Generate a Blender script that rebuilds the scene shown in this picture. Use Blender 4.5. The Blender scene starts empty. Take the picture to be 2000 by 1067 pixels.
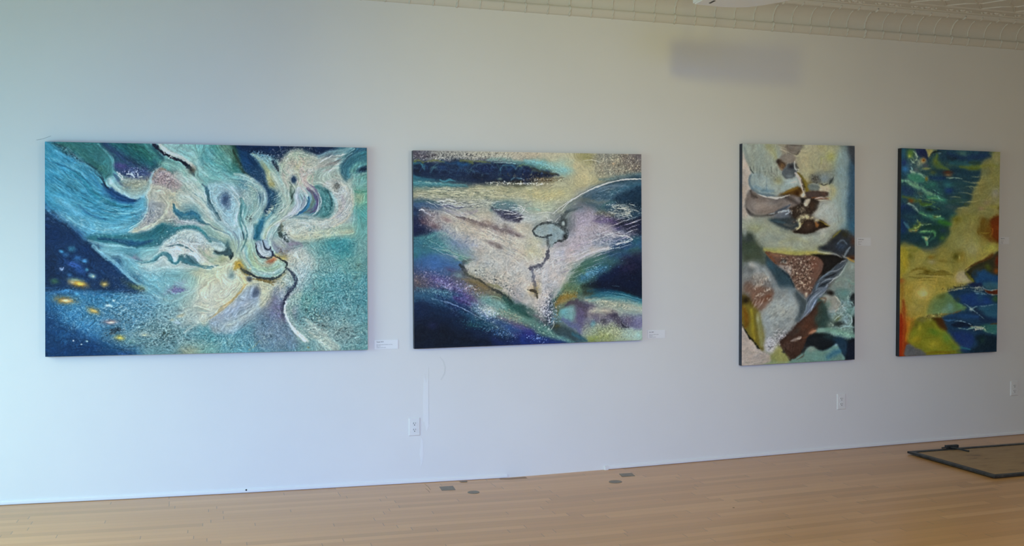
import bpy, bmesh, math, random
import numpy as np
from mathutils import Vector

# ================================================================ camera, world, lights, exposure
scene = bpy.context.scene
col = scene.collection
scene.view_settings.view_transform = 'Standard'
scene.view_settings.look = 'None'
scene.view_settings.gamma = 1.0
scene.view_settings.use_curve_mapping = False
scene.view_settings.exposure = 0.0
scene.cycles.max_bounces = 8
scene.cycles.diffuse_bounces = 5
scene.cycles.use_denoising = True
scene.cycles.sample_clamp_indirect = 6.0

cam_data = bpy.data.cameras.new('camera')
cam = bpy.data.objects.new('camera', cam_data); col.objects.link(cam)
cam_data.sensor_width = 36.0
cam_data.lens = 36.0 * 1900 / 2000
cam_data.clip_start = 0.05
cam.location = (0, -5.95, 1.413)
_y, _p, _r = math.radians(17.153), math.radians(1.167), math.radians(0.052)
_f = Vector((math.sin(_y) * math.cos(_p), math.cos(_y) * math.cos(_p), -math.sin(_p)))
_q = _f.to_track_quat('-Z', 'Y')
cam.rotation_mode = 'QUATERNION'
from mathutils import Quaternion
cam.rotation_quaternion = Quaternion(_f, _r) @ _q
scene.camera = cam

world = bpy.data.worlds.new('sky'); scene.world = world
world.use_nodes = True
world.node_tree.nodes['Background'].inputs[0].default_value = (.55, .75, 1, 1)
world.node_tree.nodes['Background'].inputs[1].default_value = .2

def lamp(name, kind, loc, target, energy, color, **kw):
    d = bpy.data.lights.new(name, kind); d.energy = energy; d.color = color
    for k, v in kw.items(): setattr(d, k, v)
    o = bpy.data.objects.new(name, d); col.objects.link(o); o.location = loc
    o.rotation_euler = (Vector(target) - Vector(loc)).to_track_quat('-Z', 'Y').to_euler()
    return o
# sky light falling in through the shop window in the left wall (x = -2.6)
WINDOW_X = -2.6
lamp('window_daylight', 'AREA', (WINDOW_X - .05, -2.2, 1.2), (-.5, 0, -.2), 57, (.37, .86, .92), shape='RECTANGLE', size=2.4, size_y=1.4)
lamp('window_skylight', 'AREA', (WINDOW_X - .05, -1.9, 1.9), (-.2, -2.0, -.2), 26, (.90, .95, .72), shape='RECTANGLE', size=2.2, size_y=.8, spread=math.radians(110))
# sky light of the glazed shop front behind the camera
lamp('shopfront_daylight', 'AREA', (-.6, -8.8, 2.2), (.8, 0, -2.2), 102, (.233, .408, 1.0), shape='RECTANGLE', size=3.0, size_y=.9, spread=math.radians(70))
# warm track lamp aimed at the wall beyond the second painting, and an added fill light without a known source
lamp('track_lamp_light', 'SPOT', (.85, -5.0, 2.72), (2.3, 0, 1.6), 150, (1.0, .90, .17), spot_size=math.radians(55), spot_blend=1.0, shadow_soft_size=.09)
lamp('added_fill_light', 'POINT', (3.5, -4.5, 1.8), (3.5, -4.5, 0), 82, (.93, 1.0, .90), shadow_soft_size=.3)

# ================================================================ helpers
def mat(name, color=(.8, .8, .8), rough=.5, metal=0.0, spec=.5):
    m = bpy.data.materials.new(name); m.use_nodes = True
    b = m.node_tree.nodes['Principled BSDF']
    b.inputs['Base Color'].default_value = (*color, 1); b.inputs['Roughness'].default_value = rough
    b.inputs['Metallic'].default_value = metal; b.inputs['Specular IOR Level'].default_value = spec
    return m
class G:
    """tiny node-graph helper"""
    def __init__(s, m): s.t = m.node_tree; s.b = s.t.nodes['Principled BSDF']
    def n(s, kind, **kw):
        o = s.t.nodes.new(kind)
        for k, v in kw.items(): setattr(o, k, v)
        return o
    def l(s, a, b): s.t.links.new(a, b)
    def math(s, op, a, b=None, c=None):
        o = s.n('ShaderNodeMath', operation=op)
        for i, v in enumerate((a, b, c)):
            if v is None: continue
            if isinstance(v, (int, float)): o.inputs[i].default_value = v
            else: s.l(v, o.inputs[i])
        return o.outputs[0]
    def noise(s, vec, scale, detail=4, rough=.55):
        o = s.n('ShaderNodeTexNoise'); o.inputs['Scale'].default_value = scale; o.inputs['Detail'].default_value = detail; o.inputs['Roughness'].default_value = rough
        s.l(vec, o.inputs['Vector']); return o.outputs['Fac']
    def ramp(s, fac, stops):
        o = s.n('ShaderNodeValToRGB'); e = o.color_ramp.elements
        while len(e) < len(stops): e.new(.5)
        for i, (p, c) in enumerate(stops): e[i].position = p; e[i].color = (*c, 1)
        s.l(fac, o.inputs[0]); return o.outputs[0]
    def coord(s, scale=(1, 1, 1)):
        c = s.n('ShaderNodeTexCoord'); m = s.n('ShaderNodeMapping'); m.inputs['Scale'].default_value = scale
        s.l(c.outputs['Object'], m.inputs[0]); return m.outputs[0]
    def bump(s, h, strength, dist=.002):
        o = s.n('ShaderNodeBump'); o.inputs['Strength'].default_value = strength; o.inputs['Distance'].default_value = dist
        s.l(h, o.inputs['Height']); s.l(o.outputs[0], s.b.inputs['Normal'])
def link(name, me, m=None, parent=None, smooth=False):
    o = bpy.data.objects.new(name, me); col.objects.link(o)
    if m: me.materials.append(m)
    if parent: o.parent = parent
    if smooth:
        for p in me.polygons: p.use_smooth = True
    return o
def build(name, bm, m=None, parent=None, smooth=False):
    me = bpy.data.meshes.new(name); bmesh.ops.recalc_face_normals(bm, faces=bm.faces); bm.to_mesh(me); bm.free()
    return link(name, me, m, parent, smooth)
def box(bm, x0, x1, y0, y1, z0, z1, bevel=0):
    r = bmesh.ops.create_cube(bm, size=1)
    for v in r['verts']: v.co = Vector(((x0 + x1) / 2 + v.co.x * (x1 - x0), (y0 + y1) / 2 + v.co.y * (y1 - y0), (z0 + z1) / 2 + v.co.z * (z1 - z0)))
    if bevel:
        es = list({e for v in r['verts'] for e in v.link_edges})
        bmesh.ops.bevel(bm, geom=es, offset=bevel, segments=2, affect='EDGES', profile=.6)
    return bm
def prism(bm, pts, axis, a, b):
    """outline pts (2-D) pushed from a to b along axis 'x','y' or 'z'"""
    def P(p, t): return {'x': (t, p[0], p[1]), 'y': (p[0], t, p[1]), 'z': (p[0], p[1], t)}[axis]
    A = [bm.verts.new(P(p, a)) for p in pts]; B = [bm.verts.new(P(p, b)) for p in pts]; n = len(pts)
    bm.faces.new(A); bm.faces.new(B[::-1])
    for i in range(n): bm.faces.new((A[i], B[i], B[(i + 1) % n], A[(i + 1) % n]))
    return bm
def tube(bm, pts, r, seg=6):
    pts = [Vector(p) for p in pts]; rings = []
    for i, p in enumerate(pts):
        d = (pts[min(i + 1, len(pts) - 1)] - pts[max(i - 1, 0)]).normalized()
        u = d.cross(Vector((0, 0, 1)) if abs(d.z) < .9 else Vector((1, 0, 0))).normalized(); v = d.cross(u)
        rings.append([bm.verts.new(p + (u * math.cos(2 * math.pi * k / seg) + v * math.sin(2 * math.pi * k / seg)) * r) for k in range(seg)])
    for a, b in zip(rings, rings[1:]):
        for k in range(seg): bm.faces.new((a[k], a[(k + 1) % seg], b[(k + 1) % seg], b[k]))
    bm.faces.new(rings[0]); bm.faces.new(rings[-1][::-1])
    return bm
def thing(name, label, cat, loc=(0, 0, 0), group=None):
    o = bpy.data.objects.new(name, None); col.objects.link(o); o.location = loc; o.empty_display_size = .1
    o['label'] = label; o['category'] = cat
    if group: o['group'] = group
    return o
def struct(o): o['kind'] = 'structure'; return o

# floor line bowed along the wall to follow the lens's barrel curve
SAGX = [-4, -1.126, -.493, .186, 1.838, 2.736, 3.713, 4.78, 5.951, 9]
SAGZ = [.030, .022, .007, -.006, -.029, -.019, -.005, .009, .021, .030]
def sag(x): return float(np.interp(x, SAGX, SAGZ))

# ================================================================ setting materials
wall_paint = mat('white_wall_paint', (.78, .775, .745), .55, spec=.3)
g = G(wall_paint); c = g.coord()
nz = g.noise(c, 1.7, 3); roller = g.noise(g.coord((1, 1, .35)), 190, 3)
g.l(g.ramp(nz, [(.3, (.765, .76, .735)), (.7, (.79, .785, .755))]), g.b.inputs['Base Color']); g.bump(roller, .12, .0015)
tin_paint = mat('cream_tin_paint', (.70, .68, .62), .5)
trim_paint = mat('white_trim_paint', (.80, .80, .78), .4)
patch_paint = mat('filler_white', (.82, .825, .81), .6)
stain_paint = mat('faint_stain_paint', (.70, .70, .67), .6)

floor_wood = mat('maple_strip_floor', (.5, .38, .25), .42)
g = G(floor_wood); c = g.coord(); sp = g.n('ShaderNodeSeparateXYZ'); g.l(c, sp.inputs[0])
row = g.math('FLOOR', g.math('DIVIDE', sp.outputs[1], .057))
wn = g.n('ShaderNodeTexWhiteNoise', noise_dimensions='1D'); g.l(row, wn.inputs['W'])
xs = g.math('DIVIDE', g.math('ADD', sp.outputs[0], g.math('MULTIPLY', wn.outputs['Value'], 7.3)), .95)
bid = g.math('FLOOR', xs)
wn2 = g.n('ShaderNodeTexWhiteNoise', noise_dimensions='2D'); cb = g.n('ShaderNodeCombineXYZ'); g.l(row, cb.inputs[0]); g.l(bid, cb.inputs[1]); g.l(cb.outputs[0], wn2.inputs['Vector'])
fy = g.math('FRACT', g.math('DIVIDE', sp.outputs[1], .057)); fx = g.math('FRACT', xs)
gapy = g.math('LESS_THAN', fy, .035); gapx = g.math('LESS_THAN', fx, .0035)
gap = g.math('MAXIMUM', g.math('MULTIPLY', gapy, .35), g.math('MULTIPLY', gapx, .8))
grain = g.noise(g.coord((1.2, 26, 1)), 5, 5, .6)
cloud = g.noise(g.coord((.6, 1.3, 1)), 1.6, 3)
tone = g.math('ADD', g.math('MULTIPLY', wn2.outputs['Value'], .55), g.math('ADD', g.math('MULTIPLY', grain, .5), g.math('MULTIPLY', cloud, .35)))
wc = g.ramp(tone, [(.25, (.46, .225, .06)), (.6, (.57, .275, .08)), (1.0, (.66, .345, .12))])
mx = g.n('ShaderNodeMix', data_type='RGBA'); g.l(gap, mx.inputs['Factor']); g.l(wc, mx.inputs['A']); mx.inputs['B'].default_value = (.16, .10, .05, 1)
g.l(mx.outputs['Result'], g.b.inputs['Base Color']); g.bump(g.math('SUBTRACT', grain, g.math('MULTIPLY', gap, 2.0)), .10, .001)
g.l(g.math('ADD', .34, g.math('MULTIPLY', grain, .2)), g.b.inputs['Roughness'])
g.b.inputs['Coat Weight'].default_value = .6; g.b.inputs['Coat Roughness'].default_value = .3

# ================================================================ room shell
X0, X1, YB, ZT = WINDOW_X, 9.0, -9.0, 2.953
RZ = ZT + .185                                  # ceiling level above the cove
bm = bmesh.new(); box(bm, X0 - .2, X1 + .2, 0, .2, -.12, ZT + .3); wall = struct(build('wall_back', bm, wall_paint))
bm = bmesh.new()                                 # left wall with its window opening
for a in ((YB, -4.55, 0, RZ), (-.65, 0, 0, RZ), (-4.55, -.65, 0, .2), (-4.55, -.65, 2.3, RZ)): box(bm, X0 - .2, X0, a[0], a[1], a[2] - .12 * (a[2] == 0), a[3])
struct(build('wall_left', bm, wall_paint))
bm = bmesh.new(); box(bm, X1, X1 + .2, YB, 0, -.12, RZ); struct(build('wall_right', bm, wall_paint))
bm = bmesh.new()
for a in ((X0 - .2, -2.15, -.12, RZ), (1.0, X1 + .2, -.12, RZ), (-2.15, 1.0, -.12, .35), (-2.15, 1.0, 2.65, RZ)): box(bm, a[0], a[1], YB - .2, YB, a[2], a[3])
struct(build('wall_front', bm, wall_paint))

fx_ = np.arange(X0 - .2, X1 + .21, .2); bm = bmesh.new(); rows_ = []
for x in fx_: rows_.append([bm.verts.new((x, y, sag(x) - dz)) for y, dz in ((YB - .2, 0), (.02, 0), (.02, .1), (YB - .2, .1))])
for a, b in zip(rows_, rows_[1:]):
    for k in range(4): bm.faces.new((a[k], a[(k + 1) % 4], b[(k + 1) % 4], b[k]))
bm.faces.new(rows_[0]); bm.faces.new(rows_[-1][::-1])
floor = struct(build('floor', bm, floor_wood))

# window glazing and frames
glass = bpy.data.materials.new('window_glass'); glass.use_nodes = True
nt = glass.node_tree; nt.nodes.clear(); o_ = nt.nodes.new('ShaderNodeOutputMaterial'); mixs = nt.nodes.new('ShaderNodeMixShader')
tr = nt.nodes.new('ShaderNodeBsdfTransparent'); gl = nt.nodes.new('ShaderNodeBsdfGlossy'); gl.inputs['Roughness'].default_value = .02
mixs.inputs[0].default_value = .06; nt.links.new(tr.outputs[0], mixs.inputs[1]); nt.links.new(gl.outputs[0], mixs.inputs[2]); nt.links.new(mixs.outputs[0], o_.inputs[0])
frame_metal = mat('window_frame_aluminium', (.35, .36, .37), .4, .8)
w1 = struct(bpy.data.objects.new('window_1', None)); col.objects.link(w1); w1.location = (X0, -2.6, .2)
bm = bmesh.new()
for a in ((-4.55, -4.5, .2, 2.3), (-.7, -.65, .2, 2.3), (-2.62, -2.58, .2, 2.3), (-4.55, -.65, .2, .25), (-4.55, -.65, 2.25, 2.3)): box(bm, -.19, -.15, a[0] + 2.6, a[1] + 2.6, a[2] - .2, a[3] - .2)
build('window_frame', bm, frame_metal, w1)
bm = bmesh.new(); box(bm, -.170, -.164, -1.92, 1.92, .03, 2.07); build('pane', bm, glass, w1)
w2 = struct(bpy.data.objects.new('window_2', None)); col.objects.link(w2); w2.location = (-.575, YB, .35)
bm = bmesh.new()
for a in ((-1.575, -1.52, 0, 2.3), (1.52, 1.575, 0, 2.3), (-.03, .03, 0, 2.3), (-1.575, 1.575, 0, .05), (-1.575, 1.575, 2.25, 2.3)): box(bm, a[0], a[1], -.1, -.04, a[2], a[3])
build('window_frame', bm, frame_metal, w2)
bm = bmesh.new(); box(bm, -1.53, 1.53, -.075, -.068, .04, 2.26); build('pane', bm, glass, w2)

# thin painted shoe strip along the foot of the wall
def strip(name, xa, xb):
    bm = bmesh.new(); xs_ = np.arange(xa, xb + .01, (xb - xa) / max(2, int((xb - xa) / .15))); rr = []
    for x in xs_: rr.append([bm.verts.new((x, y, sag(x) + z)) for y, z in ((0, .004), (-.009, .004), (-.009, .017), (-.006, .022), (0, .023))])
    for a, b in zip(rr, rr[1:]):
        for k in range(5): bm.faces.new((a[k], a[(k + 1) % 5], b[(k + 1) % 5], b[k]))
    bm.faces.new(rr[0]); bm.faces.new(rr[-1][::-1])
    return build(name, bm, trim_paint)
bb = struct(strip('baseboard_back', X0, 1.80)); b2 = strip('shoe_strip', 2.47, X1); b2.parent = bb

# ================================================================ pressed-tin cove and ceiling
ZC = ZT
prof = [(0, 0), (-.004, 0), (-.012, .006), (-.020, .018), (-.023, .028), (-.027, .036), (-.029, .044), (-.026, .052), (-.019, .056), (-.012, .058), (-.012, .066)]
for k in range(0, 13):
    t = math.pi / 2 * k / 12; prof.append((-.012 - .100 * (1 - math.cos(t)), .068 + .100 * math.sin(t)))
prof += [(-.130, .168), (-.132, .160), (-.140, .156), (-.150, .158), (-.157, .165), (-.160, .174), (-.163, .185)]
full = prof + [(-.163, .30), (0, .30)]
bm = bmesh.new(); prism(bm, [(y, ZC + z) for y, z in full], 'x', X0, X1)
cove = struct(build('trim_1', bm, tin_paint, None))
for p_ in cove.data.polygons: p_.use_smooth = abs(p_.normal.x) < .5
cove.data.set_sharp_from_angle(angle=math.radians(50))
bm = bmesh.new(); k = -25                        # raised seams every 15 cm, a heavier one every fifth
while True:
    x = 1.175 + .15 * k; k += 1
    if x > X1 - .05: break
    if x < X0 + .05: continue
    r = .0075 if k % 5 == 3 else .0055
    tube(bm, [(x, y, ZC + z) for y, z in prof[1:9]], r, 6)
    tube(bm, [(x, y, ZC + z) for y, z in prof[10:22]], r, 6)
    tube(bm, [(x, y, ZC + z) for y, z in prof[23:30]], r, 6)
build('cove_seam', bm, tin_paint, cove, True)

bm = bmesh.new(); box(bm, X0 - .2, X1 + .2, YB - .2, 0.0, RZ, RZ + .2)
rnd = random.Random(5)
def sprig(cx, cy, s, a):                         # embossed leaf sprig of the pressed border
    for t, l, w in ((0, .05, .010), (.7, .04, .009), (-.7, .04, .009), (1.5, .028, .008), (-1.5, .028, .008), (3.14, .03, .008)):
        d = Vector((math.cos(a + t), math.sin(a + t), 0)); n = Vector((-d.y, d.x, 0)); c0 = Vector((cx, cy, RZ))
        pts = [c0 + d * l * s * u for u in (.15, .45, .8, 1.05)]; up = Vector((0, 0, -1))
        rows2 = []
        for p, ww, hh in zip(pts, (.3, 1, .8, .05), (.3, 1, .9, .1)):
            rows2.append([bm.verts.new(p + n * w * s * ww), bm.verts.new(p + up * .007 * hh), bm.verts.new(p - n * w * s * ww)])
        for q1, q2 in zip(rows2, rows2[1:]):
            for j in (0, 1): bm.faces.new((q1[j], q1[j + 1], q2[j + 1], q2[j]))
for i in range(22):
    x = 2.4 + .30 * i
    sprig(x, -.235, 1.0, 0); sprig(x + .09, -.235, .7, 3.14); sprig(x - .09, -.235, .7, 0)
for y in (-.195, -.30, -.315, -.62, -1.0):       # beads of the border and field panels
    tube(bm, [(X0, y, RZ), (X1, y, RZ)], .006, 6)
for i in range(28):
    x = .4 + .30 * i
    for y0 in (-.33, -.63):
        tube(bm, [(x, y0, RZ), (x + .09, y0 - .09, RZ - .002), (x + .2, y0 - .12, RZ), (x + .3, y0 - .28, RZ)], .006, 5)
        tube(bm, [(x + .3, y0, RZ), (x + .21, y0 - .09, RZ - .002), (x + .1, y0 - .16, RZ), (x, y0 - .28, RZ)], .006, 5)
struct(build('ceiling', bm, tin_paint))

# ================================================================ marks on wall and floor (children of the surface they belong to)
def flat(name, pts, m, parent, axis='y', t=.0012, base=0.0):
    bm = bmesh.new(); prism(bm, pts, axis, base, base - t if axis == 'y' else base + t)
    return build(name, bm, m, parent)
flat('plaster_patch', [(1.262, .655), (1.274, .60), (1.287, .645), (1.2885, .40), (1.2905, .33), (1.275, .30), (1.262, .36), (1.255, .36), (1.256, .48)], patch_paint, wall)
flat('plaster_patch', [(1.243, .262), (1.252, .235), (1.256, .16), (1.248, .105), (1.238, .08), (1.240, .12), (1.232, .16), (1.240, .21)], patch_paint, wall)
bm = bmesh.new(); tube(bm, [(1.291, .0, .70), (1.2915, .0, .60), (1.2915, 0, .34)], .0012, 5); build('plaster_seam', bm, stain_paint, wall)
ring = [(1.366, .765), (1.391, .735), (1.402, .695), (1.397, .655), (1.372, .615), (1.366, .62), (1.388, .66), (1.392, .695), (1.382, .732), (1.360, .762)]
flat('stain_mark', ring, stain_paint, wall, t=.0008)
bm = bmesh.new(); tube(bm, [(-.925, 0, 2.043), (-.89, 0, 2.052), (-.851, 0, 2.069)], .0012, 5); build('paint_crack', bm, mat('crack_grey', (.4, .42, .43), .7), wall)
black = mat('black_hole', (.01, .01, .012), .6)
def disc(n=20, rx=1, ry=1, cx=0, cy=0, sk=0, rg=0):
    return [(cx + rx * math.cos(2 * math.pi * i / n) * (1 + rg * rnd.uniform(-1, 1)) + sk * math.sin(2 * math.pi * i / n), cy + ry * math.sin(2 * math.pi * i / n)) for i in range(n)]
flat('nail_hole', disc(10, .005, .0055, .186, .012), black, wall, t=.0015, base=-.008)
old_metal = mat('worn_grey_metal', (.205, .175, .135), .5, .3)
g = G(old_metal); g.l(g.ramp(g.noise(g.coord(), 60, 4), [(.3, (.19, .16, .125)), (.7, (.26, .225, .17))]), g.b.inputs['Base Color'])
def cover(name, label, pts, m=old_metal):
    cx = sum(p[0] for p in pts) / len(pts); cy = sum(p[1] for p in pts) / len(pts)
    bm = bmesh.new(); prism(bm, [(x - cx, y - cy) for x, y in pts], 'z', 0, .002)
    bmesh.ops.bevel(bm, geom=[e for e in bm.edges if abs(e.verts[0].co.z - .002) < 1e-6 and abs(e.verts[1].co.z - .002) < 1e-6], offset=.0008, segments=1, affect='EDGES')
    o = build(name, bm, m); o.location = (cx, cy, sag(cx) + .0002); o['label'] = label; o['category'] = 'floor cover plate'
    return o
cover('floor_plate', 'square grey metal plate set in the floor near the outlet below the second painting', [(1.326, -.137), (1.411, -.142), (1.403, -.241), (1.318, -.236)])
cover('floor_plate', 'small round grey metal disc in the floor, left one of the two discs', disc(24, .036, .034, 1.493, -.325))
cover('floor_plate', 'brownish grey square metal plate in the floor below the right end of the second painting', [(2.517, -.147), (2.604, -.153), (2.592, -.236), (2.503, -.228)])
cover('floor_plate', 'larger dark oval plate in the floor beside the right square plate', disc(24, .042, .037, 2.411, -.336))
brown = mat('bare_brown_wood', (.30, .185, .115), .7)
g = G(brown); g.l(g.ramp(g.noise(g.coord((2, 20, 1)), 6, 5), [(.3, (.20, .115, .07)), (.55, (.36, .225, .14)), (.75, (.46, .32, .21))]), g.b.inputs['Base Color'])
flat('bare_board_edge', [(1.43, -.012), (2.47, -.012), (2.49, -.036), (2.32, -.05), (2.12, -.046), (1.98, -.066), (1.78, -.05), (1.66, -.028)], brown, floor, 'z', .0008, -.0285)
bm = bmesh.new(); prism(bm, [(2.470, -.0), (2.492, -.0), (2.500, -.012), (2.476, -.016)], 'z', -.022, .004); build('loose_chip', bm, patch_paint, b2)
flat('gap_board', [(1.478, -.030), (1.53, -.032), (1.525, -.055), (1.485, -.052)], old_metal, floor, 'z', .0012, -.0225)  # small flat patch near the wall, in the plates' worn grey
flat('floor_knot', disc(10, .006, .007, 2.791, -1.123), brown, floor, 'z', .0008, sag(2.791))
def crackline(x0, y0, x1, y1):
    bm = bmesh.new(); tube(bm, [(x0, y0, sag(x0)), ((x0 + x1) / 2 + .004, (y0 + y1) / 2, sag((x0 + x1) / 2)), (x1, y1, sag(x1))], .0014, 5); build('board_crack', bm, brown, floor)
crackline(1.255, -.05, 1.257, -.20); crackline(1.235, -.16, 1.238, -.26)

# ================================================================ steel floor hatch at the right
steel = mat('dark_oxidised_steel', (.055, .06, .062), .5, .6)
g = G(steel); g.l(g.ramp(g.noise(g.coord(), 25, 5), [(.3, (.035, .038, .04)), (.6, (.07, .075, .075)), (.8, (.13, .12, .10))]), g.b.inputs['Base Color'])
hatch_wood = mat('hatch_boards', (.36, .25, .15), .55)
g = G(hatch_wood)
cz = g.noise(g.coord((1, 3, 1)), 4.5, 5, .65); g.l(g.ramp(cz, [(.32, (.19, .115, .06)), (.42, (.35, .215, .095)), (.7, (.42, .27, .125))]), g.b.inputs['Base Color'])
HX0, HX1, HY0, HY1 = 4.63, 6.75, -1.09, -.30
hz = sag(4.9) + .004
ht = thing('floor_hatch', 'flush wooden floor hatch in a dark steel frame, on the floor at the far right', 'floor hatch', (HX0, HY0, hz))
def hb(name, a, m, bev=.002, p=ht): 
    bm = bmesh.new(); box(bm, a[0] - HX0, a[1] - HX0, a[2] - HY0, a[3] - HY0, a[4], a[5], bev); return build(name, bm, m, p)
hb('frame_bar', (HX0, HX0 + .040, HY0, HY1, 0, .014), steel); hb('frame_bar', (HX1 - .04, HX1, HY0, HY1, 0, .014), steel)
hb('frame_bar', (HX0 + .0405, HX1 - .0405, HY0, HY0 + .035, 0, .014), steel); hb('frame_bar', (HX0 + .0405, HX1 - .0405, HY1 - .035, HY1, 0, .014), steel)
hb('hatch_board', (HX0 + .041, HX1 - .041, HY0 + .036, HY1 - .036, 0, .008), hatch_wood, .001)
for k, hx in enumerate((4.955, 5.86)):
    h = hb('hinge', (hx, hx + .105, HY1 - .012, HY1 + .012, .0145, .036), steel, .004)
    bm = bmesh.new(); tube(bm, [(hx - .035 - HX0, HY1 - .004 - HY0, .020), (hx + .02 - HX0, HY1 - .004 - HY0, .022)], .005, 6)
    tube(bm, [(hx + .03 - HX0, HY1 - .015 - HY0, .022), (hx + .06 - HX0, HY1 - .06 - HY0, .018), (hx + .085 - HX0, HY1 - .13 - HY0, .014)], .006, 6)
    build('hinge_arm', bm, steel, h)

# ================================================================ ceiling-hung unit
unit_white = mat('white_enamel', (.80, .82, .84), .35)
dark_slot = mat('dark_slot', (.03, .03, .03), .6)
UX, UY, UZ = 2.279, -1.60, 2.640
un = thing('ceiling_unit', 'white ceiling-hung unit with louvred end, cut by the top edge of the photo', 'heating unit', (UX, UY, UZ))
out = [(0, 0)]                                   # far edge, rounded towards the right, open room side
out += [(.16, .0), (.235, -.004), (.29, -.028), (.345, -.085), (.40, -.17), (.43, -.26), (.43, -.42), (.0, -.42)]
bm = bmesh.new(); prism(bm, out, 'z', 0, .165)
bmesh.ops.bevel(bm, geom=[e for e in bm.edges if abs(e.verts[0].co.z - e.verts[1].co.z) < 1e-6 and e.verts[0].co.z < .01], offset=.006, segments=2, affect='EDGES')
build('housing', bm, unit_white, un)
for k in range(9):
    bm = bmesh.new(); y0 = -.035 - k * .042; box(bm, -.006, .001, y0 - .012, y0, .02, .145, .001); build('louvre', bm, unit_white, un)
bm = bmesh.new(); box(bm, .060, .070, -.10, -.05, -.002, .001, .0005); build('slot', bm, dark_slot, un)
for a in ((.06, -.06), (.06, -.36), (.37, -.36)):
    bm = bmesh.new(); tube(bm, [(a[0], a[1], .163), (a[0], a[1], RZ - UZ)], .006, 8); build('hanger_rod', bm, steel, un)
# track lamp behind the camera
tk = thing('track_lamp', 'white spot lamp on the ceiling behind the viewer', 'lamp', (.85, -5.05, RZ))
bm = bmesh.new(); tube(bm, [(0, 0, 0), (0, 0, -.30)], .012, 8); build('stem', bm, unit_white, tk)
bm = bmesh.new(); tube(bm, [(-.02, -.14, -.36), (0, 0, -.38)], .07, 20); build('lamp_head', bm, unit_white, tk)

gb = thing('added_fill_stand', 'tall added stand for the fill light, unseen behind the viewer', 'lamp', (3.5, -4.5, sag(3.5)))  # made-up stand, added under the fill light and out of view
bm = bmesh.new(); prism(bm, [(.14 * math.cos(2 * math.pi * i / 24), .14 * math.sin(2 * math.pi * i / 24)) for i in range(24)], 'z', 0, .025); build('base', bm, steel, gb)
bm = bmesh.new(); tube(bm, [(0, 0, .02), (0, 0, 1.48)], .012, 10); build('pole', bm, steel, gb)
bm = bmesh.new(); tube(bm, [(0, 0, 1.46), (0, 0, 1.49)], .05, 16); build('fill_holder', bm, steel, gb)

# ================================================================ outlets
plate_white = mat('outlet_plastic', (.80, .80, .78), .3)
def outlet(x0, x1, z0, z1, label, src=None):
    cx, cz_ = (x0 + x1) / 2, (z0 + z1) / 2
    t = thing('wall_outlet', label, 'electrical outlet', (cx, 0, cz_), 'white duplex wall outlets')
    if src:
        for ch in src.children:
            c_ = ch.copy(); c_.parent = t; col.objects.link(c_)
            for s_ in ch.children: d_ = s_.copy(); d_.parent = c_; col.objects.link(d_)
        return t
    bm = bmesh.new(); hw, hh = .0375, .058
    a = [bm.verts.new((sx * hw, 0, sz * hh)) for sx, sz in ((-1, -1), (1, -1), (1, 1), (-1, 1))]
    b = [bm.verts.new((sx * (hw - .006), -.006, sz * (hh - .006))) for sx, sz in ((-1, -1), (1, -1), (1, 1), (-1, 1))]
    bm.faces.new(a); bm.faces.new(b)
    for i in range(4): bm.faces.new((a[i], a[(i + 1) % 4], b[(i + 1) % 4], b[i]))
    bmesh.ops.bevel(bm, geom=list(bm.edges), offset=.001, segments=2, affect='EDGES')
    build('cover_plate', bm, plate_white, t)
    for s in (1, -1):
        zc = s * .0195
        pts = [(.017 * math.cos(u), zc + max(-.0135, min(.0135, .0172 * math.sin(u)))) for u in [2 * math.pi * i / 28 for i in range(28)]]
        bm = bmesh.new(); prism(bm, pts, 'y', -.0055, -.0085); rc = build('receptacle', bm, plate_white, t)
        bm = bmesh.new(); box(bm, -.0078, -.0050, -.0090, -.0084, zc - .001, zc + .0085); box(bm, .0050, .0072, -.0090, -.0084, zc, zc + .0078)
        prism(bm, [(.0030 * math.cos(u), zc - .0075 + .003 * math.sin(u)) for u in [2 * math.pi * i / 12 for i in range(12)]], 'y', -.0084, -.0090)
        build('slot', bm, black, rc)
    bm = bmesh.new(); prism(bm, [(.003 * math.cos(u), .003 * math.sin(u)) for u in [2 * math.pi * i / 12 for i in range(12)]], 'y', -.0055, -.0075); build('screw', bm, plate_white, t)
    return t
o1 = outlet(1.160, 1.238, .274, .391, 'white wall outlet in the bluish light, left of the plaster patch below the second painting')
outlet(4.264, 4.346, .289, .405, 'white wall outlet below the right edge of the third, brown and white painting', o1)
outlet(5.809, 5.886, .321, .433, 'white wall outlet at the far right edge of the photo, beyond the last painting', o1)

# ================================================================ title cards
card_mat = mat('card_white', (.84, .85, .86), .6); ink = mat('ink', (.03, .03, .03), .6)
def text_mesh(body, size, x, z, bold, parent):
    cu = bpy.data.curves.new('t', 'FONT'); cu.body = body; cu.size = size; cu.offset = .00012 if bold else 0
    o = bpy.data.objects.new('t', cu); col.objects.link(o)
    dg = bpy.context.evaluated_depsgraph_get(); me = bpy.data.meshes.new_from_object(o.evaluated_get(dg))
    col.objects.unlink(o); bpy.data.objects.remove(o)
    for v in me.vertices: v.co = (v.co.x + x, -.0042, v.co.y + z)
    return link('lettering', me, ink, parent)
def card(x0, x1, z0, z1, label, lines):
    w, h = x1 - x0, z1 - z0
    t = thing('title_card', label, 'label card', (x0, 0, z0), 'title cards beside the paintings')
    bm = bmesh.new(); box(bm, 0, w, -.004, 0, 0, h); build('card', bm, card_mat, t)
    for (s, zf, size, bold) in lines: text_mesh(s, size, .013 if w > .1 else .012, h * zf, bold, t)
    return t
card(.951, 1.097, .823, .878, 'white title card at the lower right corner of the large turquoise painting', [('Vessel, 2010', .77, .0085, 1), ('Oil, acrylic and sand medium on canvas', .47, .0062, 0), ('48 x 72 in.', .315, .0062, 0), ('Collection of the artist', .15, .0062, 0)])
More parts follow.
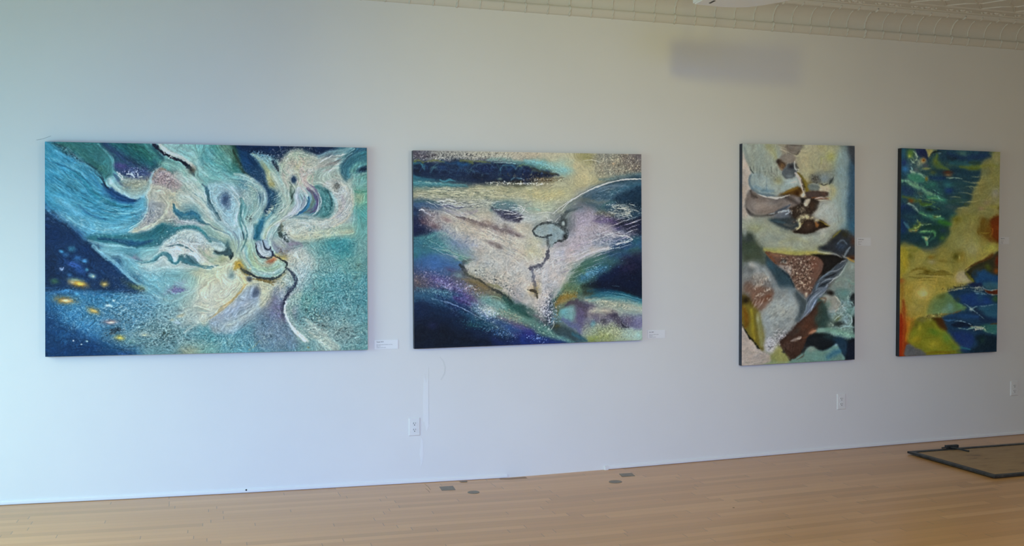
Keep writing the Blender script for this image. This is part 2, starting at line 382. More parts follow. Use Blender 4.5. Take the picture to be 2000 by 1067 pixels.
card(2.7845, 2.914, .841, .895, 'white title card at the lower right corner of the second painting', [('Air, 2009', .72, .0085, 1), ('Oil, acrylic, sand on canvas', .43, .0062, 0), ('48 x 60 in.', .28, .0062, 0), ('Collection of artist', .12, .0062, 0)])
card(4.4235, 4.545, 1.4645, 1.5232, 'white title card to the right of the brown and white painting', [('Transformation', .72, .0078, 1), ('Oil on canvas', .46, .006, 0), ('60 x 36', .31, .006, 0), ('Collection', .13, .006, 0)])
card(5.696, 5.784, 1.477, 1.532, 'faint title card to the right of the blue, green and yellow painting', [('Migrations', .74, .0080, 1), ('Oil, canvas', .46, .006, 0), ('60 x 36', .28, .006, 0), ('For sale', .12, .006, 0)])
# ---------------------------------------------------------------- brush engine for the four canvases (numpy)
def lin(h):
    c = np.array([int(h[i:i+2], 16) for i in (0, 2, 4)]) / 255.0
    return np.where(c <= .04045, c / 12.92, ((c + .055) / 1.055) ** 2.4)
def smooth_noise(h, w, cell, rng, cy=None):
    cy = cy or cell
    gh, gw = int(h / cy) + 4, int(w / cell) + 4
    g = rng.random((gh, gw))
    def ax(n, c, gn):
        t = np.arange(n) / c + rng.random(); i = np.clip(t.astype(int), 0, gn - 2); f = t - i
        return i, f * f * (3 - 2 * f)
    iy, fy = ax(h, cy, gh); ix, fx = ax(w, cell, gw)
    fy = fy[:, None]
    a = g[iy][:, ix] * (1 - fx) + g[iy][:, ix + 1] * fx
    b = g[iy + 1][:, ix] * (1 - fx) + g[iy + 1][:, ix + 1] * fx
    return a * (1 - fy) + b * fy
def fbm(h, w, cell, rng, octs=4, cy=None):
    s = 0; a = 1; n = 0
    for k in range(octs):
        s = s + a * smooth_noise(h, w, max(cell / 2 ** k, 1.01), rng, None if cy is None else max(cy / 2 ** k, 1.01)); n += a; a *= .6
    return (s / n - .5) * 3.2
def homog(src, dst):
    A = []
    for (x, y), (u, v) in zip(src, dst):
        A.append([x, y, 1, 0, 0, 0, -u * x, -u * y, u]); A.append([0, 0, 0, x, y, 1, -v * x, -v * y, v])
    A = np.array(A, float); s = np.linalg.solve(A[:, :8], A[:, 8])
    return np.append(s, 1).reshape(3, 3)
class Canvas:
    def __init__(s, corners, W, H, res, base, seed):
        # corners: the sketch's TL TR BR BL; W, H: canvas units; res: samples per unit
        s.HM = homog(corners, [(0, 0), (W, 0), (W, H), (0, H)])
        s.r = s.res = res; s.w = int(W * res); s.h = int(H * res)
        s.rng = np.random.default_rng(seed)
        s.img = np.zeros((s.h, s.w, 3)) + lin(base)
        s.n1 = fbm(s.h, s.w, 9 * res, s.rng, 4); s.n2 = fbm(s.h, s.w, 2.6 * res, s.rng, 2); s.n3 = fbm(s.h, s.w, 26 * res, s.rng, 5); s.n4 = fbm(s.h, s.w, 18 * res, s.rng, 4); s.vary = .11
        s.yy, s.xx = np.mgrid[0:s.h, 0:s.w].astype(float); s.tile(0, 0, 1)
    def tile(s, ox, oy, k): s.o = (ox, oy, k); s.r = s.res / k
    def T(s, pts):
        if isinstance(pts, str): pts = [tuple(map(float, p.split(','))) for p in pts.split()]
        ox, oy, k = s.o
        p = np.array([(ox + x / k, oy + y / k, 1) for x, y in pts], float) @ s.HM.T
        return p[:, :2] / p[:, 2:] * s.res
    def grid(s, xs, rows, soft=1.0):
        """rows: (y, 'hex hex ...') colour notes at the columns xs; blended smoothly"""
        P = []; C = []
        for y, cs in rows:
            for x, c in zip(xs, cs.split()):
                if c != '-': P.append((x, y)); C.append(lin(c) ** (1 / 2.2))
        P = s.T(P); C = np.array(C)
        q = 3; yy, xx = s.yy[::q, ::q], s.xx[::q, ::q]
        wx = s.n1[::q, ::q] * 4 * s.r; wy = s.n3[::q, ::q] * 4 * s.r
        num = 0; den = 1e-9
        sx = (xs[1] - xs[0]) * .5 * s.r * soft; sy = abs(rows[1][0] - rows[0][0]) * .5 * s.r * soft
        for (px, py), c in zip(P, C):
            w = np.exp(-np.minimum(((xx + wx - px) / sx) ** 2 + ((yy + wy - py) / sy) ** 2, 60) * .9) + 1e-30
            num = num + w[..., None] * c; den = den + w
        a = num / den[..., None]
        # upsample
        iy = np.minimum(s.yy[:, 0] / q, a.shape[0] - 1.001); ix = np.minimum(s.xx[0] / q, a.shape[1] - 1.001)
        y0 = iy.astype(int); x0 = ix.astype(int); fy = (iy - y0)[:, None, None]; fx = (ix - x0)[None, :, None]
        y1 = np.minimum(y0 + 1, a.shape[0] - 1); x1 = np.minimum(x0 + 1, a.shape[1] - 1)
        o = (a[y0][:, x0] * (1 - fx) + a[y0][:, x1] * fx) * (1 - fy) + (a[y1][:, x0] * (1 - fx) + a[y1][:, x1] * fx) * fy
        s.img = o ** 2.2
    def box(s, p, m):
        x0, y0 = np.floor(p.min(0) - m).astype(int); x1, y1 = np.ceil(p.max(0) + m).astype(int)
        x0, y0 = max(x0, 0), max(y0, 0); x1, y1 = min(x1, s.w), min(y1, s.h)
        return (slice(y0, y1), slice(x0, x1)) if x1 > x0 and y1 > y0 else None
    def light(s, tab):
        """the colour notes were taken under the room's light: take its cast back out (3 x 3 table, rows top to bottom)"""
        t = np.array(tab); u = np.clip((s.xx / s.w - .1) / .4, -.25, 2.25); v = np.clip((s.yy / s.h - .15) / .35, -.4, 2.4)
        i = np.clip(u.astype(int), 0, 1); j = np.clip(v.astype(int), 0, 1); fu = (u - i)[..., None]; fv = (v - j)[..., None]
        L = (t[j, i] * (1 - fu) + t[j, i + 1] * fu) * (1 - fv) + (t[j + 1, i] * (1 - fu) + t[j + 1, i + 1] * fu) * fv
        s.shown = s.img.copy(); s.img = np.clip(s.img / L, 0.002, .95)
    def mix(s, b, c, a, dry=0):
        if dry: a = a * np.clip(1 - dry + dry * (s.n2[b] * 1.1 + s.n1[b] * .5 + .5), 0, 1)
        a = np.clip(a, 0, 1)[..., None]
        g = s.img[b] ** (1 / 2.2); k = lin(c) ** (1 / 2.2)
        v = 1 + s.vary * (s.n3[b] * .55 + s.n1[b] * .35); w = s.vary * .3 * s.n4[b]
        k = k * np.stack([v + w, v, v - w], -1)
        s.img[b] = np.clip(g * (1 - a) + k * a, 0, 1) ** 2.2
    def spline(s, pts, closed=False, step=2.5):
        p = s.T(pts); n = len(p)
        if closed: q = np.vstack([p[-1], p, p[:2]]); m = n
        else: q = np.vstack([2 * p[0] - p[1], p, 2 * p[-1] - p[-2]]); m = n - 1
        out = []; prm = []
        for i in range(m):
            a, b, c, d = q[i:i + 4]; k = max(2, int(np.linalg.norm(c - b) / (step * s.res)))
            t = (np.arange(k) / k)[:, None]
            out.append(.5 * (2 * b + (c - a) * t + (2 * a - 5 * b + 4 * c - d) * t ** 2 + (3 * b - a - 3 * c + d) * t ** 3)); prm += list(i + t[:, 0])
        if not closed: out.append(p[-1:]); prm.append(m)
        return np.vstack(out), np.array(prm)
    def S(s, pts, w, c, a=1., soft=.6, st=0, rough=.15, dry=0, fade=0):
        """stroke: w full width (or one per point), soft 0..1 edge, st streaks along it"""
        L, prm = s.spline(pts); n = len(prm)
        ws = np.interp(prm, np.linspace(0, prm[-1], len(w)), w) * s.r / 2 if hasattr(w, '__len__') else np.full(n, w * s.r / 2.)
        b = s.box(L, ws.max() * (1.6 + soft) + 3)
        if b is None: return
        X, Y = s.xx[b], s.yy[b]
        best = np.full(X.shape, 1e9); S_ = np.zeros_like(X); SD = np.zeros_like(X); WW = np.ones_like(X)
        acc = np.concatenate([[0], np.cumsum(np.linalg.norm(np.diff(L, axis=0), axis=1))])
        for i in range(n - 1):
            v = L[i + 1] - L[i]; l2 = v @ v + 1e-9
            dx, dy = X - L[i][0], Y - L[i][1]
            t = np.clip((dx * v[0] + dy * v[1]) / l2, 0, 1)
            ex, ey = dx - t * v[0], dy - t * v[1]; d = ex * ex + ey * ey
            m = d < best
            best = np.where(m, d, best); S_ = np.where(m, acc[i] + t * (acc[i + 1] - acc[i]), S_)
            SD = np.where(m, np.sign(v[0] * dy - v[1] * dx), SD); WW = np.where(m, ws[i] + t * (ws[i + 1] - ws[i]), WW)
        D = np.sqrt(best); WW = np.maximum(WW, .35)
        e = D / WW + (s.n1[b] * .8 + s.n2[b] * .5) * rough
        al = 1 / (1 + np.exp(np.clip((e - 1) / (.04 + soft * .28), -30, 30)))
        if soft > .8: al = np.exp(-e * e * 1.1)
        if st:
            u = SD * D; rr = s.rng.random(4096); cell = .75 * s.res
            f = (u + 2000) / cell + S_ / (26 * s.res) * .6; i = f.astype(int); ff = f - i
            nz = rr[i % 4096] * (1 - ff) + rr[(i + 1) % 4096] * ff
            f2 = (u + 2000) / (cell * 3.1); i2 = f2.astype(int); g = f2 - i2
            nz = .6 * nz + .4 * (rr[(i2 * 7) % 4096] * (1 - g) + rr[(i2 * 7 + 7) % 4096] * g)
            al = al * np.clip(1 - st + st * (nz * 2.4 - .45 + s.n1[b] * .35), 0, 1)
        if fade:
            tt = S_ / acc[-1]; al = al * np.clip(tt / fade, 0, 1) * np.clip((1 - tt) / fade, 0, 1)
        s.mix(b, c, al * a, dry)
    def B(s, x, y, rx, ry, ang, c, a=1., dry=0, pw=1):
        p = s.T([(x, y)]); m = max(rx, ry) * s.r * 2.3
        b = s.box(p, m)
        if b is None: return
        X, Y = s.xx[b] - p[0, 0], s.yy[b] - p[0, 1]; t = math.radians(ang)
        u = (X * math.cos(t) + Y * math.sin(t)) / (rx * s.r); v = (-X * math.sin(t) + Y * math.cos(t)) / (ry * s.r)
        d = np.sqrt(u * u + v * v) * (1 + s.n1[b] * .16)
        s.mix(b, c, np.exp(-d ** (2 * pw)) * a, dry)
    def P(s, pts, c, a=1., blur=3, rough=2., dry=0):
        L, _ = s.spline(pts, True, 4.0)
        b = s.box(L, blur * s.r * 2.5 + 6)
        if b is None: return
        X, Y = s.xx[b], s.yy[b]; ins = np.zeros(X.shape, bool); best = np.full(X.shape, 1e9)
        for i in range(len(L)):
            p, q = L[i], L[(i + 1) % len(L)]
            cr = (p[1] > Y) != (q[1] > Y)
            if p[1] != q[1]: ins ^= cr & (X < (q[0] - p[0]) * (Y - p[1]) / (q[1] - p[1]) + p[0])
            v = q - p; l2 = v @ v + 1e-9; t = np.clip(((X - p[0]) * v[0] + (Y - p[1]) * v[1]) / l2, 0, 1)
            best = np.minimum(best, (X - p[0] - t * v[0]) ** 2 + (Y - p[1] - t * v[1]) ** 2)
        D = np.sqrt(best) / s.r * np.where(ins, -1, 1) + (s.n1[b] + s.n2[b] * .5) * rough
        s.mix(b, c, a / (1 + np.exp(np.clip(D / (blur * .45 + .15), -30, 30))), dry)
    def K(s, x, y, rx, ry, ang, cs, n, size=.8, a=.8, ln=0, dirn=0):
        """speckle: n dots (or dashes of length ln along dirn) scattered in an ellipse"""
        cs = cs.split(); t = math.radians(ang); c0 = s.T([(x, y)])[0]
        for k in range(n):
            u, v = s.rng.normal(0, .5, 2); px = c0[0] + (u * rx * math.cos(t) - v * ry * math.sin(t)) * s.r; py = c0[1] + (u * rx * math.sin(t) + v * ry * math.cos(t)) * s.r
            z = size * s.r * (.45 + 1.1 * s.rng.random() ** 2); m = int(z * 2 + ln * s.r + 2)
            x0, x1, y0, y1 = max(int(px) - m, 0), min(int(px) + m + 1, s.w), max(int(py) - m, 0), min(int(py) + m + 1, s.h)
            if x1 <= x0 or y1 <= y0: continue
            b = (slice(y0, y1), slice(x0, x1)); X, Y = s.xx[b] - px, s.yy[b] - py
            q = math.radians(dirn + s.rng.normal(0, 14)) if ln else s.rng.random() * 6
            l = ln * s.r * (.3 + s.rng.random()) if ln else z * (1 + s.rng.random())
            U = (X * math.cos(q) + Y * math.sin(q)) / l; V = (-X * math.sin(q) + Y * math.cos(q)) / z
            s.mix(b, cs[k % len(cs)], a * (.5 + .5 * s.rng.random()) * np.exp(-(U * U + V * V) ** 1.5))
    def web(s, x, y, rx, ry, ang, c, a=.7, cell=7, thin=.5, stretch=1., dirn=0):
        """fine net of light ridges, as in worked wet paint"""
        p = s.T([(x, y)]); b = s.box(p, max(rx, ry) * s.r * 1.9)
        if b is None: return
        X, Y = s.xx[b] - p[0, 0], s.yy[b] - p[0, 1]; t = math.radians(ang)
        u = (X * math.cos(t) + Y * math.sin(t)) / (rx * s.r); v = (-X * math.sin(t) + Y * math.cos(t)) / (ry * s.r)
        mask = np.clip(1.35 - np.sqrt(u * u + v * v) * (1 + .25 * s.n1[b]), 0, 1)
        h, w = X.shape; N = int(math.hypot(h, w)) + 4
        f1 = fbm(N, N, cell * s.r * stretch, s.rng, 3, cell * s.r); f2 = fbm(N, N, cell * s.r * stretch * .8, s.rng, 3, cell * s.r * .8)
        q = math.radians(dirn); cx = X - X.mean(); cy = Y - Y.mean()
        iu = np.clip((cx * math.cos(q) + cy * math.sin(q) + N / 2).astype(int), 0, N - 1); iv = np.clip((-cx * math.sin(q) + cy * math.cos(q) + N / 2).astype(int), 0, N - 1)
        r = np.maximum(np.exp(-(np.abs(f1) / (thin * .16)) ** 1.3), np.exp(-(np.abs(f2) / (thin * .13)) ** 1.3))[iv, iu]
        s.mix(b, c, r * mask * a)
    def M(s, x, y, rx, ry, ang, dark, lite, a=.5, cell=1.5, st=1., dirn=0, bal=0.):
        """mottle: broken dark and light scumble inside a soft ellipse (cell in canvas units, st stretches it along dirn)"""
        a = a * .62
        p = s.T([(x, y)]); b = s.box(p, max(rx, ry) * s.r * 1.9)
        if b is None: return
        X, Y = s.xx[b] - p[0, 0], s.yy[b] - p[0, 1]; t = math.radians(ang)
        u = (X * math.cos(t) + Y * math.sin(t)) / (rx * s.r); v = (-X * math.sin(t) + Y * math.cos(t)) / (ry * s.r)
        mask = np.clip(1.5 - np.sqrt(u * u + v * v) * (1 + .25 * s.n1[b]), 0, 1) ** 1.3
        h, w = X.shape; N = int(math.hypot(h, w)) + 6; ce = cell * s.res
        f = fbm(N, N, ce * 2 * st, s.rng, 3, ce * 2) * .7 + fbm(N, N, max(ce * st, 1.1), s.rng, 1, max(ce, 1.1)) * .45
        q = math.radians(dirn); cx = X - X.mean(); cy = Y - Y.mean()
        iu = np.clip((cx * math.cos(q) + cy * math.sin(q) + N / 2).astype(int), 0, N - 1); iv = np.clip((-cx * math.sin(q) + cy * math.cos(q) + N / 2).astype(int), 0, N - 1)
        f = f[iv, iu] + bal
        if dark: s.mix(b, dark, np.clip(-f - .12, 0, .8) * 1.5 * mask * a)
        if lite: s.mix(b, lite, np.clip(f - .12, 0, .8) * 1.5 * mask * a)
    def warp(s, amp=1.0, cell=6):
        """drag the wet paint about a little so that no edge stays ruled"""
        dx = fbm(s.h, s.w, cell * s.res, s.rng, 3) * amp * s.res; dy = fbm(s.h, s.w, cell * s.res, s.rng, 3) * amp * s.res
        fx = np.clip(s.xx + dx, 0, s.w - 1.001); fy = np.clip(s.yy + dy, 0, s.h - 1.001); x = fx.astype(int); y = fy.astype(int)
        u = (fx - x)[..., None]; v = (fy - y)[..., None]; g = s.img ** (1 / 2.2)
        s.img = ((g[y, x] * (1 - u) + g[y, x + 1] * u) * (1 - v) + (g[y + 1, x] * (1 - u) + g[y + 1, x + 1] * u) * v) ** 2.2
    def blur(s, a, k):
        k = max(1, int(k))
        for ax in (0, 1):
            for _ in (0, 1):
                n = a.shape[ax]; p = np.pad(a, [(k + 1, k) if i == ax else (0, 0) for i in range(a.ndim)], mode='edge'); q = np.cumsum(p, ax)
                a = (np.take(q, range(2 * k + 1, n + 2 * k + 1), ax) - np.take(q, range(0, n), ax)) / (2 * k + 1)
        return a
    def brush(s, amt=.12, length=9, crisp=.5, wide=4.):
        """brush-hair texture that follows the drawn forms, and crisper local contrast"""
        g = s.img ** (1 / 2.2); Y = s.blur(g.mean(2), 1.2 * s.res)
        gy, gx = np.gradient(Y); k = wide * s.res
        a, b, d = s.blur(gx * gx, k), s.blur(gx * gy, k), s.blur(gy * gy, k)
        th = .5 * np.arctan2(2 * b, a - d) + math.pi / 2; vx, vy = np.cos(th), np.sin(th)
        for cell, wt in ((1.15, .6), (2.3, .55)):
            nz = smooth_noise(s.h, s.w, max(1.01, cell * s.res * .8), s.rng) if cell > 1.2 else s.rng.random((s.h, s.w))
            acc = nz.copy(); n = int(length * s.res * (1 if cell < 2 else 1.6))
            for sg in (1, -1):
                x, y = s.xx.copy(), s.yy.copy(); px, py = vx * sg, vy * sg
                for _ in range(n):
                    x = np.clip(x + px, 0, s.w - 1); y = np.clip(y + py, 0, s.h - 1); i = y.astype(int); j = x.astype(int)
                    qx, qy = vx[i, j], vy[i, j]; f = np.where(qx * px + qy * py < 0, -1, 1); px, py = qx * f, qy * f
                    acc += nz[i, j]
            acc = (acc - acc.mean()) / acc.std()
            g = g * (1 + np.clip(acc, -2.2, 2.2)[..., None] * amt * wt)
        L = g.mean(2); d = crisp * (L - s.blur(L, 3 * s.res)) + crisp * .6 * (L - s.blur(L, 9 * s.res))
        g = g * np.clip(1 + d / np.maximum(L, .12), .45, 1.7)[..., None]
        s.img = np.clip(g, .02, .99) ** 2.2
    def soften(s, k, sat=1.0, gain=1.0):
        g = s.blur(s.img ** (1 / 2.2), k) if k else s.img ** (1 / 2.2)
        m = g.mean(2, keepdims=True); s.img = np.clip((m + (g - m) * sat) * gain, 0, 1) ** 2.2
    def grain(s, amt, fine=.5):
        g = s.img ** (1 / 2.2)
        f = fbm(s.h, s.w, 1.6 * s.r, s.rng, 2) * fine + s.n2 * (1 - fine) * .8
        g = g + (f * amt)[..., None] * (np.array([1, 1, .95]) * (.25 + g.mean(2, keepdims=True)))
        s.img = np.clip(g, 0.004, 1) ** 2.2
QUADS = {
 1: [(-.8763, 2.0321), (.9035, 2.0533), (.904, .8259), (-.8859, .8403)],
 2: [(1.1866, 2.0456), (2.7188, 2.0667), (2.7285, .8352), (1.1919, .8225)],
 3: [(3.4736, 2.1622), (4.3756, 2.1746), (4.3862, .6505), (3.4751, .6385)],
 4: [(4.7727, 2.1712), (5.6569, 2.1696), (5.6404, .668), (4.7659, .6605)]}
SKETCH = {
 1: [(88, 275), (717, 288.2), (718, 682.9), (88, 695.7)],
 2: [(806.9, 293.6), (1252.9, 301.9), (1254.2, 665), (809, 681.4)],
 3: [(1450.5, 281.2), (1669.9, 286.2), (1669, 703.8), (1448.4, 715.4)],
 4: [(1761.2, 290.7), (1954, 298.6), (1946.2, 689), (1756, 697.9)]}
# ---------------------------------------------------------------- canvas 1: turquoise swirls
cv1 = c = Canvas(SKETCH[1], 630, 420, 1.25, '6aa8b8', 1)
c.grid([100,138,176,214,252,290,328,366,404,442,480,518,556,594,632,670,708], [
(285, '2f7ea0 2e6e72 357c82 1f3a55 1f555c 2c7068 b4cac8 6aaeb0 4f979c 24503f 15303e 123052 10264a 1a3a52 10264a 3a7488 28506e'),
(318, '3590b8 4697b8 2c5a68 5aa5a8 2f4a75 2a5f70 4f9396 85b8b5 429aa4 35705e 103866 6aa0a0 8cb0a8 a8bcae a0aaa4 6a9aa4 33707f'),
(351, '2c80a6 2f86a8 3690b8 74b9c4 98aaa4 aab8ac 8e8585 97b8b2 72b4b8 7ab0ae 3c7a94 a4b090 bac0b4 a2b0a0 a8c2ba acbab0 6ea6a8'),
(384, '3f9fc4 3b8ca8 3396b4 1e5488 2c6290 b8beac b6b093 bccdc6 98c4c2 5a7a9a a0bebe 1e5580 8cb0a8 7ea6b4 3a8088 b0c2c0 62a690'),
(417, '1d3c66 62b4d2 3c94bc 44a4b8 48a8c0 96a2a0 c0c4b0 5a92a2 b0c8c2 9cc2ce 86b6ba 5c949c b0c4b8 5a8ca0 4c8a90 aabac0 56a6a6'),
(450, '172c52 17407a 68b6d0 58b0c4 96c0be 82a0a2 2a7080 b0c8c8 7fa8a4 b0cec0 acced2 8cbec4 a0bcb4 c6cec4 b4c8b6 96baa8 6aa8a6'),
(483, '14284a 1a3560 4a8cb0 78bccc 5aa2b8 80c0c8 b4c4cc bcd0d2 98b09a 9cb4a0 9cc2c6 8090a4 8a8a9c 76a8aa 5aa0a2 34909a 6e9ea0'),
(516, '142848 1c3e70 1b3c66 164478 74bcd0 b0d0d4 78b4be 88b4b4 90b6a6 bcc6b4 98b49c 98c4b8 9a9680 c2ccc0 74a6a6 5ea0a0 548f96'),
(549, '142a48 1a3658 17345c 18406e 2f6488 6cb6cc 7ebcc8 96c4c0 bccab4 c6ccb6 bcbe9c c4c8b2 bcbca4 8eb8bc 4e9aa0 4894a0 4890a0'),
(582, '205c90 2a76aa 2e7eb0 4090b8 68a4c0 70acc2 80b6c0 98bcb8 c0ccbe c4c0a0 a8bac4 babfac 7c7c96 5ea49e 4a949e 4a8e9a 488e9e'),
(615, '1c5084 2a78b0 3484b4 5088a4 68a2b8 689eae 80b0bc a8c0bc ccd2c4 86a8c6 8eacb8 647e94 8088a0 529298 5a8e98 5a98a2 5498a4'),
(648, '16406e 1c4a80 2a70a8 3c6c88 6498a8 5e909c 64949c 72a8b4 4a96a6 64a8bc 528ea4 547e94 5c8098 a4bcb8 86a8a8 7c9698 5e98a2'),
(681, '10305a 12386a 144074 1c5888 3c789c 689eaa 6298a6 8ca594 74aeac 60a2b4 569cb2 5294a8 508ea4 6ea2a8 98bebe 70a4aa 5e949a')])
# ---- upper left
c.tile(80, 265, 4.742)
# navy sky wedge lower left, big blue wave above it
c.P('20,640 90,700 170,760 250,800 320,870 390,940 440,990 520,1080 600,1200 20,1200', '15305a', .95, 30, 8)
c.P('40,640 120,690 240,770 330,850 420,900 560,920 700,915 800,900 900,840 950,760 970,650 940,560 880,590 780,610 650,570 560,500 500,400 420,300 300,240 160,130 60,70 38,70', '3f98be', .75, 25, 6)
c.P('80,60 330,70 520,80 600,150 650,220 660,330 640,400 600,420 540,360 480,290 380,230 260,150 120,70', '33747a', .8, 14, 5)
c.S('130,60 230,110 330,210 440,260 520,320 570,400', [30, 34, 26, 22, 18, 8], '1c3c50', .85, .7, 0, .5, .5)
c.S('180,90 250,130 330,190', 16, '6a7a8e', .5, .8, 0, 1, .8)
c.S('170,60 320,120 420,200 520,280 580,340', 55, '2f6a62', .6, .9, .5)
c.S('520,70 600,140 650,210 660,320 655,400', [20, 26, 30, 44, 50], '5fa8ae', .9, .6, .4)
c.S('590,130 640,170 662,220 664,300', 6, 'a8d4c8', .7, .5)
c.P('560,60 1010,70 1060,130 1120,200 1080,290 1010,320 960,370 900,380 800,360 700,330 668,300 660,210 600,140', '24556a', .85, 12, 5)
c.S('580,70 700,170 820,240 960,300', [40, 90, 70, 30], '2a3c66', .8, .9, .3)
c.S('660,60 800,130 920,200 1010,260', [50, 90, 80, 40], '1f6468', .75, .9, .4)
c.S('820,60 920,120 1000,200', [80, 90, 60], '2e7a66', .7, .9, .4)
c.S('930,60 1010,150 1090,250 1180,330', [60, 60, 70, 60], '4a9a94', .7, .9, .4)
c.P('670,250 800,260 960,310 1010,350 960,400 850,390 760,360 690,330', '34467e', .85, 14, 6)
c.B(720, 270, 60, 30, 10, '4a3c78', .6)
for p in ('700,360 730,385 760,400', '710,340 740,370 735,400', '780,345 830,350 850,380', '820,345 845,380', '875,340 885,375 920,372', '690,330 705,350'): c.S(p, 9, 'c8d8dc', .9, .5, 0, .6)
c.K(850, 330, 90, 40, 0, 'd8e4ea b8c8e0', 50, 4, .8)
c.S('670,350 700,420 760,470 820,480', [24, 34, 26, 10], '3a5c90', .75, .7, 0, .5)
c.P('610,380 660,370 690,420 760,470 850,480 960,430 1010,340 1080,290 1010,420 990,490 940,540 860,580 780,570 690,520 610,480 580,440', '8cc2cc', .9, 10, 4)
c.P('740,440 850,400 960,370 990,420 960,500 860,550 780,520', 'a9b8aa', .75, 26, 6, .3)
c.B(850, 450, 90, 40, 0, '8f9a80', .5, .5)
c.S('620,400 650,450 760,540 870,570 960,520 1000,440 1020,350 1080,290', [30, 40, 40, 34, 34, 30, 18, 6], 'b8dce0', .75, .6, .3)
c.S('560,440 620,500 720,560 800,590 880,600', [20, 50, 56, 46, 14], '1c4f86', .95, .5, .25)
c.S('560,500 640,550 740,600 830,615', [30, 46, 40, 20], '1f5f9a', .7, .8, .3)
c.S('490,340 560,400 600,470 700,540 800,580 870,590', [10, 16, 12, 10, 8, 6], '1b3550', .8, .6, 0, .4)
# inner wave ribs
for p, w, q, a in (('60,190 200,240 320,300 430,390 520,480 640,560', 26, '62b2d0', .6), ('50,230 180,260 300,320 400,400 470,470', 12, '1f5a86', .6),
  ('50,330 200,350 330,430 430,540 560,640 700,690 850,690', 30, '57b0cc', .55), ('60,380 200,400 300,470 400,570 520,660 640,700', 20, '2a7696', .6),
  ('50,430 170,470 280,560 380,660 520,730 700,760 850,730', 40, '66b8d8', .6), ('230,330 330,350 400,420 470,520 600,600 760,640 860,640', 36, '2a8aa0', .6),
  ('330,620 400,690 500,745 620,770', 18, '2a6a9c', .7), ('460,480 540,560 640,620 760,650 850,640', 24, '2c7a90', .7),
  ('440,330 500,420 560,500 620,560', 26, '3a8cc4', .6), ('100,120 260,200 420,280 500,350 530,420', 34, '55aad2', .6), ('540,680 700,710 850,700 930,650', 8, 'a6dce8', .7),
  ('560,620 700,680 850,680 940,620', 7, '9ad6de', .5), ('250,330 330,380 390,450 430,520', 6, '1c4a70', .6), ('60,540 170,590 300,680 420,770 600,820 760,800 880,740', 60, '7cc6e2', .65),
  ('120,680 260,760 380,830 520,870 700,860 840,810', 56, '8ccce0', .75), ('300,470 400,540 500,590', 5, '1e5f78', .6), ('560,660 660,670 760,650 860,650', 5, '1e6078', .7)):
    c.S(p, w, q, a, .8, .6, .3, 0, .12)
c.S('60,150 160,190 280,230 390,320 480,420', 60, '3b96be', .35, .9, .9)
c.S('960,550 975,620 950,720 900,790 800,850', [6, 9, 9, 7, 4], 'b8e4ea', .8, .5)
c.P('870,590 940,545 965,600 965,680 920,740 840,700 860,640', '63b4d0', .7, 16, 4)
c.P('640,470 700,520 780,560 870,590 900,570 860,600 740,600 660,560 600,500', '1d4a88', .7, 8, 3)
# mushroom cap and stem
c.P('1010,440 1020,370 1060,310 1100,290 1150,310 1220,370 1280,430 1270,480 1190,520 1150,500 1110,470', 'a09aa0', .85, 12, 5)
c.S('1015,400 1050,330 1100,300 1140,310', [10, 22, 24, 10], '9a7a58', .7, .8, 0, .5, .4)
c.K(1120, 390, 120, 90, 30, '5a4858 7a6878 c8bccb b8a8b8', 500, 3.6, .65)
c.P('1000,440 1100,460 1200,510 1220,560 1170,620 1100,660 1060,760 1000,820 900,860 800,880 900,800 960,720 975,620 960,550 990,490', 'bcc2b4', .9, 14, 6)
c.B(1090, 520, 70, 60, 0, 'cdd0c0', .8); c.B(1200, 540, 60, 40, 0, 'b8aa7c', .55, .4); c.B(1000, 620, 40, 70, 10, '8d9aa0', .7, .4); c.B(960, 760, 60, 60, -40, '8890a4', .7, .5)
c.S('1180,600 1130,700 1060,780 950,850 840,880', [30, 44, 40, 34, 16], 'c4ccb4', .7, .8, .4)
c.K(960, 760, 120, 90, -40, '586078 d8dcd8 6a7088', 260, 3, .5)
# pale right sweep with dark coast line
c.P('1030,70 1100,90 1150,170 1260,220 1330,280 1400,330 1560,400 1700,380 1700,70', '8fc6c8', .75, 22, 6)
c.S('1080,80 1160,150 1260,190 1350,250 1400,300', [30, 40, 40, 40, 30], 'd8d8d4', .85, .8, .3)
c.S('1560,90 1480,150 1540,260 1600,330', 130, '4f9ea6', .6, .95, .3)
c.S('1280,110 1400,170 1440,270 1500,350', [20, 60, 60, 40], 'a8d4d4', .6, .9, .4)
c.S('1025,70 1060,110 1110,150 1170,185 1240,215 1300,245 1350,290 1390,330', [34, 30, 30, 20, 24, 26, 40, 20], '23243f', .95, .35, 0, .6)
c.B(1385, 320, 26, 34, 30, '5a5844', .8, .3); c.S('1340,280 1380,340 1400,370', [20, 26, 10], '2a4a58', .8, .6, 0, .6)
for p in ('1160,205 1185,175', '1175,185 1195,195', '1110,130 1128,160'): c.S(p, 5, 'd0e0e4', .8, .4)
c.S('1130,250 1240,290 1340,370 1440,450', 70, '9cc8c0', .7, .9, .5)
c.S('1230,360 1340,420 1440,520 1540,640', [80, 110, 120, 90], 'bccfca', .75, .9, .4)
c.S('1200,230 1300,330 1330,400', [30, 40, 30], '7fbab4', .6, .9, .5)
c.S('1470,440 1510,480 1530,540 1520,600 1560,690', [10, 30, 14, 10, 8], '4a6a80', .75, .7, 0, .5)
c.S('1400,530 1470,580 1530,660 1565,720', [10, 12, 12, 8], '4f8a98', .75, .6, 0, .4)
c.S('1280,540 1400,580 1500,660 1560,760', [40, 60, 60, 50], 'c8d4cc', .8, .9, .3)
c.S('1205,630 1225,690 1280,720 1340,715 1390,705 1430,740', [14, 44, 40, 34, 44, 30], '2f7a98', .9, .5, 0, .6)
c.B(1370, 715, 40, 26, 0, '22648a', .7); c.S('1430,730 1425,770 1470,790 1540,820', [20, 24, 20, 8], '4a8aa4', .8, .6, 0, .6)
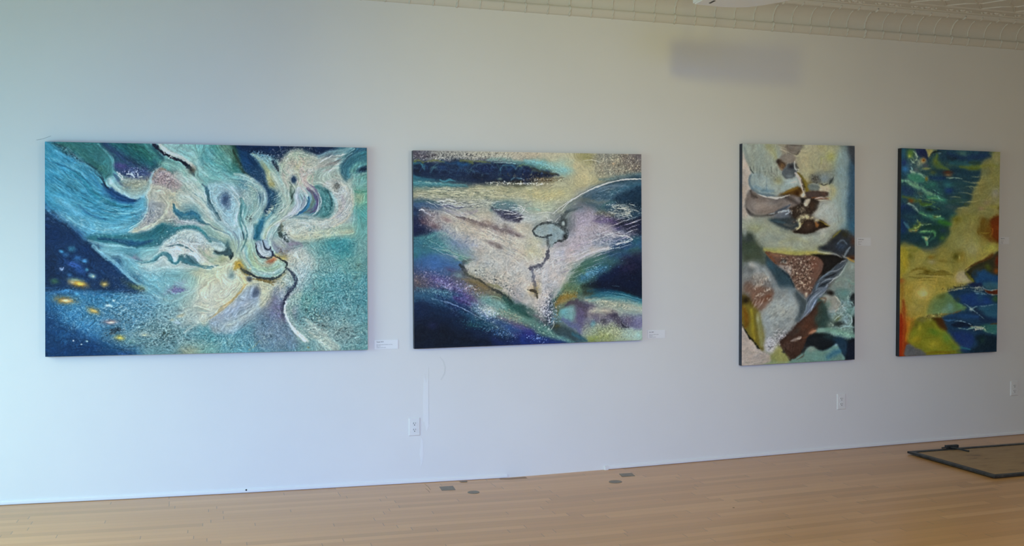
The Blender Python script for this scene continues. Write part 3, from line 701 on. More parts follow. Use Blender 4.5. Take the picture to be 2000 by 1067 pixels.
c.S('1150,650 1180,720 1260,780 1380,790 1480,820', [40, 60, 60, 50, 30], 'b8bcc0', .8, .9, .3, .3, .2)
c.K(1230, 790, 130, 50, 10, '7a7880 d8d4d0 98909c', 220, 3, .5)
c.B(1250, 560, 70, 50, 0, 'b4d0d0', .6)
# teal valley
c.P('400,930 520,905 700,910 850,895 1000,860 1060,820 1100,800 1200,840 1320,830 1420,830 1500,900 1560,980 1500,960 1400,880 1300,860 1200,890 1120,960 1080,1010 960,1020 820,1030 680,990 560,980 460,960', '2c7484', .9, 14, 4)
c.S('520,940 680,960 800,985 900,990 1010,960', [16, 30, 50, 40, 14], '1a4a80', .85, .8, .3)
c.S('900,940 1000,920 1090,840 1180,850', [30, 50, 50, 20], '1f6878', .7, .9, .4)
c.S('1220,850 1320,832 1400,838 1470,880 1520,940 1570,1010', [14, 22, 24, 26, 22, 16], '2f8a92', .85, .5, .3)
c.S('800,880 900,880 980,850 1040,800', [10, 26, 22, 8], 'b0c0c4', .7, .9, .5, .4)
c.S('430,960 560,1000 700,1010 850,1030', [16, 30, 20, 14], 'a0d0dc', .7, .7, .4)
c.P('1100,1010 1180,930 1290,870 1400,865 1480,910 1540,990 1600,1080 1600,1200 1050,1200', 'bfd2d2', .9, 12, 4)
c.K(1330, 980, 220, 110, 0, 'dfe8ea 8aa8b8 a0b0c0 e8ece8', 420, 4, .55)
c.S('1100,1020 1190,940 1300,880 1400,880', [10, 14, 14, 8], 'c8d8cc', .6, .7)
# ---- upper right
c.tile(400, 265, 4.742)
c.P('270,80 380,130 430,180 480,260 540,330 560,460 620,520 640,620 560,720 520,690 540,600 520,520 450,430 380,350 320,300 300,180', '123a66', .9, 14, 5)
c.P('300,80 1180,108 1100,150 1040,185 950,140 860,110 780,140 740,200 680,240 620,210 560,190 460,160 380,150', '10264a', .95, 14, 5)
c.S('150,90 230,180 290,260 320,330', [90, 80, 50, 20], '3a5a38', .6, .9, .4)
c.S('60,100 120,180 200,280 300,330', 90, '2f7870', .6, .95, .4)
c.S('240,130 290,230 340,330 400,380', [20, 34, 40, 16], '2c3a28', .7, .9, .3)
c.S('-40,240 60,300 200,370 330,390 420,430 500,500', [50, 60, 70, 50, 40, 30], '7ab8bc', .75, .9, .5)
c.S('-40,200 100,270 220,340', 60, '4a9ca4', .6, .9, .5)
c.S('250,350 360,380 450,440 520,520 530,600 500,680 450,760 430,860 400,960', [20, 50, 60, 60, 60, 60, 60, 70, 80], 'a9c6c2', .85, .6, .45)
c.K(380, 440, 130, 60, 30, 'd8dcd4 c8ccc8', 160, 3, .6)
c.S('380,440 430,520 450,600 430,700 380,760 360,860', [40, 60, 60, 50, 50, 60], '9fc4bc', .7, .9, .4)
c.B(430, 560, 30, 45, 10, '7a9c94', .5)
c.K(385, 765, 40, 30, -40, '405058 2f3f48', 40, 4, .7)
c.P('0,440 120,420 240,440 290,520 300,620 290,740 300,830 330,900 280,960 180,900 80,800 20,700 0,600', '9cc6d4', .85, 18, 5)
c.B(165, 590, 42, 62, 0, '3c5a84', .95); c.B(190, 650, 20, 26, 0, '5a7aa0', .5); c.K(165, 600, 60, 80, 0, '35486a 6a80a0', 120, 3, .5)
c.S('225,480 280,560 300,640 270,740 260,820', [30, 34, 36, 30, 30], 'b9d6e0', .7, .8, .3)
c.S('310,580 325,640 300,720 300,800 330,880 345,960 330,1030', [26, 44, 26, 22, 22, 16, 8], '3f8a94', .9, .5, .3)
c.S('330,600 350,680 325,760', [16, 24, 14], '5aa2a6', .6, .8)
c.S('-10,480 5,560 20,640 70,700 110,760 130,780', [26, 24, 22, 26, 20, 8], '2a6a88', .85, .6, .2, .4)
c.S('0,560 40,640 100,720 160,800 240,860', [30, 30, 40, 40, 30], 'bcd4dc', .6, .8, .3)
c.S('-20,780 60,850 150,900 210,950', [30, 30, 40, 20], 'b8c8c0', .7, .8, .4)
c.S('0,800 60,850 130,880 200,910 230,960', [8, 10, 12, 10, 6], '5a8aa4', .6, .6)
c.S('-10,930 70,960 140,1000 200,1060', [24, 40, 50, 30], '5a92a8', .7, .7, .3)
c.S('240,880 280,940 290,1000 270,1080', [10, 16, 12, 8], '7a9ab0', .6, .6)
c.S('200,860 250,920 260,1000', 10, '8aa4b4', .5, .7)
c.S('330,880 335,940 325,1010', [10, 14, 8], '44586a', .8, .5)
c.S('340,860 400,850 440,900 440,980', [50, 60, 60, 50], 'b7d4dc', .7, .9, .3)
# yellow plume
c.S('420,160 500,230 560,320 590,400 620,460', [14, 34, 50, 50, 24], 'a3a878', .85, .8, .5)
c.S('410,165 480,200 560,230 620,290 660,380 690,460', [20, 60, 80, 80, 60, 40], '8ab4b8', .85, .8, .4)
c.K(520, 190, 120, 40, 15, 'b8dce8 6ab0d0', 200, 3.4, .6)
c.S('600,350 650,420 700,500 730,560', [60, 60, 40, 20], 'b4ccc4', .8, .9, .4)
c.S('620,240 650,290 660,320', [40, 40, 14], '16304e', .9, .6)
c.B(598, 445, 24, 22, 0, 'a09a50', .7)
for k in range(9):
    y0 = 500 + k * 20; c.S('%d,%d %d,%d %d,%d' % (690 + k * 7, 470 + k * 9, 670 + k * 5, y0 + 30, 600 - k * 6, y0 + 70), [4, 7, 3], 'c0d0c4', .65, .5, 0, .3)
c.S('580,500 620,600 600,700', [40, 70, 40], '255e80', .5, .9)
c.S('700,450 740,520 750,600 700,680 620,740 560,800 520,900 530,1000 560,1060', [30, 40, 36, 30, 40, 40, 40, 36, 20], 'b5d0c8', .85, .6, .55)
# big white plume
c.P('700,210 760,150 850,130 930,160 1000,190 1030,240 980,290 950,360 950,440 900,470 840,460 790,480 740,440 700,380 680,300', 'b0beae', .85, 22, 7)
c.K(850, 250, 240, 170, 0, 'd8dcd4 e4dcd4 8a9c98 c8b8b8 9ab0a0', 1100, 3.2, .5)
c.B(850, 180, 80, 40, 0, '8aae9c', .5, .3); c.B(770, 330, 50, 70, 0, 'c8c0b8', .6); c.B(860, 290, 40, 60, 10, 'b4b890', .5); c.B(800, 250, 60, 30, 0, 'c8b4ac', .5, .4)
c.B(808, 400, 30, 42, 0, '1f3f66', .98, 0, 1.3)
c.S('850,330 900,280 960,250 1060,240 1160,210 1260,180 1330,160', [30, 50, 60, 50, 40, 40, 30], 'b4c0bc', .75, .8, .6)
c.S('1040,290 1120,270 1200,240 1260,215', [16, 22, 20, 10], '7a6f70', .7, .8, .6, .4)
c.S('1040,190 1150,150 1260,140 1350,110', [40, 40, 50, 30], '8ab4bc', .8, .8, .6)
c.S('1050,240 1160,190 1290,170 1380,120', [8, 9, 8, 6], 'cfe0e2', .7, .5, 0, .6)
c.S('920,470 900,400 950,330 1040,290 1140,270 1240,250 1290,200', [60, 60, 60, 40, 30, 30, 20], 'c0bcb8', .7, .8, .55)
c.S('870,470 900,520 930,580 900,640 840,700 760,760 680,800 600,860 570,960 590,1060', [50, 60, 60, 50, 50, 50, 50, 56, 50, 30], 'bcd0d0', .85, .6, .6)
c.S('780,470 780,540 800,590 760,640', [26, 26, 30, 12], '4a6a60', .6, .7, .3, .3); c.B(792, 560, 14, 24, 20, '2c4a48', .8)
c.S('850,480 830,560 850,620 800,690 720,760 640,820', [30, 50, 60, 40, 30, 20], 'c4cce0', .75, .7, .4)
c.S('905,560 890,640 830,700 760,760', [16, 24, 20, 10], '8f90b8', .6, .8, .4)
c.S('940,480 1000,550 1030,610 1010,680 960,710', [30, 34, 30, 26, 10], '5a4a80', .9, .6, .3)
c.S('945,560 940,630 890,690 830,730', [16, 30, 30, 12], '1f6aa0', .9, .5, .2)
c.S('985,560 990,620 960,680 900,710', [16, 34, 34, 14], '5f7a68', .75, .7, .4)
c.S('880,300 890,380 920,440 1000,500 1050,560 1060,640 1030,700', [40, 46, 50, 30, 16, 12, 8], 'b8a8b0', .65, .8, .5)
c.S('1020,520 1040,600 1030,690 980,730', [8, 9, 9, 5], 'cfd8e0', .85, .4)
c.S('1020,470 1090,480 1140,540 1150,620 1130,700 1080,750', [40, 70, 80, 70, 60, 30], '3a8088', .9, .5, .3)
c.S('1090,470 1140,520 1160,600 1150,680', [14, 22, 22, 12], '1f5c68', .8, .7, .2)
c.S('1000,420 1010,360 1060,310 1140,290 1220,290', [50, 60, 60, 50, 30], '9cbab4', .8, .8, .5)
c.S('1070,440 1080,360 1150,310 1230,290', [60, 50, 40, 20], 'b6cac4', .7, .8, .5)
c.P('1080,440 1150,400 1240,410 1330,480 1370,570 1370,660 1320,760 1230,820 1130,850 1050,850 1040,790 1130,760 1190,700 1200,640 1180,560 1150,510 1100,480', 'b6c0c0', .9, 10, 5)
c.S('1250,440 1330,510 1370,600 1350,700 1280,790 1180,840', [30, 34, 26, 22, 24, 20], 'd2cfb8', .7, .7, .5)
c.S('1150,530 1200,600 1210,680 1150,760', [30, 30, 24, 20], '9ec4c8', .75, .8, .4)
c.S('1260,560 1280,640 1240,720 1170,770', [40, 50, 50, 30], 'a8a2b8', .55, .9, .4)
c.B(1215, 450, 34, 42, 20, '5f6260', .75, .5); c.K(1215, 460, 50, 70, 10, '3a4448 5a5850', 90, 3.4, .6)
c.K(1270, 600, 110, 200, 0, 'e0e0dc 8a9498', 420, 2.8, .45)
c.P('1290,170 1370,130 1480,110 1502,160 1502,320 1440,350 1360,370 1300,410 1250,330 1250,240', '3c7a88', .85, 14, 4)
c.S('1260,340 1280,250 1340,180 1420,130 1500,120', [16, 24, 26, 34, 30], '2b5878', .85, .7, .3)
c.S('1500,160 1420,170 1340,230 1310,310 1330,380', [20, 26, 26, 30, 26], '3a8aa0', .7, .8, .5)
c.P('1340,330 1380,260 1450,220 1502,230 1502,400 1420,400', '6aa8a0', .75, 16, 4)
c.B(1465, 310, 56, 30, -20, '1c3356', .97, 0, 1.2); c.S('1350,350 1400,360 1460,350 1500,340', [30, 30, 20, 10], '9ac4c0', .7, .9, .4)
for p in ('1262,350 1290,385 1320,390', '1280,230 1310,190 1360,160', '1270,300 1285,350'): c.S(p, 5, 'b4d8dc', .7, .5)
c.S('1380,420 1450,460 1500,470', [60, 70, 60], '7ab0a8', .6, .9, .3); c.S('1380,510 1440,520 1505,505', [20, 22, 12], '3f9a88', .7, .8)
c.B(1430, 580, 50, 60, 0, 'b0ac84', .6); c.B(1440, 700, 70, 80, 0, '58a8a4', .6)
c.S('720,850 800,800 900,780 1000,790 1080,800 1180,780', [60, 80, 90, 90, 80, 60], 'c3cfcb', .85, .8, .4)
c.S('760,910 880,940 1040,920 1200,900 1360,880', [60, 90, 90, 70, 50], 'cdceae', .7, .95, .3)
c.B(770, 880, 60, 50, 0, 'd2d8d2', .8)
c.S('700,770 790,740 880,760 980,760', [12, 26, 24, 10], '6a9098', .75, .7, .3, .3)
c.S('690,830 670,880 700,930 745,970', [26, 34, 34, 26], '3f5350', .9, .4, 0, .8)
c.K(725, 930, 36, 50, 30, '2a4050 e8eef0 3a5060', 120, 4, .8); c.S('700,870 690,800 720,780', [20, 24, 10], '8a8a6a', .6, .8)
c.K(960, 850, 50, 30, 0, 'f0f4f4 7ab0b8', 60, 4, .6)
c.S('770,1000 830,990 880,1010 860,1060', [30, 40, 34, 20], '8a7a94', .7, .8, 0, .5)
c.B(1210, 990, 120, 60, 0, '2c8a96', .7, .2); c.B(1000, 1010, 90, 40, 0, '80b4b4', .6)
c.S('440,960 470,890 500,800 520,760', [30, 60, 60, 30], '216f96', .92, .6, .2); c.S('440,950 450,1000 500,1030 540,1060', [20, 16, 20, 16], '2a5a8c', .85, .5)
c.S('520,1000 540,900 590,830 680,780', [20, 26, 30, 20], 'c8d4ac', .7, .7, .4); c.S('560,1000 580,900 640,830', [12, 14, 10], '90c4cc', .6, .6)
c.S('630,960 680,990 720,1020', [60, 70, 60], 'c4d8cc', .6, .9)
c.K(580, 690, 80, 30, -50, 'd4e0d8 9ab8a0 e0dcc0', 110, 4, .75)
c.S('470,770 540,760 600,700', [30, 30, 10], '74b4c8', .6, .9, 0, .3, .5)
# ---- lower left
c.tile(80, 480, 4.742)
c.P('20,-20 470,-20 540,60 620,120 700,200 790,290 870,350 940,400 860,430 700,425 520,405 300,400 20,400', '17345f', .92, 16, 5)
c.S('40,60 100,180 80,300', 160, '122544', .6, .95)
c.S('600,120 680,190 760,270 840,330', [40, 50, 40, 20], '1d5286', .6, .95, .4)
c.S('470,-10 560,70 650,130 730,210 810,290 900,350 1000,400', [30, 44, 36, 30, 26, 26, 20], '84c4da', .85, .5, .3, .5)
c.S('500,20 620,60 760,90 900,120', [30, 60, 60, 40], 'a0d2dc', .55, .95, .4)
c.S('780,60 850,100 900,130 1000,140 1060,90 1110,55 1160,80 1180,130 1230,150 1260,110', [10, 24, 24, 30, 34, 26, 30, 34, 30, 16], '3f96a8', .8, .6, .2, .4)
c.B(850, 100, 50, 26, 30, '8a7a98', .6, .4)
c.P('1170,-30 1450,-30 1530,60 1600,110 1600,180 1500,150 1440,90 1400,60 1380,140 1340,60 1260,70 1240,30 1210,110 1180,90 1200,40', 'ccd6d8', .85, 8, 5)
c.P('1250,80 1340,80 1380,140 1430,150 1500,190 1560,180 1560,230 1480,210 1390,170 1300,150', '558ea0', .8, 10, 5)
c.S('1440,0 1490,70 1540,100 1600,110', [20, 22, 18, 10], '7a9a8a', .7, .7)
c.B(1530, 60, 60, 60, 0, 'b4b890', .5)
c.S('900,160 1040,170 1200,190 1340,200', [60, 90, 90, 60], 'bcdada', .6, .95, .3)
c.S('820,180 960,270 1080,340 1200,420', [40, 60, 70, 60], '86c6d4', .55, .95, .4)
c.S('1400,240 1500,260 1600,270', [80, 120, 120], 'c6cfb2', .6, .95)
c.B(1210, 395, 60, 26, -12, '7c7ab0', .75, .5); c.B(1270, 340, 60, 30, -20, '9aa4c4', .5, .4); c.K(1210, 395, 90, 40, -10, '5a589a 9490c0 b8d8e0', 170, 3, .6)
c.B(850, 370, 90, 24, 25, '4f6a44', .8, .3); c.B(910, 380, 50, 22, 15, 'a8b470', .6, .4)
c.S('880,420 980,440 1060,480 1150,500', [30, 24, 20, 10], '4f8098', .5, .9, 0, .3, .5)
c.S('1020,440 1120,490 1200,500 1300,450 1400,410 1500,350', [20, 30, 30, 34, 40, 40], 'a4ced4', .6, .9, .4)
c.P('40,405 200,400 400,420 600,440 850,450 1000,500 1000,620 900,760 700,830 500,850 300,720 150,560 40,480', '3a86b8', .55, 50, 8, .3)
c.S('60,430 200,420 400,430 640,450', 26, '2f72ac', .5, .95, .3)
c.B(330, 620, 170, 90, 20, '3f90c4', .55, .4); c.B(130, 560, 90, 90, 0, '2466a0', .5); c.B(400, 720, 120, 60, 20, '3f8ec2', .6, .5)
c.P('30,640 100,640 200,740 330,800 480,850 600,930 800,960 860,1000 860,1060 30,1060', '143c6e', .85, 50, 10)
c.B(200, 820, 80, 60, 20, '1f5f96', .5)
# rough sea-bed of mottled blue
c.K(820, 640, 520, 230, 10, '2f5a6c 20404f 9cc4d0 3f6c7c a8ccd8 b0c8d4', 2600, 3.2, .42)
c.K(1050, 820, 420, 130, 10, '2a4a50 a8ccd0 3a5c60 8ab8bc c0d4d0', 1500, 3.4, .45)
c.K(680, 770, 60, 22, 0, '16283a 1c3448', 110, 5, .8, 8, 10); c.K(640, 800, 50, 14, -20, '1c2c3a', 50, 5, .8, 8, -20)
c.K(300, 640, 250, 150, 20, '7cc0e4 5aa8d8 1c4a80', 700, 2.6, .5)
c.K(760, 520, 300, 60, 5, '86c0dc 4a90c0', 300, 2.6, .4)
c.K(1130, 800, 80, 50, 0, '2c4438 4a6048', 120, 4, .6); c.K(950, 900, 120, 30, 0, '2f4c60 7aa8a8', 160, 4, .5)
c.S('560,930 700,950 850,955', [6, 10, 8], '18304c', .6, .7, 0, 1.5, .6)
c.B(820, 880, 90, 30, 0, '6aa8a0', .6, .4); c.B(740, 990, 90, 16, 0, '2a5aa4', .5); c.B(1330, 960, 90, 30, 0, 'a8a888', .5, .5)
c.B(1460, 830, 120, 70, 0, '3f94a6', .55, .4)
# gold lights
def gold(x, y, rx, ry, a, q1='b89a4a', q2='e4d8a0', d=0):
    c.B(x, y, rx * 1.25, ry * 1.35, a, q1, .75, .3); c.B(x + rx * .2, y + ry * .1, rx * .62, ry * .55, a, q2, .9)
def night_lights():
    c.tile(80, 480, 4.742)
    c.B(310, 305, 60, 20, 10, '6a9898', .6); gold(340, 340, 56, 22, 15, 'b8922c', 'e8c860'); c.B(280, 325, 26, 16, 10, 'c0b890', .5)
    gold(212, 495, 64, 24, 8, 'a8862c', 'e8d49a'); c.B(225, 492, 24, 10, 0, 'f4ecd0', .8)
    gold(570, 345, 24, 18, 0, '8a7c38', 'c8b878'); gold(470, 592, 40, 18, 25, 'a8964a', 'dcc470'); gold(625, 697, 44, 16, 0, 'a08c94', 'ecdccc'); gold(712, 843, 32, 16, 10, 'a8a444', 'e0d464')
    c.B(465, 268, 30, 20, 30, '7ab0c0', .8); c.B(470, 270, 10, 8, 0, 'd8d8b0', .8); c.B(125, 315, 34, 22, 10, '3c6a54', .7); c.B(605, 545, 22, 10, 10, 'c0e0ea', .9)
    c.B(940, 812, 44, 20, 15, 'a8c8c8', .8); c.B(940, 820, 20, 8, 0, 'dcdca8', .7); c.B(1270, 640, 34, 14, -20, 'd8d8b4', .7); c.B(1240, 705, 30, 14, 20, 'b8d8ec', .7); c.B(1190, 680, 24, 12, 0, 'a8b8a0', .6)
    for x, y, r, q in ((295, 868, 6, 'e0f0fc'), (363, 905, 6, 'd0ecf8'), (410, 875, 10, 'bce8f0'), (655, 498, 9, 'c8ecf4'), (640, 548, 7, 'c0e4f0'), (395, 132, 22, '4a94cc'), (415, 212, 14, '4a94b0'), (325, 435, 18, '4fa8dc'), (185, 40, 16, '3c88b4'), (255, 255, 22, '2a5c90'), (330, 110, 30, '2a609c'), (280, 20, 30, '2f6c8c'), (225, 70, 26, '2c5e90'), (185, 205, 16, '7090b8')): c.B(x, y, r, r * .8, 20, q, .85, .2)
    c.B(300, 165, 50, 20, 15, '3a66c0', .8, .3); c.B(350, 210, 60, 30, 25, '2a5aa0', .7, .3); c.S('170,195 190,215 205,190', 5, '7a98c8', .8, .5)
    c.K(230, 405, 60, 18, 0, '4a98cc 3a80b8', 60, 4, .7)
night_lights()
# ---- lower right
c.tile(400, 480, 4.742)
# cream body and rays
c.P('-60,170 60,160 170,140 270,110 330,200 420,270 400,330 360,380 300,430 240,500 170,560 110,620 40,650 -60,700', 'c9d2bc', .9, 24, 5)
c.S('-60,420 80,360 200,280 300,260', [120, 150, 130, 60], 'd4dac8', .7, .95, .2)
c.S('-60,640 40,560 130,470 240,370', [60, 90, 90, 60], 'd9dccf', .6, .95, .2)
c.B(60, 250, 110, 60, -20, 'b8d0b0', .6); c.B(120, 120, 90, 40, -20, 'a8b484', .6); c.B(30, 130, 60, 30, -10, '84a890', .6, .3)
c.S('60,60 120,70 170,50 220,80', [20, 26, 34, 14], '4f7f86', .7, .7)
c.P('60,30 130,50 170,10 210,20 235,90 215,110 190,80 130,70', '4a6a70', .85, 7, 4)
c.P('30,-40 110,-40 170,10 180,40 120,50 70,30', 'a8c8d0', .85, 8, 3)
c.S('0,200 50,180 100,175', [10, 22, 10], '4a8a9c', .7, .7)
c.B(215, 220, 34, 26, 30, '9ab4a8', .6); c.B(232, 272, 26, 36, 0, '6f969a', .75); c.B(232, 280, 8, 14, 0, '9cc4cc', .7)
# rays
c.P('360,380 470,340 600,340 645,390 600,480 520,560 420,650 310,740 240,800 60,800 20,700 130,600 240,510', 'a6bccc', .9, 20, 5)
c.S('60,680 200,600 330,520 430,450', [100, 110, 90, 50], '98b0d0', .6, .95, .3); c.S('180,740 320,660 450,570 560,460', [60, 70, 60, 40], 'b8ccc8', .7, .95, .3)
c.S('350,350 290,430 220,500 130,570 60,640', [10, 16, 16, 14, 8], 'c4a860', .75, .8, .2); c.S('300,260 350,310 330,380', [40, 40, 20], 'd4c890', .6, .95)
c.P('400,330 500,310 600,330 640,380 620,450 560,520 500,560 480,470 440,380', 'cbcfb0', .85, 20, 5)
c.B(452, 422, 36, 50, 15, '5a6a8c', .9, .1); c.B(440, 395, 20, 24, 0, '7a8a9a', .5)
c.S('640,380 600,470 520,570 430,660 330,740 230,810', [10, 12, 12, 12, 10, 8], '7c8c98', .45, .9)
c.P('645,400 700,360 760,330 800,340 780,400 740,450 715,500 715,580 735,680 790,780 840,870 800,960 500,960 430,800 500,620 600,500', '6e86a0', .75, 30, 8)
c.B(640, 600, 80, 130, 20, '7a749c', .75, .2); c.B(690, 640, 50, 60, 0, '6a5480', .5, .3); c.B(600, 720, 140, 70, 0, '5f86a4', .5, .4); c.B(500, 700, 80, 60, -40, '5a88a0', .5, .4)
c.P('650,380 700,310 750,230 790,260 810,310 800,350 760,400 730,440 700,480 650,480', 'bcc4bc', .85, 14, 4); c.B(700, 340, 40, 60, -30, 'd0d0b0', .7); c.B(745, 385, 24, 22, 0, '4f6480', .8); c.B(690, 450, 40, 60, 20, '9ab0cc', .6)
c.P('770,60 900,0 940,60 960,160 940,260 900,340 880,420 830,450 790,470 740,540 720,600 715,540 760,470 820,390 830,310 800,250 745,200 745,130', 'ced4d4', .75, 26, 6)
c.B(800, 110, 60, 60, 0, 'd8d8c8', .7); c.B(860, 270, 50, 60, 0, 'c4d0dc', .6)
c.P('720,560 760,480 820,440 880,430 860,520 800,560 790,620 830,700 880,770 920,830 960,870 900,885 840,830 770,740 730,650', 'a8cac0', .8, 14, 4)
c.S('735,200 790,245 820,300 815,350 790,390 745,440 720,490 705,540 700,600', [10, 30, 30, 30, 34, 30, 26, 20, 10], '39405e', .95, .3, 0, .5)
c.S('710,500 690,560 700,640 720,700', [30, 50, 40, 20], '4a4568', .75, .9)
c.S('735,520 715,570 730,640 770,720 830,790 880,840 910,880', [20, 20, 18, 22, 34, 40, 20], 'dce4e6', .92, .4, 0, .3); c.S('745,560 770,640 820,730', [4, 5, 4], 'a8c4c8', .7, .4)
# swirl core
c.P('325,0 340,80 360,170 420,230 500,280 580,290 660,270 720,220 745,190 720,140 680,110 640,60 600,0 560,-60 330,-60', 'a8ccc0', .92, 8, 3)
c.S('390,0 400,90 440,170 520,210 600,210 670,170', [50, 60, 60, 50, 40, 20], 'a4c49c', .7, .9, .3); c.S('350,0 360,100 410,200 500,260 600,260 690,210', [30, 40, 40, 36, 36, 20], '8ac4cc', .75, .8, .4)
c.S('430,60 470,150 560,180 640,130', [30, 34, 34, 20], 'a8a480', .6, .9, .3); c.S('420,230 520,250 620,240 700,190', [16, 22, 24, 14], 'c0dce0', .7, .8, .3)
c.S('330,20 350,120 400,200', [26, 26, 20], 'c8cfc0', .7, .7, .3)
c.B(600, 120, 60, 26, -30, 'b07050', .8, .3); c.B(570, 90, 40, 20, 0, 'c8b460', .6); c.B(650, 90, 40, 24, 20, 'b8a850', .6, .3); c.B(700, 110, 34, 34, 0, 'd8c878', .6)
c.S('260,200 290,150 330,210 370,250 430,270', [40, 60, 44, 30, 14], 'ad9434', .85, .7, 0, .4); c.B(290, 170, 30, 22, 0, 'd0b040', .7); c.B(345, 220, 36, 22, 20, '5f6a58', .8)
c.S('310,205 380,240 440,275 520,295 590,300 660,280 720,235', [16, 20, 18, 18, 20, 14, 8], '36454e', .95, .4, 0, .6)
c.S('460,300 540,315 600,330 640,330', [14, 18, 20, 8], '8a6a28', .7, .7, 0, .5); c.S('620,310 670,290 720,250', [14, 16, 10], '9a8440', .6, .8, 0, .5); c.B(600, 320, 40, 14, 0, '3f3424', .5, .3)
c.B(392, 296, 26, 24, 20, '4a5c76', .95, .1, 1.3); c.S('370,270 350,260 330,240', [10, 14, 10], '8a8450', .6, .7)
c.P('460,10 475,60 510,95 560,105 600,80 600,40 570,0 560,-60 470,-60', '8ea8b8', .95, 5, 2)
c.S('455,-20 458,40 480,85 520,105 570,105 600,85 590,40 570,0', [8, 10, 12, 14, 20, 30, 26, 12], '2f3c5c', .95, .3, 0, .4)
for p in ('480,-10 500,40 540,70 570,60 575,30 550,20', '490,40 520,80 560,85 585,60', '500,0 520,40 550,50', '470,30 500,75 540,95'): c.S(p, 5, 'cfdde8', .85, .4)
c.S('530,20 520,0 500,-30 490,-60', [20, 18, 12, 10], '2c3a5e', .9, .4); c.S('600,60 640,95 680,115 735,140', [20, 12, 8, 10], '3f4048', .85, .4, 0, .5)
c.S('665,105 700,130 735,150 742,170 730,195', [6, 12, 24, 14, 10], '2f3036', .95, .3, 0, .5); c.B(690, 105, 40, 16, 10, 'c8b040', .7, .3)
# rough turquoise ground at the right
c.K(1150, 420, 520, 420, 40, '1f5a68 2a6878 9cd0d4 b8d8d8 3a7a88 10384a', 4200, 3.2, .42)
c.K(1150, 620, 420, 260, 30, '16303c 1f4450 b0d0d4 8ab4bc', 1400, 3.6, .5, 3, 20)
c.K(1020, 660, 160, 60, -15, '10242e 1c3844 6a6838', 170, 5, .75, 7, -15); c.K(1080, 730, 130, 50, 0, '14242e 5a3c30 2a4250', 140, 5, .7, 6, 5); c.K(1250, 780, 120, 50, 0, '202c34 4a3c3c', 120, 4.4, .7, 5, 0)
for x, y, r in ((1380, 290, 22), (1415, 178, 18), (1000, 395, 12), (1385, 680, 8), (920, 590, 14), (1300, 490, 10), (1160, 340, 8), (920, 490, 9), (1120, 610, 10), (1470, 440, 8)): c.B(x, y, r, r * .7, -20, '0f2a38', .9, .3)
c.B(1380, 210, 70, 160, 20, '86b4a4', .35, .5); c.B(1250, 350, 110, 70, 30, '4a98a8', .4, .3)
c.S('960,800 1040,860 1120,920 1200,960', [30, 56, 70, 50], 'c8d4c8', .75, .9, .2); c.S('870,780 940,850 1010,900 1100,960', [16, 16, 14, 10], '6a94a0', .4, .9, 0, .6)
c.K(1100, 930, 600, 60, 0, 'b4dce0 4a8090 d0e0d8 38606c', 900, 3, .45); c.K(300, 900, 420, 110, 0, 'a8d8e0 3a7888 8ab8a0 c0dcd8', 1500, 3, .42); c.K(600, 720, 220, 120, 0, '34485c a4bccc 5a6c88', 800, 3, .4)
c.B(940, 937, 12, 8, 0, '8a7c40', .8); c.S('380,960 440,920 480,870', [14, 18, 10], 'a8a070', .5, .9, 0, .4, .5)
# ---- second pass: broken texture and edges
c.tile(80, 265, 4.742)
c.S('960,545 972,620 960,700 920,770 860,830 790,880', [5, 8, 9, 8, 6, 4], 'b4dce0', .8, .5, 0, .3)
c.P('975,620 1040,600 1130,620 1120,700 1060,780 960,830 880,860 920,800 965,720', '8c97a4', .6, 16, 5, .3); c.S('1150,640 1120,730 1050,800 940,850 830,880', [20, 26, 24, 20, 10], 'c6ccb8', .8, .7, .3)
c.M(1000, 740, 130, 90, -40, '56607a', 'd0d0cc', .7, 1.3); c.M(1120, 400, 130, 100, 40, '5c4c58', 'd0bcb4', .75, 1.2); c.M(1250, 790, 180, 60, 10, '7a7484', 'd8d4d4', .6, 1.3)
c.M(850, 350, 200, 100, 0, '2a3460', 'b4bcd0', .4, 1.2); c.M(870, 450, 150, 60, 0, '6c7a6c', 'd4d4bc', .6, 1.4); c.M(850, 160, 260, 140, 30, '163a44', '4f9a88', .5, 1.6, 3, 35)
c.M(300, 180, 260, 60, 40, '1c4450', '5a9488', .55, 1.2, 3, 40); c.M(230, 140, 160, 22, 38, '141c34', '8c98a8', .8, 1.2); c.M(560, 330, 50, 100, -15, '2a4438', '5c8c78', .5, 1.2)
for a in ((300, 300, 320, 160, 38, 38), (560, 640, 340, 130, 20, 18), (180, 420, 200, 120, 40, 40), (750, 690, 220, 90, 0, -5)): c.M(a[0], a[1], a[2], a[3], a[4], '1c6088', '8ed0e4', .5, 1.1, 6, a[5])
c.M(420, 820, 420, 80, 18, '3a8ab0', 'bce4ee', .5, 1.5, 2, 18)
c.S('40,655 130,740 230,790 320,860 400,930', 36, '4a88b4', .5, 1, 0, 1.2)
c.M(1350, 450, 260, 260, 40, '6a9aa0', 'e0e4dc', .4, 1.4, 2, 45); c.M(1350, 980, 280, 130, 0, '7a9cb0', 'eef2f0', .7, 1.2); c.M(1150, 930, 300, 60, -10, '1c5464', '4a98a0', .4, 1.5)
c.B(1370, 310, 40, 44, 30, '50524a', .6, .3)
c.tile(400, 265, 4.742)
c.M(400, 520, 200, 200, 40, '5f8c90', 'e0e4d8', .55, 1.2); c.M(850, 280, 240, 170, 0, '6f8c8c', 'e8e0d8', .7, 1.1); c.M(1250, 600, 200, 260, 10, '7f9498', 'ece8e0', .6, 1.1)
c.M(1000, 840, 330, 90, 0, '88a4a4', 'ece8dc', .55, 1.2); c.M(150, 620, 150, 170, 0, '5a88a4', 'd8e4ec', .5, 1.2); c.M(1100, 620, 80, 130, 0, '1f5460', '7cb4b8', .6, 1.2, 2, 70); c.M(650, 620, 90, 130, 20, '1c4c60', 'b0ccc8', .6, 1.2, 4, -55)
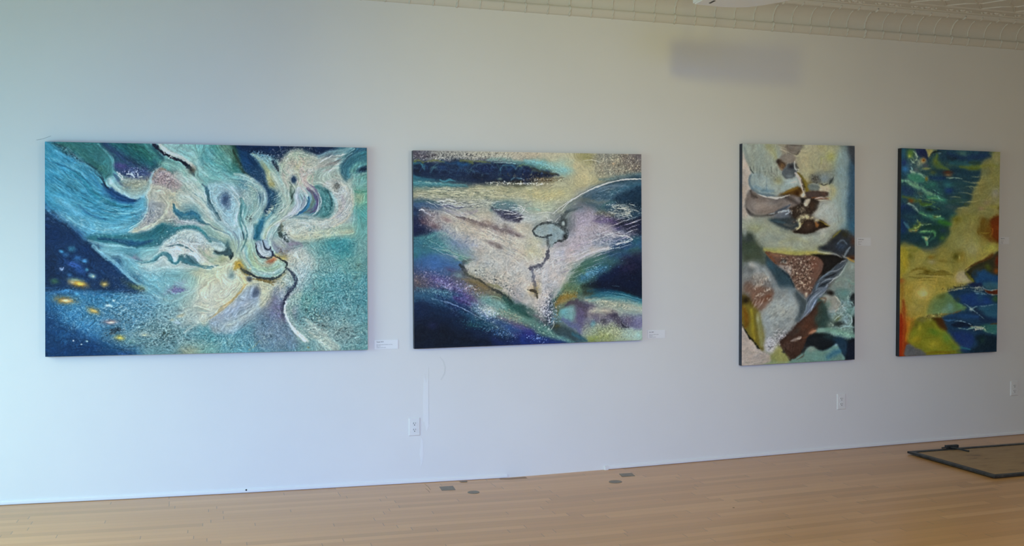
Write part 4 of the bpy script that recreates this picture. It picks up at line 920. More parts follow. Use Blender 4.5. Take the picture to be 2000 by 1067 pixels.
c.M(1200, 1000, 330, 100, 0, '1f6070', 'a8ccc8', .55, 1.2); c.M(100, 250, 260, 130, 20, '2a7480', '8cc4c4', .5, 1.3, 2, 30); c.M(1400, 280, 140, 160, 0, '1f5066', '94c4c0', .5, 1.2, 3, 110); c.M(1430, 620, 90, 200, 0, '3a9090', 'a8ccb8', .4, 1.5)
c.M(560, 200, 170, 50, 15, '14406a', 'b8dce8', .6, 1.2); c.M(1180, 230, 170, 70, -20, '6f8088', 'dce0dc', .6, 1.1, 4, -22)
for p in ('880,300 930,350 900,420 950,490', '940,310 985,370 980,440 1010,500', '700,330 720,400 760,470', '850,180 900,240 880,300', '1080,330 1130,310 1200,300'): c.S(p, [10, 16, 14, 6], 'c8b4b0', .5, .9, .4)
for p in ('740,430 760,500 755,560', '890,480 930,540 925,620 860,690', '650,720 740,660 790,590', '930,300 990,290 1060,260', '560,900 600,830 700,770 800,730', '545,960 560,880'): c.S(p, [4, 6, 6, 3], 'e4e8e0', .7, .5, 0, .3)
for p in ('765,620 800,560 790,520', '870,540 900,600 870,660', '600,980 640,880 720,820'): c.S(p, [3, 7, 4], '6a8080', .55, .6, 0, .5)
c.S('840,720 900,690 940,640 960,570', [6, 12, 12, 6], '2f6aa8', .7, .6, .3); c.S('930,560 945,620 900,690', [6, 10, 5], '4aa4b4', .6, .6)
c.tile(80, 480, 4.742)
c.P('1210,-20 1260,10 1300,60 1340,70 1370,40 1420,60 1440,120 1400,130 1380,100 1350,130 1310,80 1260,60 1230,30', 'dde4e8', .8, 5, 6)
c.P('1265,85 1340,75 1370,120 1400,150 1330,160 1280,140', '3f7a88', .8, 8, 5); c.S('1150,60 1190,100 1185,140 1230,155 1265,120', [10, 18, 20, 20, 12], '3f8ea4', .85, .5, 0, .4)
c.S('1195,60 1215,90 1215,130', [24, 30, 22], 'd0e0e4', .85, .5); c.S('1450,20 1470,90 1530,150 1600,190', [20, 24, 20, 14], 'ccd4cc', .8, .6, .2); c.S('1400,150 1480,195 1560,205', [10, 16, 8], '4f8c9c', .8, .6, 0, .4)
c.M(900, 650, 560, 230, 12, '2c5468', 'bcdce4', .85, 1.2, 1.6, 10); c.M(1100, 850, 430, 130, 0, '2c5460', 'b4d8dc', .8, 1.2, 1.5, 0); c.M(350, 620, 300, 200, 20, '1c5a94', '8cc8ea', .65, 1.2)
c.M(1000, 280, 300, 140, 20, '6aa8bc', 'd8ecec', .5, 1.3); c.M(300, 880, 300, 80, 20, '0c2c58', '2c70ac', .5, 1.6); c.M(350, 200, 300, 180, 20, '0f2448', '245088', .5, 2.2)
c.S('1300,560 1380,560 1460,590 1530,600', [10, 30, 30, 10], '8ab4b4', .6, .9); c.S('1300,800 1400,720 1500,650 1600,600', [20, 40, 44, 40], 'c4d4d0', .6, .9, .3)
c.tile(400, 480, 4.742)
c.P('60,40 130,55 175,20 205,10 232,60 238,90 218,112 195,85 150,78 90,68', '3c5a62', .9, 5, 3); c.S('235,60 232,90 215,112', [8, 14, 6], '26383f', .8, .4)
c.M(1150, 450, 560, 460, 40, '2a6878', 'c0dcdc', .8, 1.2); c.M(1200, 750, 420, 200, 20, '2c4c58', 'c8dcdc', .8, 1.2, 1.6, 10); c.M(300, 880, 420, 110, 0, '2c6a80', 'b8dce0', .75, 1.2); c.M(640, 740, 240, 140, 0, '3c5878', 'a4c0d0', .7, 1.2)
c.M(600, 230, 200, 60, 0, '88b0a8', 'dcead8', .4, 1.3, 3, 0); c.M(60, 500, 200, 200, -40, 'b4bca8', 'e8e8dc', .5, 2, 2, -40); c.M(300, 600, 220, 120, -40, '88a0b4', 'd0dce8', .5, 1.6, 3, -42)
c.M(900, 260, 90, 200, 10, 'a0b8bc', 'ecece8', .5, 1.3); c.M(850, 620, 50, 160, -20, '90b8b4', 'dce8e0', .5, 1.2, 2, 60)
c.K(700, 60, 60, 60, 30, '8a6a30 c8a840 3f3c34', 60, 4, .6); c.K(560, 310, 150, 20, 5, '6a5220 2c3438 a8903c', 110, 4, .6); c.K(350, 230, 70, 50, 20, '8a7428 c8a030', 70, 4, .5)
c.B(610, 128, 44, 16, -30, 'b85c34', .7, .2); c.B(560, 70, 40, 14, 20, 'd0b870', .5, .3)
night_lights()
c.tile(400, 480, 4.742)
c.S('735,200 790,245 820,300 815,350 790,390 745,440 720,490 705,540 700,600', [8, 24, 24, 22, 28, 26, 20, 16, 8], '363c5a', .8, .4, 0, .5)
c.S('725,545 720,590 735,650 770,720 830,790 880,840 910,880', [10, 14, 12, 16, 26, 32, 16], 'e0e8ea', .8, .5, 0, .4)
c.S('755,560 790,640 830,720 900,780 980,830', [10, 12, 14, 16, 10], '6aa4a4', .4, .9)
# ---- second pass over the whole canvas
c.tile(88, 275, 2.535)
# silvery hair strands rising out of the centre
for p, n_, q in (('960,500 900,400 800,300 700,200 640,170', 7, 'd4e4e0'), ('990,500 960,400 960,300 900,230 850,200', 6, 'cfe0e4'), ('1000,470 1010,380 1060,320 1060,240 980,190 900,180', 8, 'd0e0da'), ('1090,480 1100,420 1170,360 1190,300 1150,220 1100,150', 8, 'cfe0d8'), ('1100,500 1140,420 1230,360 1260,300 1240,230 1220,150', 7, 'd8e0dc'), ('1150,440 1230,400 1330,410 1440,370 1500,300 1480,220 1400,170 1450,110 1540,70', 9, 'd8dcd8'), ('600,230 700,260 780,340 860,400 930,480', 6, 'c8d8d4')):
    P_ = [tuple(map(float, t.split(','))) for t in p.split()]
    for k in range(n_):
        o = (k - n_ / 2) * 7; pts = ' '.join('%.0f,%.0f' % (x + o * .8 + 4 * math.sin(k * 2.1 + j), y - o * .45 + 4 * math.cos(k * 1.7 + j)) for j, (x, y) in enumerate(P_))
        c.S(pts, [1, 3, 3.4, 2, 1], [q, 'e8ece6', '6f98a4', 'b8ccc8'][k % 4], .3, .7, 0, .8, .3)
for p, q, w, a in (('1285,200 1330,240 1345,290 1320,330 1280,350', '5f5488', 12, .7), ('1270,260 1290,300 1270,340 1220,370', '34709c', 8, .7), ('1300,230 1320,280 1300,330', '7c8c74', 9, .6), ('1345,250 1360,300 1330,350', 'd0d8dc', 5, .7), ('1390,240 1415,290 1400,350', '1f5c68', 9, .6), ('1230,180 1260,230 1290,260', 'c8b4b8', 10, .5), ('1200,200 1225,240 1215,270', '34504c', 7, .7), ('1150,110 1180,160 1215,170', '8aa898', 8, .5)): c.S(p, [2, w, w, 2], q, a, .85, .3, .6)
c.B(1222, 190, 12, 17, 0, '26486c', .95, .1, 1.3); c.B(880, 285, 17, 26, 10, '3a567c', .85, .2); c.B(900, 305, 9, 12, 0, '5c7490', .5)
c.B(1440, 220, 22, 18, 0, '6a6e68', .6, .6); c.P('1460,130 1490,80 1540,60 1594,66 1594,110 1540,100 1500,140 1490,200 1465,180', '2f6478', .7, 8, 3); c.B(1575, 135, 30, 12, -15, '16304c', .9, .2)
c.S('960,540 985,480 985,440 960,380 955,310', [5, 8, 7, 8, 5], '3c7c88', .7, .8, 0, .6); c.S('800,240 795,280 830,340 858,390', [4, 10, 9, 3], '3c7488', .8, .8, 0, .8); c.S('1035,420 1040,480 1075,515', [26, 28, 14], '22708c', .8, .8, .2)
# mushroom and dolphin curls, foam of the wing
c.S('655,370 700,378 740,372 760,395 800,412', [18, 20, 18, 14, 5], '34788e', .75, .85, 0, 1); c.S('625,310 632,345 660,362', [6, 16, 14], '3a7c98', .8, .8, 0, .8)
for x, y, r in ((635, 530, 13), (665, 545, 15), (700, 535, 15), (720, 560, 14), (745, 575, 13), (640, 560, 10), (680, 565, 10), (770, 590, 12), (610, 545, 9)): c.B(x, y, r, r * .8, (x * 3) % 90, 'dfe6e8', .75, .5)
for p in ('430,590 480,600 530,585 570,560 600,570 610,595 640,600', '650,585 690,590 720,610 770,615 820,620', '600,520 640,510 680,520 720,545', '700,600 660,580 650,560'): c.S(p, [3, 8, 8, 4], '4a8c9c', .75, .8, 0, 1)
c.P('690,565 725,570 745,600 720,600 700,590', '3c6f7c', .7, 3, 3); c.S('740,520 770,560 830,580 860,600', [5, 7, 7, 3], 'a0b4a0', .6, .8, 0, 1); c.S('430,575 470,590', [8, 4], '8c86a8', .5, .9)
c.P('815,540 850,545 875,520 890,490 905,530 917,560 905,582 890,560 860,560', '3f6068', .92, 3, 3); c.S('790,500 830,520 860,535 880,525 860,500', [8, 16, 14, 12, 5], 'b4d0d4', .8, .8, 0, .6); c.B(890, 500, 18, 26, 0, '4c8494', .6, .3); c.S('905,560 912,575 905,585', [4, 5, 2], '1f3038', .8, .5)
# pale cream light low in the middle
c.B(840, 680, 90, 50, -30, 'd6dcc8', .6, .2); c.B(780, 780, 120, 36, -30, 'd8ddd2', .65, .3); c.B(700, 890, 60, 14, -30, 'c0d4d4', .6, .4); c.B(1260, 590, 60, 60, 0, 'd4d8d0', .5, .3); c.B(910, 660, 16, 24, 0, '7c9c9c', .7); c.B(1000, 680, 12, 12, 0, '44586c', .9); c.B(1030, 745, 18, 26, 10, '586a88', .8); c.S('990,700 940,760 880,820 800,880', [4, 9, 8, 4], 'c0a868', .6, .85)
c.B(650, 735, 40, 12, -10, '6c6aa4', .7, .5); c.K(650, 735, 50, 18, -10, '54509a 8c88c0', 80, 1.8, .6); c.B(1130, 780, 34, 60, 10, '6a6890', .5, .3)
# swirl heart
c.P('1030,500 1045,540 1075,575 1110,570 1120,545 1095,510 1070,490', '9fb4c4', .9, 4, 2); c.S('1030,505 1040,545 1070,572 1100,575 1118,560 1105,530', [4, 6, 7, 9, 12, 6], '2c3a5c', .9, .6, 0, .5)
for p in ('1045,505 1055,545 1085,560 1100,545 1085,525', '1060,510 1075,545 1092,548', '1040,520 1060,560 1095,570'): c.S(p, [2, 3.4, 2], 'd8e4ec', .85, .5)
c.S('1065,490 1078,525 1098,535 1105,520', [4, 9, 8, 4], '2a3858', .9, .6); c.B(1105, 590, 26, 9, -20, 'b06038', .8, .2); c.B(1100, 575, 22, 7, 0, 'b8a050', .6, .3)
c.S('1120,565 1150,580 1180,595 1188,605 1178,625', [4, 7, 8, 10, 5], '3a4044', .85, .5, 0, .5); c.S('950,610 980,645 1040,670 1100,680 1150,665 1185,630', [10, 12, 11, 11, 9, 5], '3f4c52', .75, .7, 0, .8); c.B(945, 615, 18, 14, 20, 'b89c38', .8, .3); c.B(970, 640, 14, 9, 20, '5c6450', .8); c.B(1180, 575, 18, 14, 0, 'c0ac58', .6, .3); c.S('1000,680 1080,690 1120,710', [4, 9, 5], '8a7434', .6, .8, 0, 1)
# turquoise ground lifts to pale at right
c.B(1350, 700, 200, 120, 20, '62a4ae', .35, .4); c.B(1500, 900, 120, 100, 0, '78aab0', .4, .4); c.B(1420, 900, 120, 30, 10, '8cacac', .4, .5); c.S('1280,880 1360,950 1440,1020', [20, 40, 40], 'c4d4cc', .6, .9, .2); c.B(1550, 620, 40, 100, 10, '80b4a4', .35, .4); c.B(1430, 510, 60, 30, 0, '3a8c98', .5, .3)
c.M(1350, 760, 300, 260, 10, '2c5c6c', 'c4dcdc', .55, 1.1); c.M(700, 950, 460, 90, 0, '3c6c80', 'b4d4dc', .5, 1.1)
c.S('1180,790 1178,840 1200,900 1250,960 1290,990', [5, 8, 10, 16, 12], 'dfe6e6', .75, .6, 0, .6)
c.tile(0, 0, 1)
c.brush(.065, 8, .38)
c.soften(0, .96, .96)
c.warp(.9)
c.grain(.06)
c.light([[[0.567, 0.762, 0.891], [0.546, 0.684, 0.82], [0.603, 0.692, 0.763]], [[0.671, 0.894, 1.048], [0.619, 0.78, 0.952], [0.649, 0.756, 0.867]], [[0.746, 0.997, 1.181], [0.672, 0.855, 1.065], [0.674, 0.794, 0.958]]])
# ---------------------------------------------------------------- canvas 2: white wing over dark water
cv2 = c = Canvas(SKETCH[2], 500, 400, 1.3, '808890', 2)
c.grid([820,860,900,940,980,1020,1060,1100,1140,1180,1220,1245], [
(303, '5a5c68 8a8c86 9a9c94 a8a898 b4b2a0 b6b09c b0ac94 b4b298 9c9870 8a8c82 7c7c70 5c4f55'),
(328, '1a3350 1a2c54 1c3c62 182448 223c5c 3a5a66 5a8880 7cb0b0 b4b090 8c8c7a 8c8672 6c6660'),
(353, '35707c 2f5868 2c4658 1f2c40 2c3840 3c4438 6a6450 a4a488 b2ac86 a09c7a 6a7a80 4a6474'),
(378, '9a9c84 a0a488 a4a68c a0a488 a8a888 b8b490 b6b28a b4b48e 9a9c90 5a7888 1f4a64 163850'),
(403, '34506e 74808c 8c9494 98a096 68868c 92a49c a8b49c 9aa090 706c70 3c5c5c 807c78 283c50'),
(428, '2f2c48 6c6878 9c9684 aca690 8c8c94 a8b0b0 a0a8a0 6a7478 a49cac 5c5470 34344a 1a2434'),
(453, '1c2a50 5c6a8a 9098a0 8a8488 847a80 a8a494 8a9ca0 5c646a 988c98 847c88 7c8094 3a3c54'),
(478, '2a5c70 4c7c80 6a8098 94929a 8c8c8c b0b0a8 8c9aa0 a49ca8 9c98a4 5c7088 3c5478 1c4458'),
(503, '2f5878 4c7498 5c8c7c 9ca09c b0a8a0 b4ae9c a0a094 a8a8ac a0a09c 3a6068 2c4664 26284a'),
(528, '34486c 40608c 4a5464 98a098 a4a49c b0aaa4 b0acb0 b0b0a8 4a7468 204e78 1c2038 10162a'),
(553, '4c4c5c 4c4c78 5c6070 5c5440 98a098 a4a0a4 94907c 8a9078 4a6c5c 16304c 0c1830 0a1420'),
(578, '24486c 2c5a7a 34447c 6c7468 5c6450 8c8ca0 a4a098 6c6238 5c7468 1c6078 145064 123448'),
(603, '182c54 183c60 1c3468 6c94a0 5c9088 34605c 6c6c80 5c8078 4c4464 98a094 94a49c 80a098'),
(628, '122040 10223c 10304c 1c4870 5c7470 5c6c64 34485c 5c7474 6c7080 6c6c80 585878 74749a'),
(653, '0c1526 0c1830 0e2440 14305c 1c4070 2a2c6c 406460 445c68 6c7c80 849468 94a490 98b4b0'),
(673, '0a101c 0c1424 0c1c30 101c3c 101c44 182870 1c2c5c 1c4470 34586c 6c7c4c 8cb0a4 98b8b4')])
c.tile(795, 285, 5.204)
c.M(600, 100, 620, 60, 0, '2f3440', 'c8c8bc', .9, 1.2); c.S('60,70 150,110 300,90', [60, 50, 20], '4c4450', .6, .9, 0, .6)
c.K(300, 120, 300, 40, 0, '24283a e0e0d8', 260, 4, .6)
c.P('60,170 200,160 300,180 420,150 560,130 680,160 800,170 900,160 1050,190 1180,200 1300,240 1450,260 1300,330 1200,350 1000,370 860,360 700,370 500,350 300,340 120,320 60,290', '182848', .9, 22, 8)
for p, w, q in (('60,180 120,170 170,200 180,240', 30, '2f7888'), ('80,155 120,145 160,165', 24, '7c8a2c'), ('540,150 600,150 660,175', 30, '7c8834'), ('250,250 280,200 310,180', 14, '3f6a78'), ('150,180 180,240 160,210', 8, '4a8a90'),
   ('340,150 440,180 500,170 540,180 640,190', 30, '1f4c78'), ('700,210 720,190 790,180 850,185 880,220', 10, '4a6470'), ('640,240 680,200 740,180 830,160 880,180', 14, '34506a'), ('520,180 560,200 600,190', 30, '1c5088'),
   ('900,170 940,230 950,270 920,300', 16, '2c5058'), ('940,250 960,210 1000,190 1070,200 1100,230', 20, '3c7490'), ('1100,240 1130,200 1170,220', 14, '5a7c74'), ('1150,260 1170,220 1230,215', 12, '34506c'), ('1140,200 1200,190 1260,220', 20, '7a8c54'),
   ('290,240 400,250 500,300 560,290', 14, '2a4a60'), ('240,270 270,230 300,210', 12, '34606c'), ('600,240 640,300 690,290', 12, '2c4858'), ('1060,340 1090,320 1130,330 1180,330', 24, '5a8c98')):
    c.S(p, w, q, .65, .9, 0, .8, .2)
c.B(350, 220, 60, 30, 0, '1c3c74', .6, .3); c.B(800, 230, 90, 50, 0, '142050', .7, .2); c.B(1020, 240, 50, 40, 0, '1c3c6c', .7, .2); c.B(1200, 245, 40, 26, 0, '182c60', .8); c.B(120, 250, 60, 26, 0, '141f34', .7); c.B(720, 310, 130, 40, 0, '141c30', .7, .2); c.B(1100, 290, 90, 34, 0, '1c2c4c', .6)
c.S('330,345 380,360 440,345 490,360', [10, 20, 24, 8], '3f8494', .8, .6, 0, .5); c.B(940, 335, 26, 14, 0, '6a7c68', .7)
c.S('820,140 950,140 1080,160 1250,190', [30, 50, 50, 30], '5a9a98', .6, .9, 0, .8, .4)
c.S('880,170 1000,170 1100,180', 6, 'a8d0cc', .7, .5, 0, .8, .4)
c.web(700, 240, 640, 90, 0, '4a7c84', .4, 10, .5)
c.S('60,370 200,380 400,390 600,400', [40, 40, 34, 20], '4f98a0', .7, .9, .4); c.S('60,310 160,330 280,340', [40, 30, 16], '2c6a80', .7, .9, .3)
for y, a in ((375, .7), (392, .7), (410, .5)): c.S('70,%d 250,%d 380,%d' % (y, y - 2, y + 8), [3, 4, 3], 'b4dcdc', a, .5, 0, 1.2, .6)
c.K(1080, 380, 260, 16, 0, 'e8e8dc c8c8b0', 90, 6, .8); c.K(1080, 360, 260, 16, 0, '4a3c24 2a2c30', 110, 5, .6)
# pale ridged water
c.M(600, 480, 700, 90, 0, '50645c', 'd0ccac', .9, .9, 5, 2); c.M(600, 590, 560, 60, 0, '3c4854', 'd8d8c8', .9, .9, 5, 3)
c.S('640,430 900,420 1100,440 1300,450', [60, 80, 90, 60], 'b8b68c', .5, .95, .2)
for k in range(26):
    y = 425 + k * 8.5; x = 90 + (k * 137) % 500; c.S('%d,%d %d,%d %d,%d %d,%d' % (x, y, x + 100, y - 6, x + 210, y + 8, x + 320, y + 2), [2, 4, 4, 2], ['d8d4b8', 'e0e0d0', '68786c'][k % 3], .65, .5, 0, 1.6, .5)
for p in ('290,570 360,560 440,580 520,575', '340,600 420,590 520,610 640,600', '360,560 420,540 500,560', '540,575 600,600 680,590', '300,555 340,580 400,600'): c.S(p, [3, 6, 5, 3], 'e4e8e8', .75, .5, 0, 1.2)
c.S('340,620 430,610 500,630 560,620', [10, 24, 20, 8], '4c5280', .8, .8, .3, .8)
c.P('70,560 200,555 330,590 340,650 260,650 150,650 100,700 70,690', '34547a', .85, 24, 6); c.S('90,560 220,560 330,580', [30, 34, 16], '3c6464', .6, .9, .3)
c.P('60,640 120,650 130,700 150,800 220,850 280,880 240,920 120,920 60,920', '182244', .9, 20, 6)
c.S('130,690 170,680 230,730 300,790 350,840', [40, 80, 90, 80, 30], '4f3c48', .85, .8, 0, .6, .2); c.B(300, 740, 70, 60, 30, '6c5c68', .6, .5)
c.B(240, 790, 30, 18, 10, 'e8e0e0', .9, .5); c.B(175, 775, 14, 8, 10, 'd8d8dc', .9); c.S('120,655 150,645 180,660', [6, 12, 6], 'e4e4f0', .9, .4, 0, .6); c.S('160,660 210,690 280,720', [8, 18, 8], '9ca0c4', .7, .8, 0, .8, .5)
c.M(260, 760, 150, 90, 30, '2f2438', 'b0a0a4', .8, 1.2)
# cream field with lilac cast
c.P('360,700 600,660 850,650 900,700 980,760 1200,800 1300,900 1300,1100 900,1100 700,950 500,860 380,780', 'b0ab98', .55, 50, 10)
c.S('400,650 520,700 600,690 700,660', [40, 60, 50, 30], '8c84a4', .5, .95, .3, .5)
c.S('850,650 900,610 980,580 1080,590 1130,640', [30, 50, 60, 50, 20], '5c8488', .8, .9, .3)
c.P('860,630 960,650 1100,660 1160,700 1170,740 1100,770 1000,760 950,720', '3c3f58', .9, 14, 8); c.S('860,620 920,650 980,690', [10, 26, 20], '4c5c68', .7, .8, 0, .8)
for p in ('880,640 930,650 970,640', '960,660 1010,690 1080,670', '1060,700 1120,715 1150,690', '1050,660 1110,640 1160,650', '870,590 900,570 960,570', '1110,600 1160,620 1180,660', '1150,690 1190,640 1200,620'): c.S(p, [3, 8, 3], 'd8dce4', .8, .5, 0, .9)
c.M(1050, 690, 180, 90, 0, '1f2438', 'c8ccd8', .6, 1.1, 2, 0)
c.S('430,710 520,720 600,750 640,760', [12, 22, 20, 16], '847874', .7, .8, 0, .7, .2); 
for x, y, rx, ry, a, q in ((620, 765, 46, 18, -10, '74706c'), (690, 795, 50, 26, 10, '6a645f'), (780, 765, 60, 32, 20, '8a7f78'), (800, 830, 60, 26, 20, '76706e'), (880, 835, 50, 50, 30, '7a6c74'), (930, 880, 60, 26, 30, '80727a'), (980, 840, 36, 26, 0, '8c8484'), (1050, 860, 44, 46, 20, '706668'), (1090, 890, 60, 26, 20, '6c6266'), (1150, 905, 50, 12, 20, '847a7c')): c.B(x, y, rx, ry, a, q, .85, .25)
c.S('880,930 940,970 960,1040', [16, 20, 16], '8c84a8', .4, .9)
c.P('760,950 850,960 930,1000 960,1040 900,1050 820,1000', '6c6464', .8, 14, 8, .3); c.K(880, 1000, 90, 34, 20, '34343c d8d4c8 54504c', 120, 4, .7)
c.S('70,930 200,920 330,880 400,900', [30, 50, 50, 20], '4a9c98', .7, .9, .3, .5); c.P('80,960 300,900 420,900 520,1000 640,1060 500,1100 80,1100', '3f8490', .75, 40, 8)
c.S('420,870 500,930 600,990 700,1010', [40, 80, 80, 40], '7484b4', .6, .9, .3, .6); c.B(620, 930, 90, 50, 10, '7c88b8', .5, .4)
c.S('350,700 450,760 600,840 760,900 900,960', [30, 60, 70, 60, 40], 'c0bcaa', .55, .95, .4)
c.S('140,1010 260,1020 360,1050', 4, 'a8ccd8', .7, .5, 0, 1)
c.M(700, 900, 560, 160, 12, '5c6c84', 'd8d4cc', .8, 1.1, 1.6, 12); c.M(300, 960, 260, 90, 0, '20506c', '94c4bc', .7, 1.2)
c.web(750, 760, 520, 200, 12, 'dcdcd8', .35, 9, .35, 3, 10)
# ---- upper right
c.tile(1025, 285, 5.204)
c.B(620, 120, 120, 60, 10, '8f8c54', .6, .4); c.B(650, 200, 80, 50, 0, '98945c', .5, .4); c.B(100, 90, 100, 40, 0, 'b8ac94', .5)
c.S('0,150 120,170 260,190 380,230 420,260', [30, 60, 60, 60, 20], '7cb8bc', .85, .8, 0, .6, .3); c.K(300, 220, 150, 40, 15, 'a8dce0 5a9ca8', 170, 4, .6)
c.P('-20,215 80,230 160,265 280,275 340,300 200,320 100,350 -20,370', '202a48', .9, 16, 10); c.S('80,240 200,270 320,290', [26, 30, 14], '4c4830', .75, .7, 0, 1, .3); c.S('20,350 160,330 300,335 400,320', [20, 24, 16, 8], '5c5440', .6, .8, 0, 1, .4); c.K(180, 345, 240, 20, 0, '6c4c24 302c24 d8d4c0', 140, 5, .6); c.B(170, 280, 14, 10, 0, '4a6c90', .8)
c.K(100, 385, 160, 14, 0, 'f0ece0', 60, 5, .7)
c.S('430,180 560,220 640,280 620,360 480,440', [80, 120, 120, 120, 100], 'b8b288', .55, .95, .3); c.S('40,470 200,520 360,480', [60, 120, 80], 'bab27c', .55, .95, .2); c.S('20,420 200,400 400,390', [40, 60, 40], 'c8c8a8', .5, .95, .5)
c.P('760,100 1190,90 1190,300 1000,330 860,360 760,340 700,260 700,160', '85877c', .55, 40, 10)
c.P('1000,90 1190,90 1190,250 1100,260 1000,180', '5f5458', .55, 40, 10)
c.M(950, 200, 330, 140, 0, '4c4438', 'd8d0b0', 1, 1.2); c.K(960, 210, 300, 150, 0, 'e0d8bc c8b8a0 4c4444', 330, 4.4, .55); c.B(900, 185, 20, 16, 0, 'e0b888', .7, .3); c.S('590,150 660,145 730,155 760,170', [3, 5, 5, 3], 'dcdccc', .8, .4)
c.S('760,340 880,340 1000,310 1190,290', [30, 50, 60, 60], '5c7c80', .65, .9, .3, .4)
# dark lens at the right under the arc
c.P('600,490 700,430 850,370 1000,340 1190,340 1192,900 1120,800 1000,760 900,720 820,640 740,620 640,600 580,560', '2a4c64', .85, 24, 5)
c.S('620,500 740,440 880,410 1040,420', [50, 60, 60, 40], '7c8c9c', .75, .9, .5); c.S('880,480 1000,430 1100,400 1190,390', [60, 60, 60, 50], '24607c', .75, .9, .4); c.P('900,560 1000,500 1100,450 1192,430 1192,640 1100,620 1000,600', '12293c', .9, 26, 6)
c.S('560,540 660,560 760,580 850,560', [50, 60, 60, 30], '7c7c68', .75, .9, .3, .3); c.S('780,620 840,580 940,560', [30, 40, 20], '34645c', .6, .9, .3, .3)
c.M(850, 480, 240, 60, -15, '2c4c5c', 'c0c8c8', .6, 1.1, 3, -15); c.S('760,470 840,440 920,450', [3, 8, 3], 'c4d0d4', .5, .6, 0, 1)
c.K(1040, 620, 190, 60, 10, 'e0e0cc c8d0c8', 300, 4, .75, 9, 15); c.K(960, 700, 170, 70, 0, 'd8d8c8 a8b0a8', 240, 4, .6, 7, 10)
for p in ('830,600 900,610 980,600 1060,620', '900,590 980,620 1060,640 1130,650', '1000,610 1080,600 1130,620', '930,640 1000,640 1100,680'): c.S(p, [3, 6, 6, 3], 'e0dcc4', .75, .5, 0, 1)
c.S('690,690 780,680 850,700 900,700', [30, 50, 50, 30], '6c6c50', .6, .9, 0, .6, .3)
c.P('900,760 1020,750 1100,740 1192,720 1192,900 1100,880 1000,850 920,830', '1c1f38', .88, 24, 8); c.S('690,760 760,770 850,760 930,790', [20, 44, 50, 40], '50407c', .7, .8, 0, .6, .3); c.B(940, 840, 60, 26, 10, '2c2c60', .7, .3)
c.S('520,690 600,650 680,680 620,760 560,860 480,960', [60, 100, 100, 130, 150, 120], 'a8a0b4', .7, .95, .3, .2, .2)
c.S('640,860 760,860 900,880 1060,930', [40, 60, 60, 40], '9c9098', .55, .9, .5, .4); c.S('700,980 850,970 980,960 1080,950', [60, 80, 60, 20], '566f94', .6, .9, .4, .4)
c.P('880,1010 1000,980 1100,960 1192,940 1192,1100 800,1100', '2c5078', .8, 30, 8); c.B(1130, 960, 60, 60, 0, '1c5c68', .6, .3)
for p in ('950,960 1020,970 1080,945', '1000,900 1050,920 1085,950', '780,1060 860,1050 960,1030', '820,1050 900,1040'): c.S(p, [3, 5, 4], 'd8e4e0', .8, .4, 0, .8)
c.M(860, 930, 330, 130, 0, '34445c', 'd4d8d4', .8, 1.1, 2, 8); c.M(640, 750, 200, 160, 0, '7c7488', 'd0c8d8', .5, 1.3); c.M(820, 720, 200, 60, 0, '3c3c44', 'b8b4ac', .6, 1.1, 2, 0)
c.web(900, 700, 300, 200, 10, 'd4d8d8', .3, 8, .4, 2.5, 15)
# arc and pale left of it
c.S('270,700 350,630 420,580 500,530 600,480 700,435 800,395 900,365 1000,343 1100,335 1190,338', [2, 5, 6, 6, 6, 7, 8, 8, 9, 9, 9], 'e4e8e4', .95, .2, 0, .2)
c.S('440,595 560,525 680,465 800,410 900,385 1050,365 1180,362', [4, 6, 8, 10, 14, 16, 14], '34505c', .55, .8)
c.S('110,690 160,680 220,675 280,680 320,660', [3, 5, 5, 5, 3], 'e0e4dc', .8, .4); c.S('20,640 90,640 150,655', [30, 40, 20], '7cb0ac', .6, .9, 0, .5, .3)
c.S('0,740 120,730 220,710', [60, 80, 60], 'b8c4c0', .5, .95); c.M(200, 560, 300, 160, 0, '8c9880', 'd8d8bc', .6, 1.2, 3, -10); c.web(120, 620, 260, 120, 0, 'dce0d8', .4, 9, .35, 3, 0)
for p in ('220,730 250,770 300,780', '240,740 280,760', '300,770 340,730 370,700', '210,760 260,760'): c.S(p, [3, 6, 3], 'e0e0dc', .8, .4, 0, .8)
# grey ribbon figure
c.S('580,620 510,645 460,660 410,690 380,730 350,790', [16, 24, 34, 44, 50, 40], '4c585c', .85, .6, .3, .5); c.S('450,680 420,720 400,750', [14, 26, 14], '8c9a98', .7, .8, .2)
c.P('75,870 110,820 190,790 260,790 340,820 400,870 400,920 340,970 290,1000 260,1050 230,1040 220,960 180,920 100,920', '869a9e', .95, 6, 5)
c.S('72,870 90,830 150,800 230,775 300,790 360,800', [12, 12, 14, 18, 20, 26], '3f4a4e', .85, .5, 0, .8); c.S('75,870 100,910 160,925 220,925 270,905', [12, 18, 20, 20, 14], '38454c', .9, .5, 0, .8); c.S('225,930 230,980 225,1030 245,1060', [18, 24, 20, 30], '404c54', .8, .6, 0, .8); c.S('290,1000 260,1040 240,1070', [10, 12, 12], '48545a', .7, .6, 0, .6)
c.S('300,985 340,965 380,960 420,940', [10, 16, 20, 20], '2c383e', .9, .5, 0, .7); c.B(385, 785, 48, 52, 0, '343e42', .98, 0, 2); c.B(385, 787, 27, 30, 0, '98a8aa', .95, 0, 2.5)
c.S('395,840 410,880 400,930', [30, 24, 36], '343f44', .9, .5, 0, .6); c.S('420,840 438,880 435,930', [8, 12, 20], '36424a', .85, .4, 0, .6); c.S('340,800 310,810 290,800', [24, 20, 10], '4c5450', .7, .7, 0, .6)
c.B(400, 925, 30, 14, -20, '262c30', .8); c.B(412, 885, 12, 30, 0, '8c9c9c', .8); c.B(430, 750, 26, 30, 20, '5a686a', .6, .3)
c.S('240,1060 235,1110 200,1170', [24, 26, 24], '5c6474', .8, .7, 0, .7)
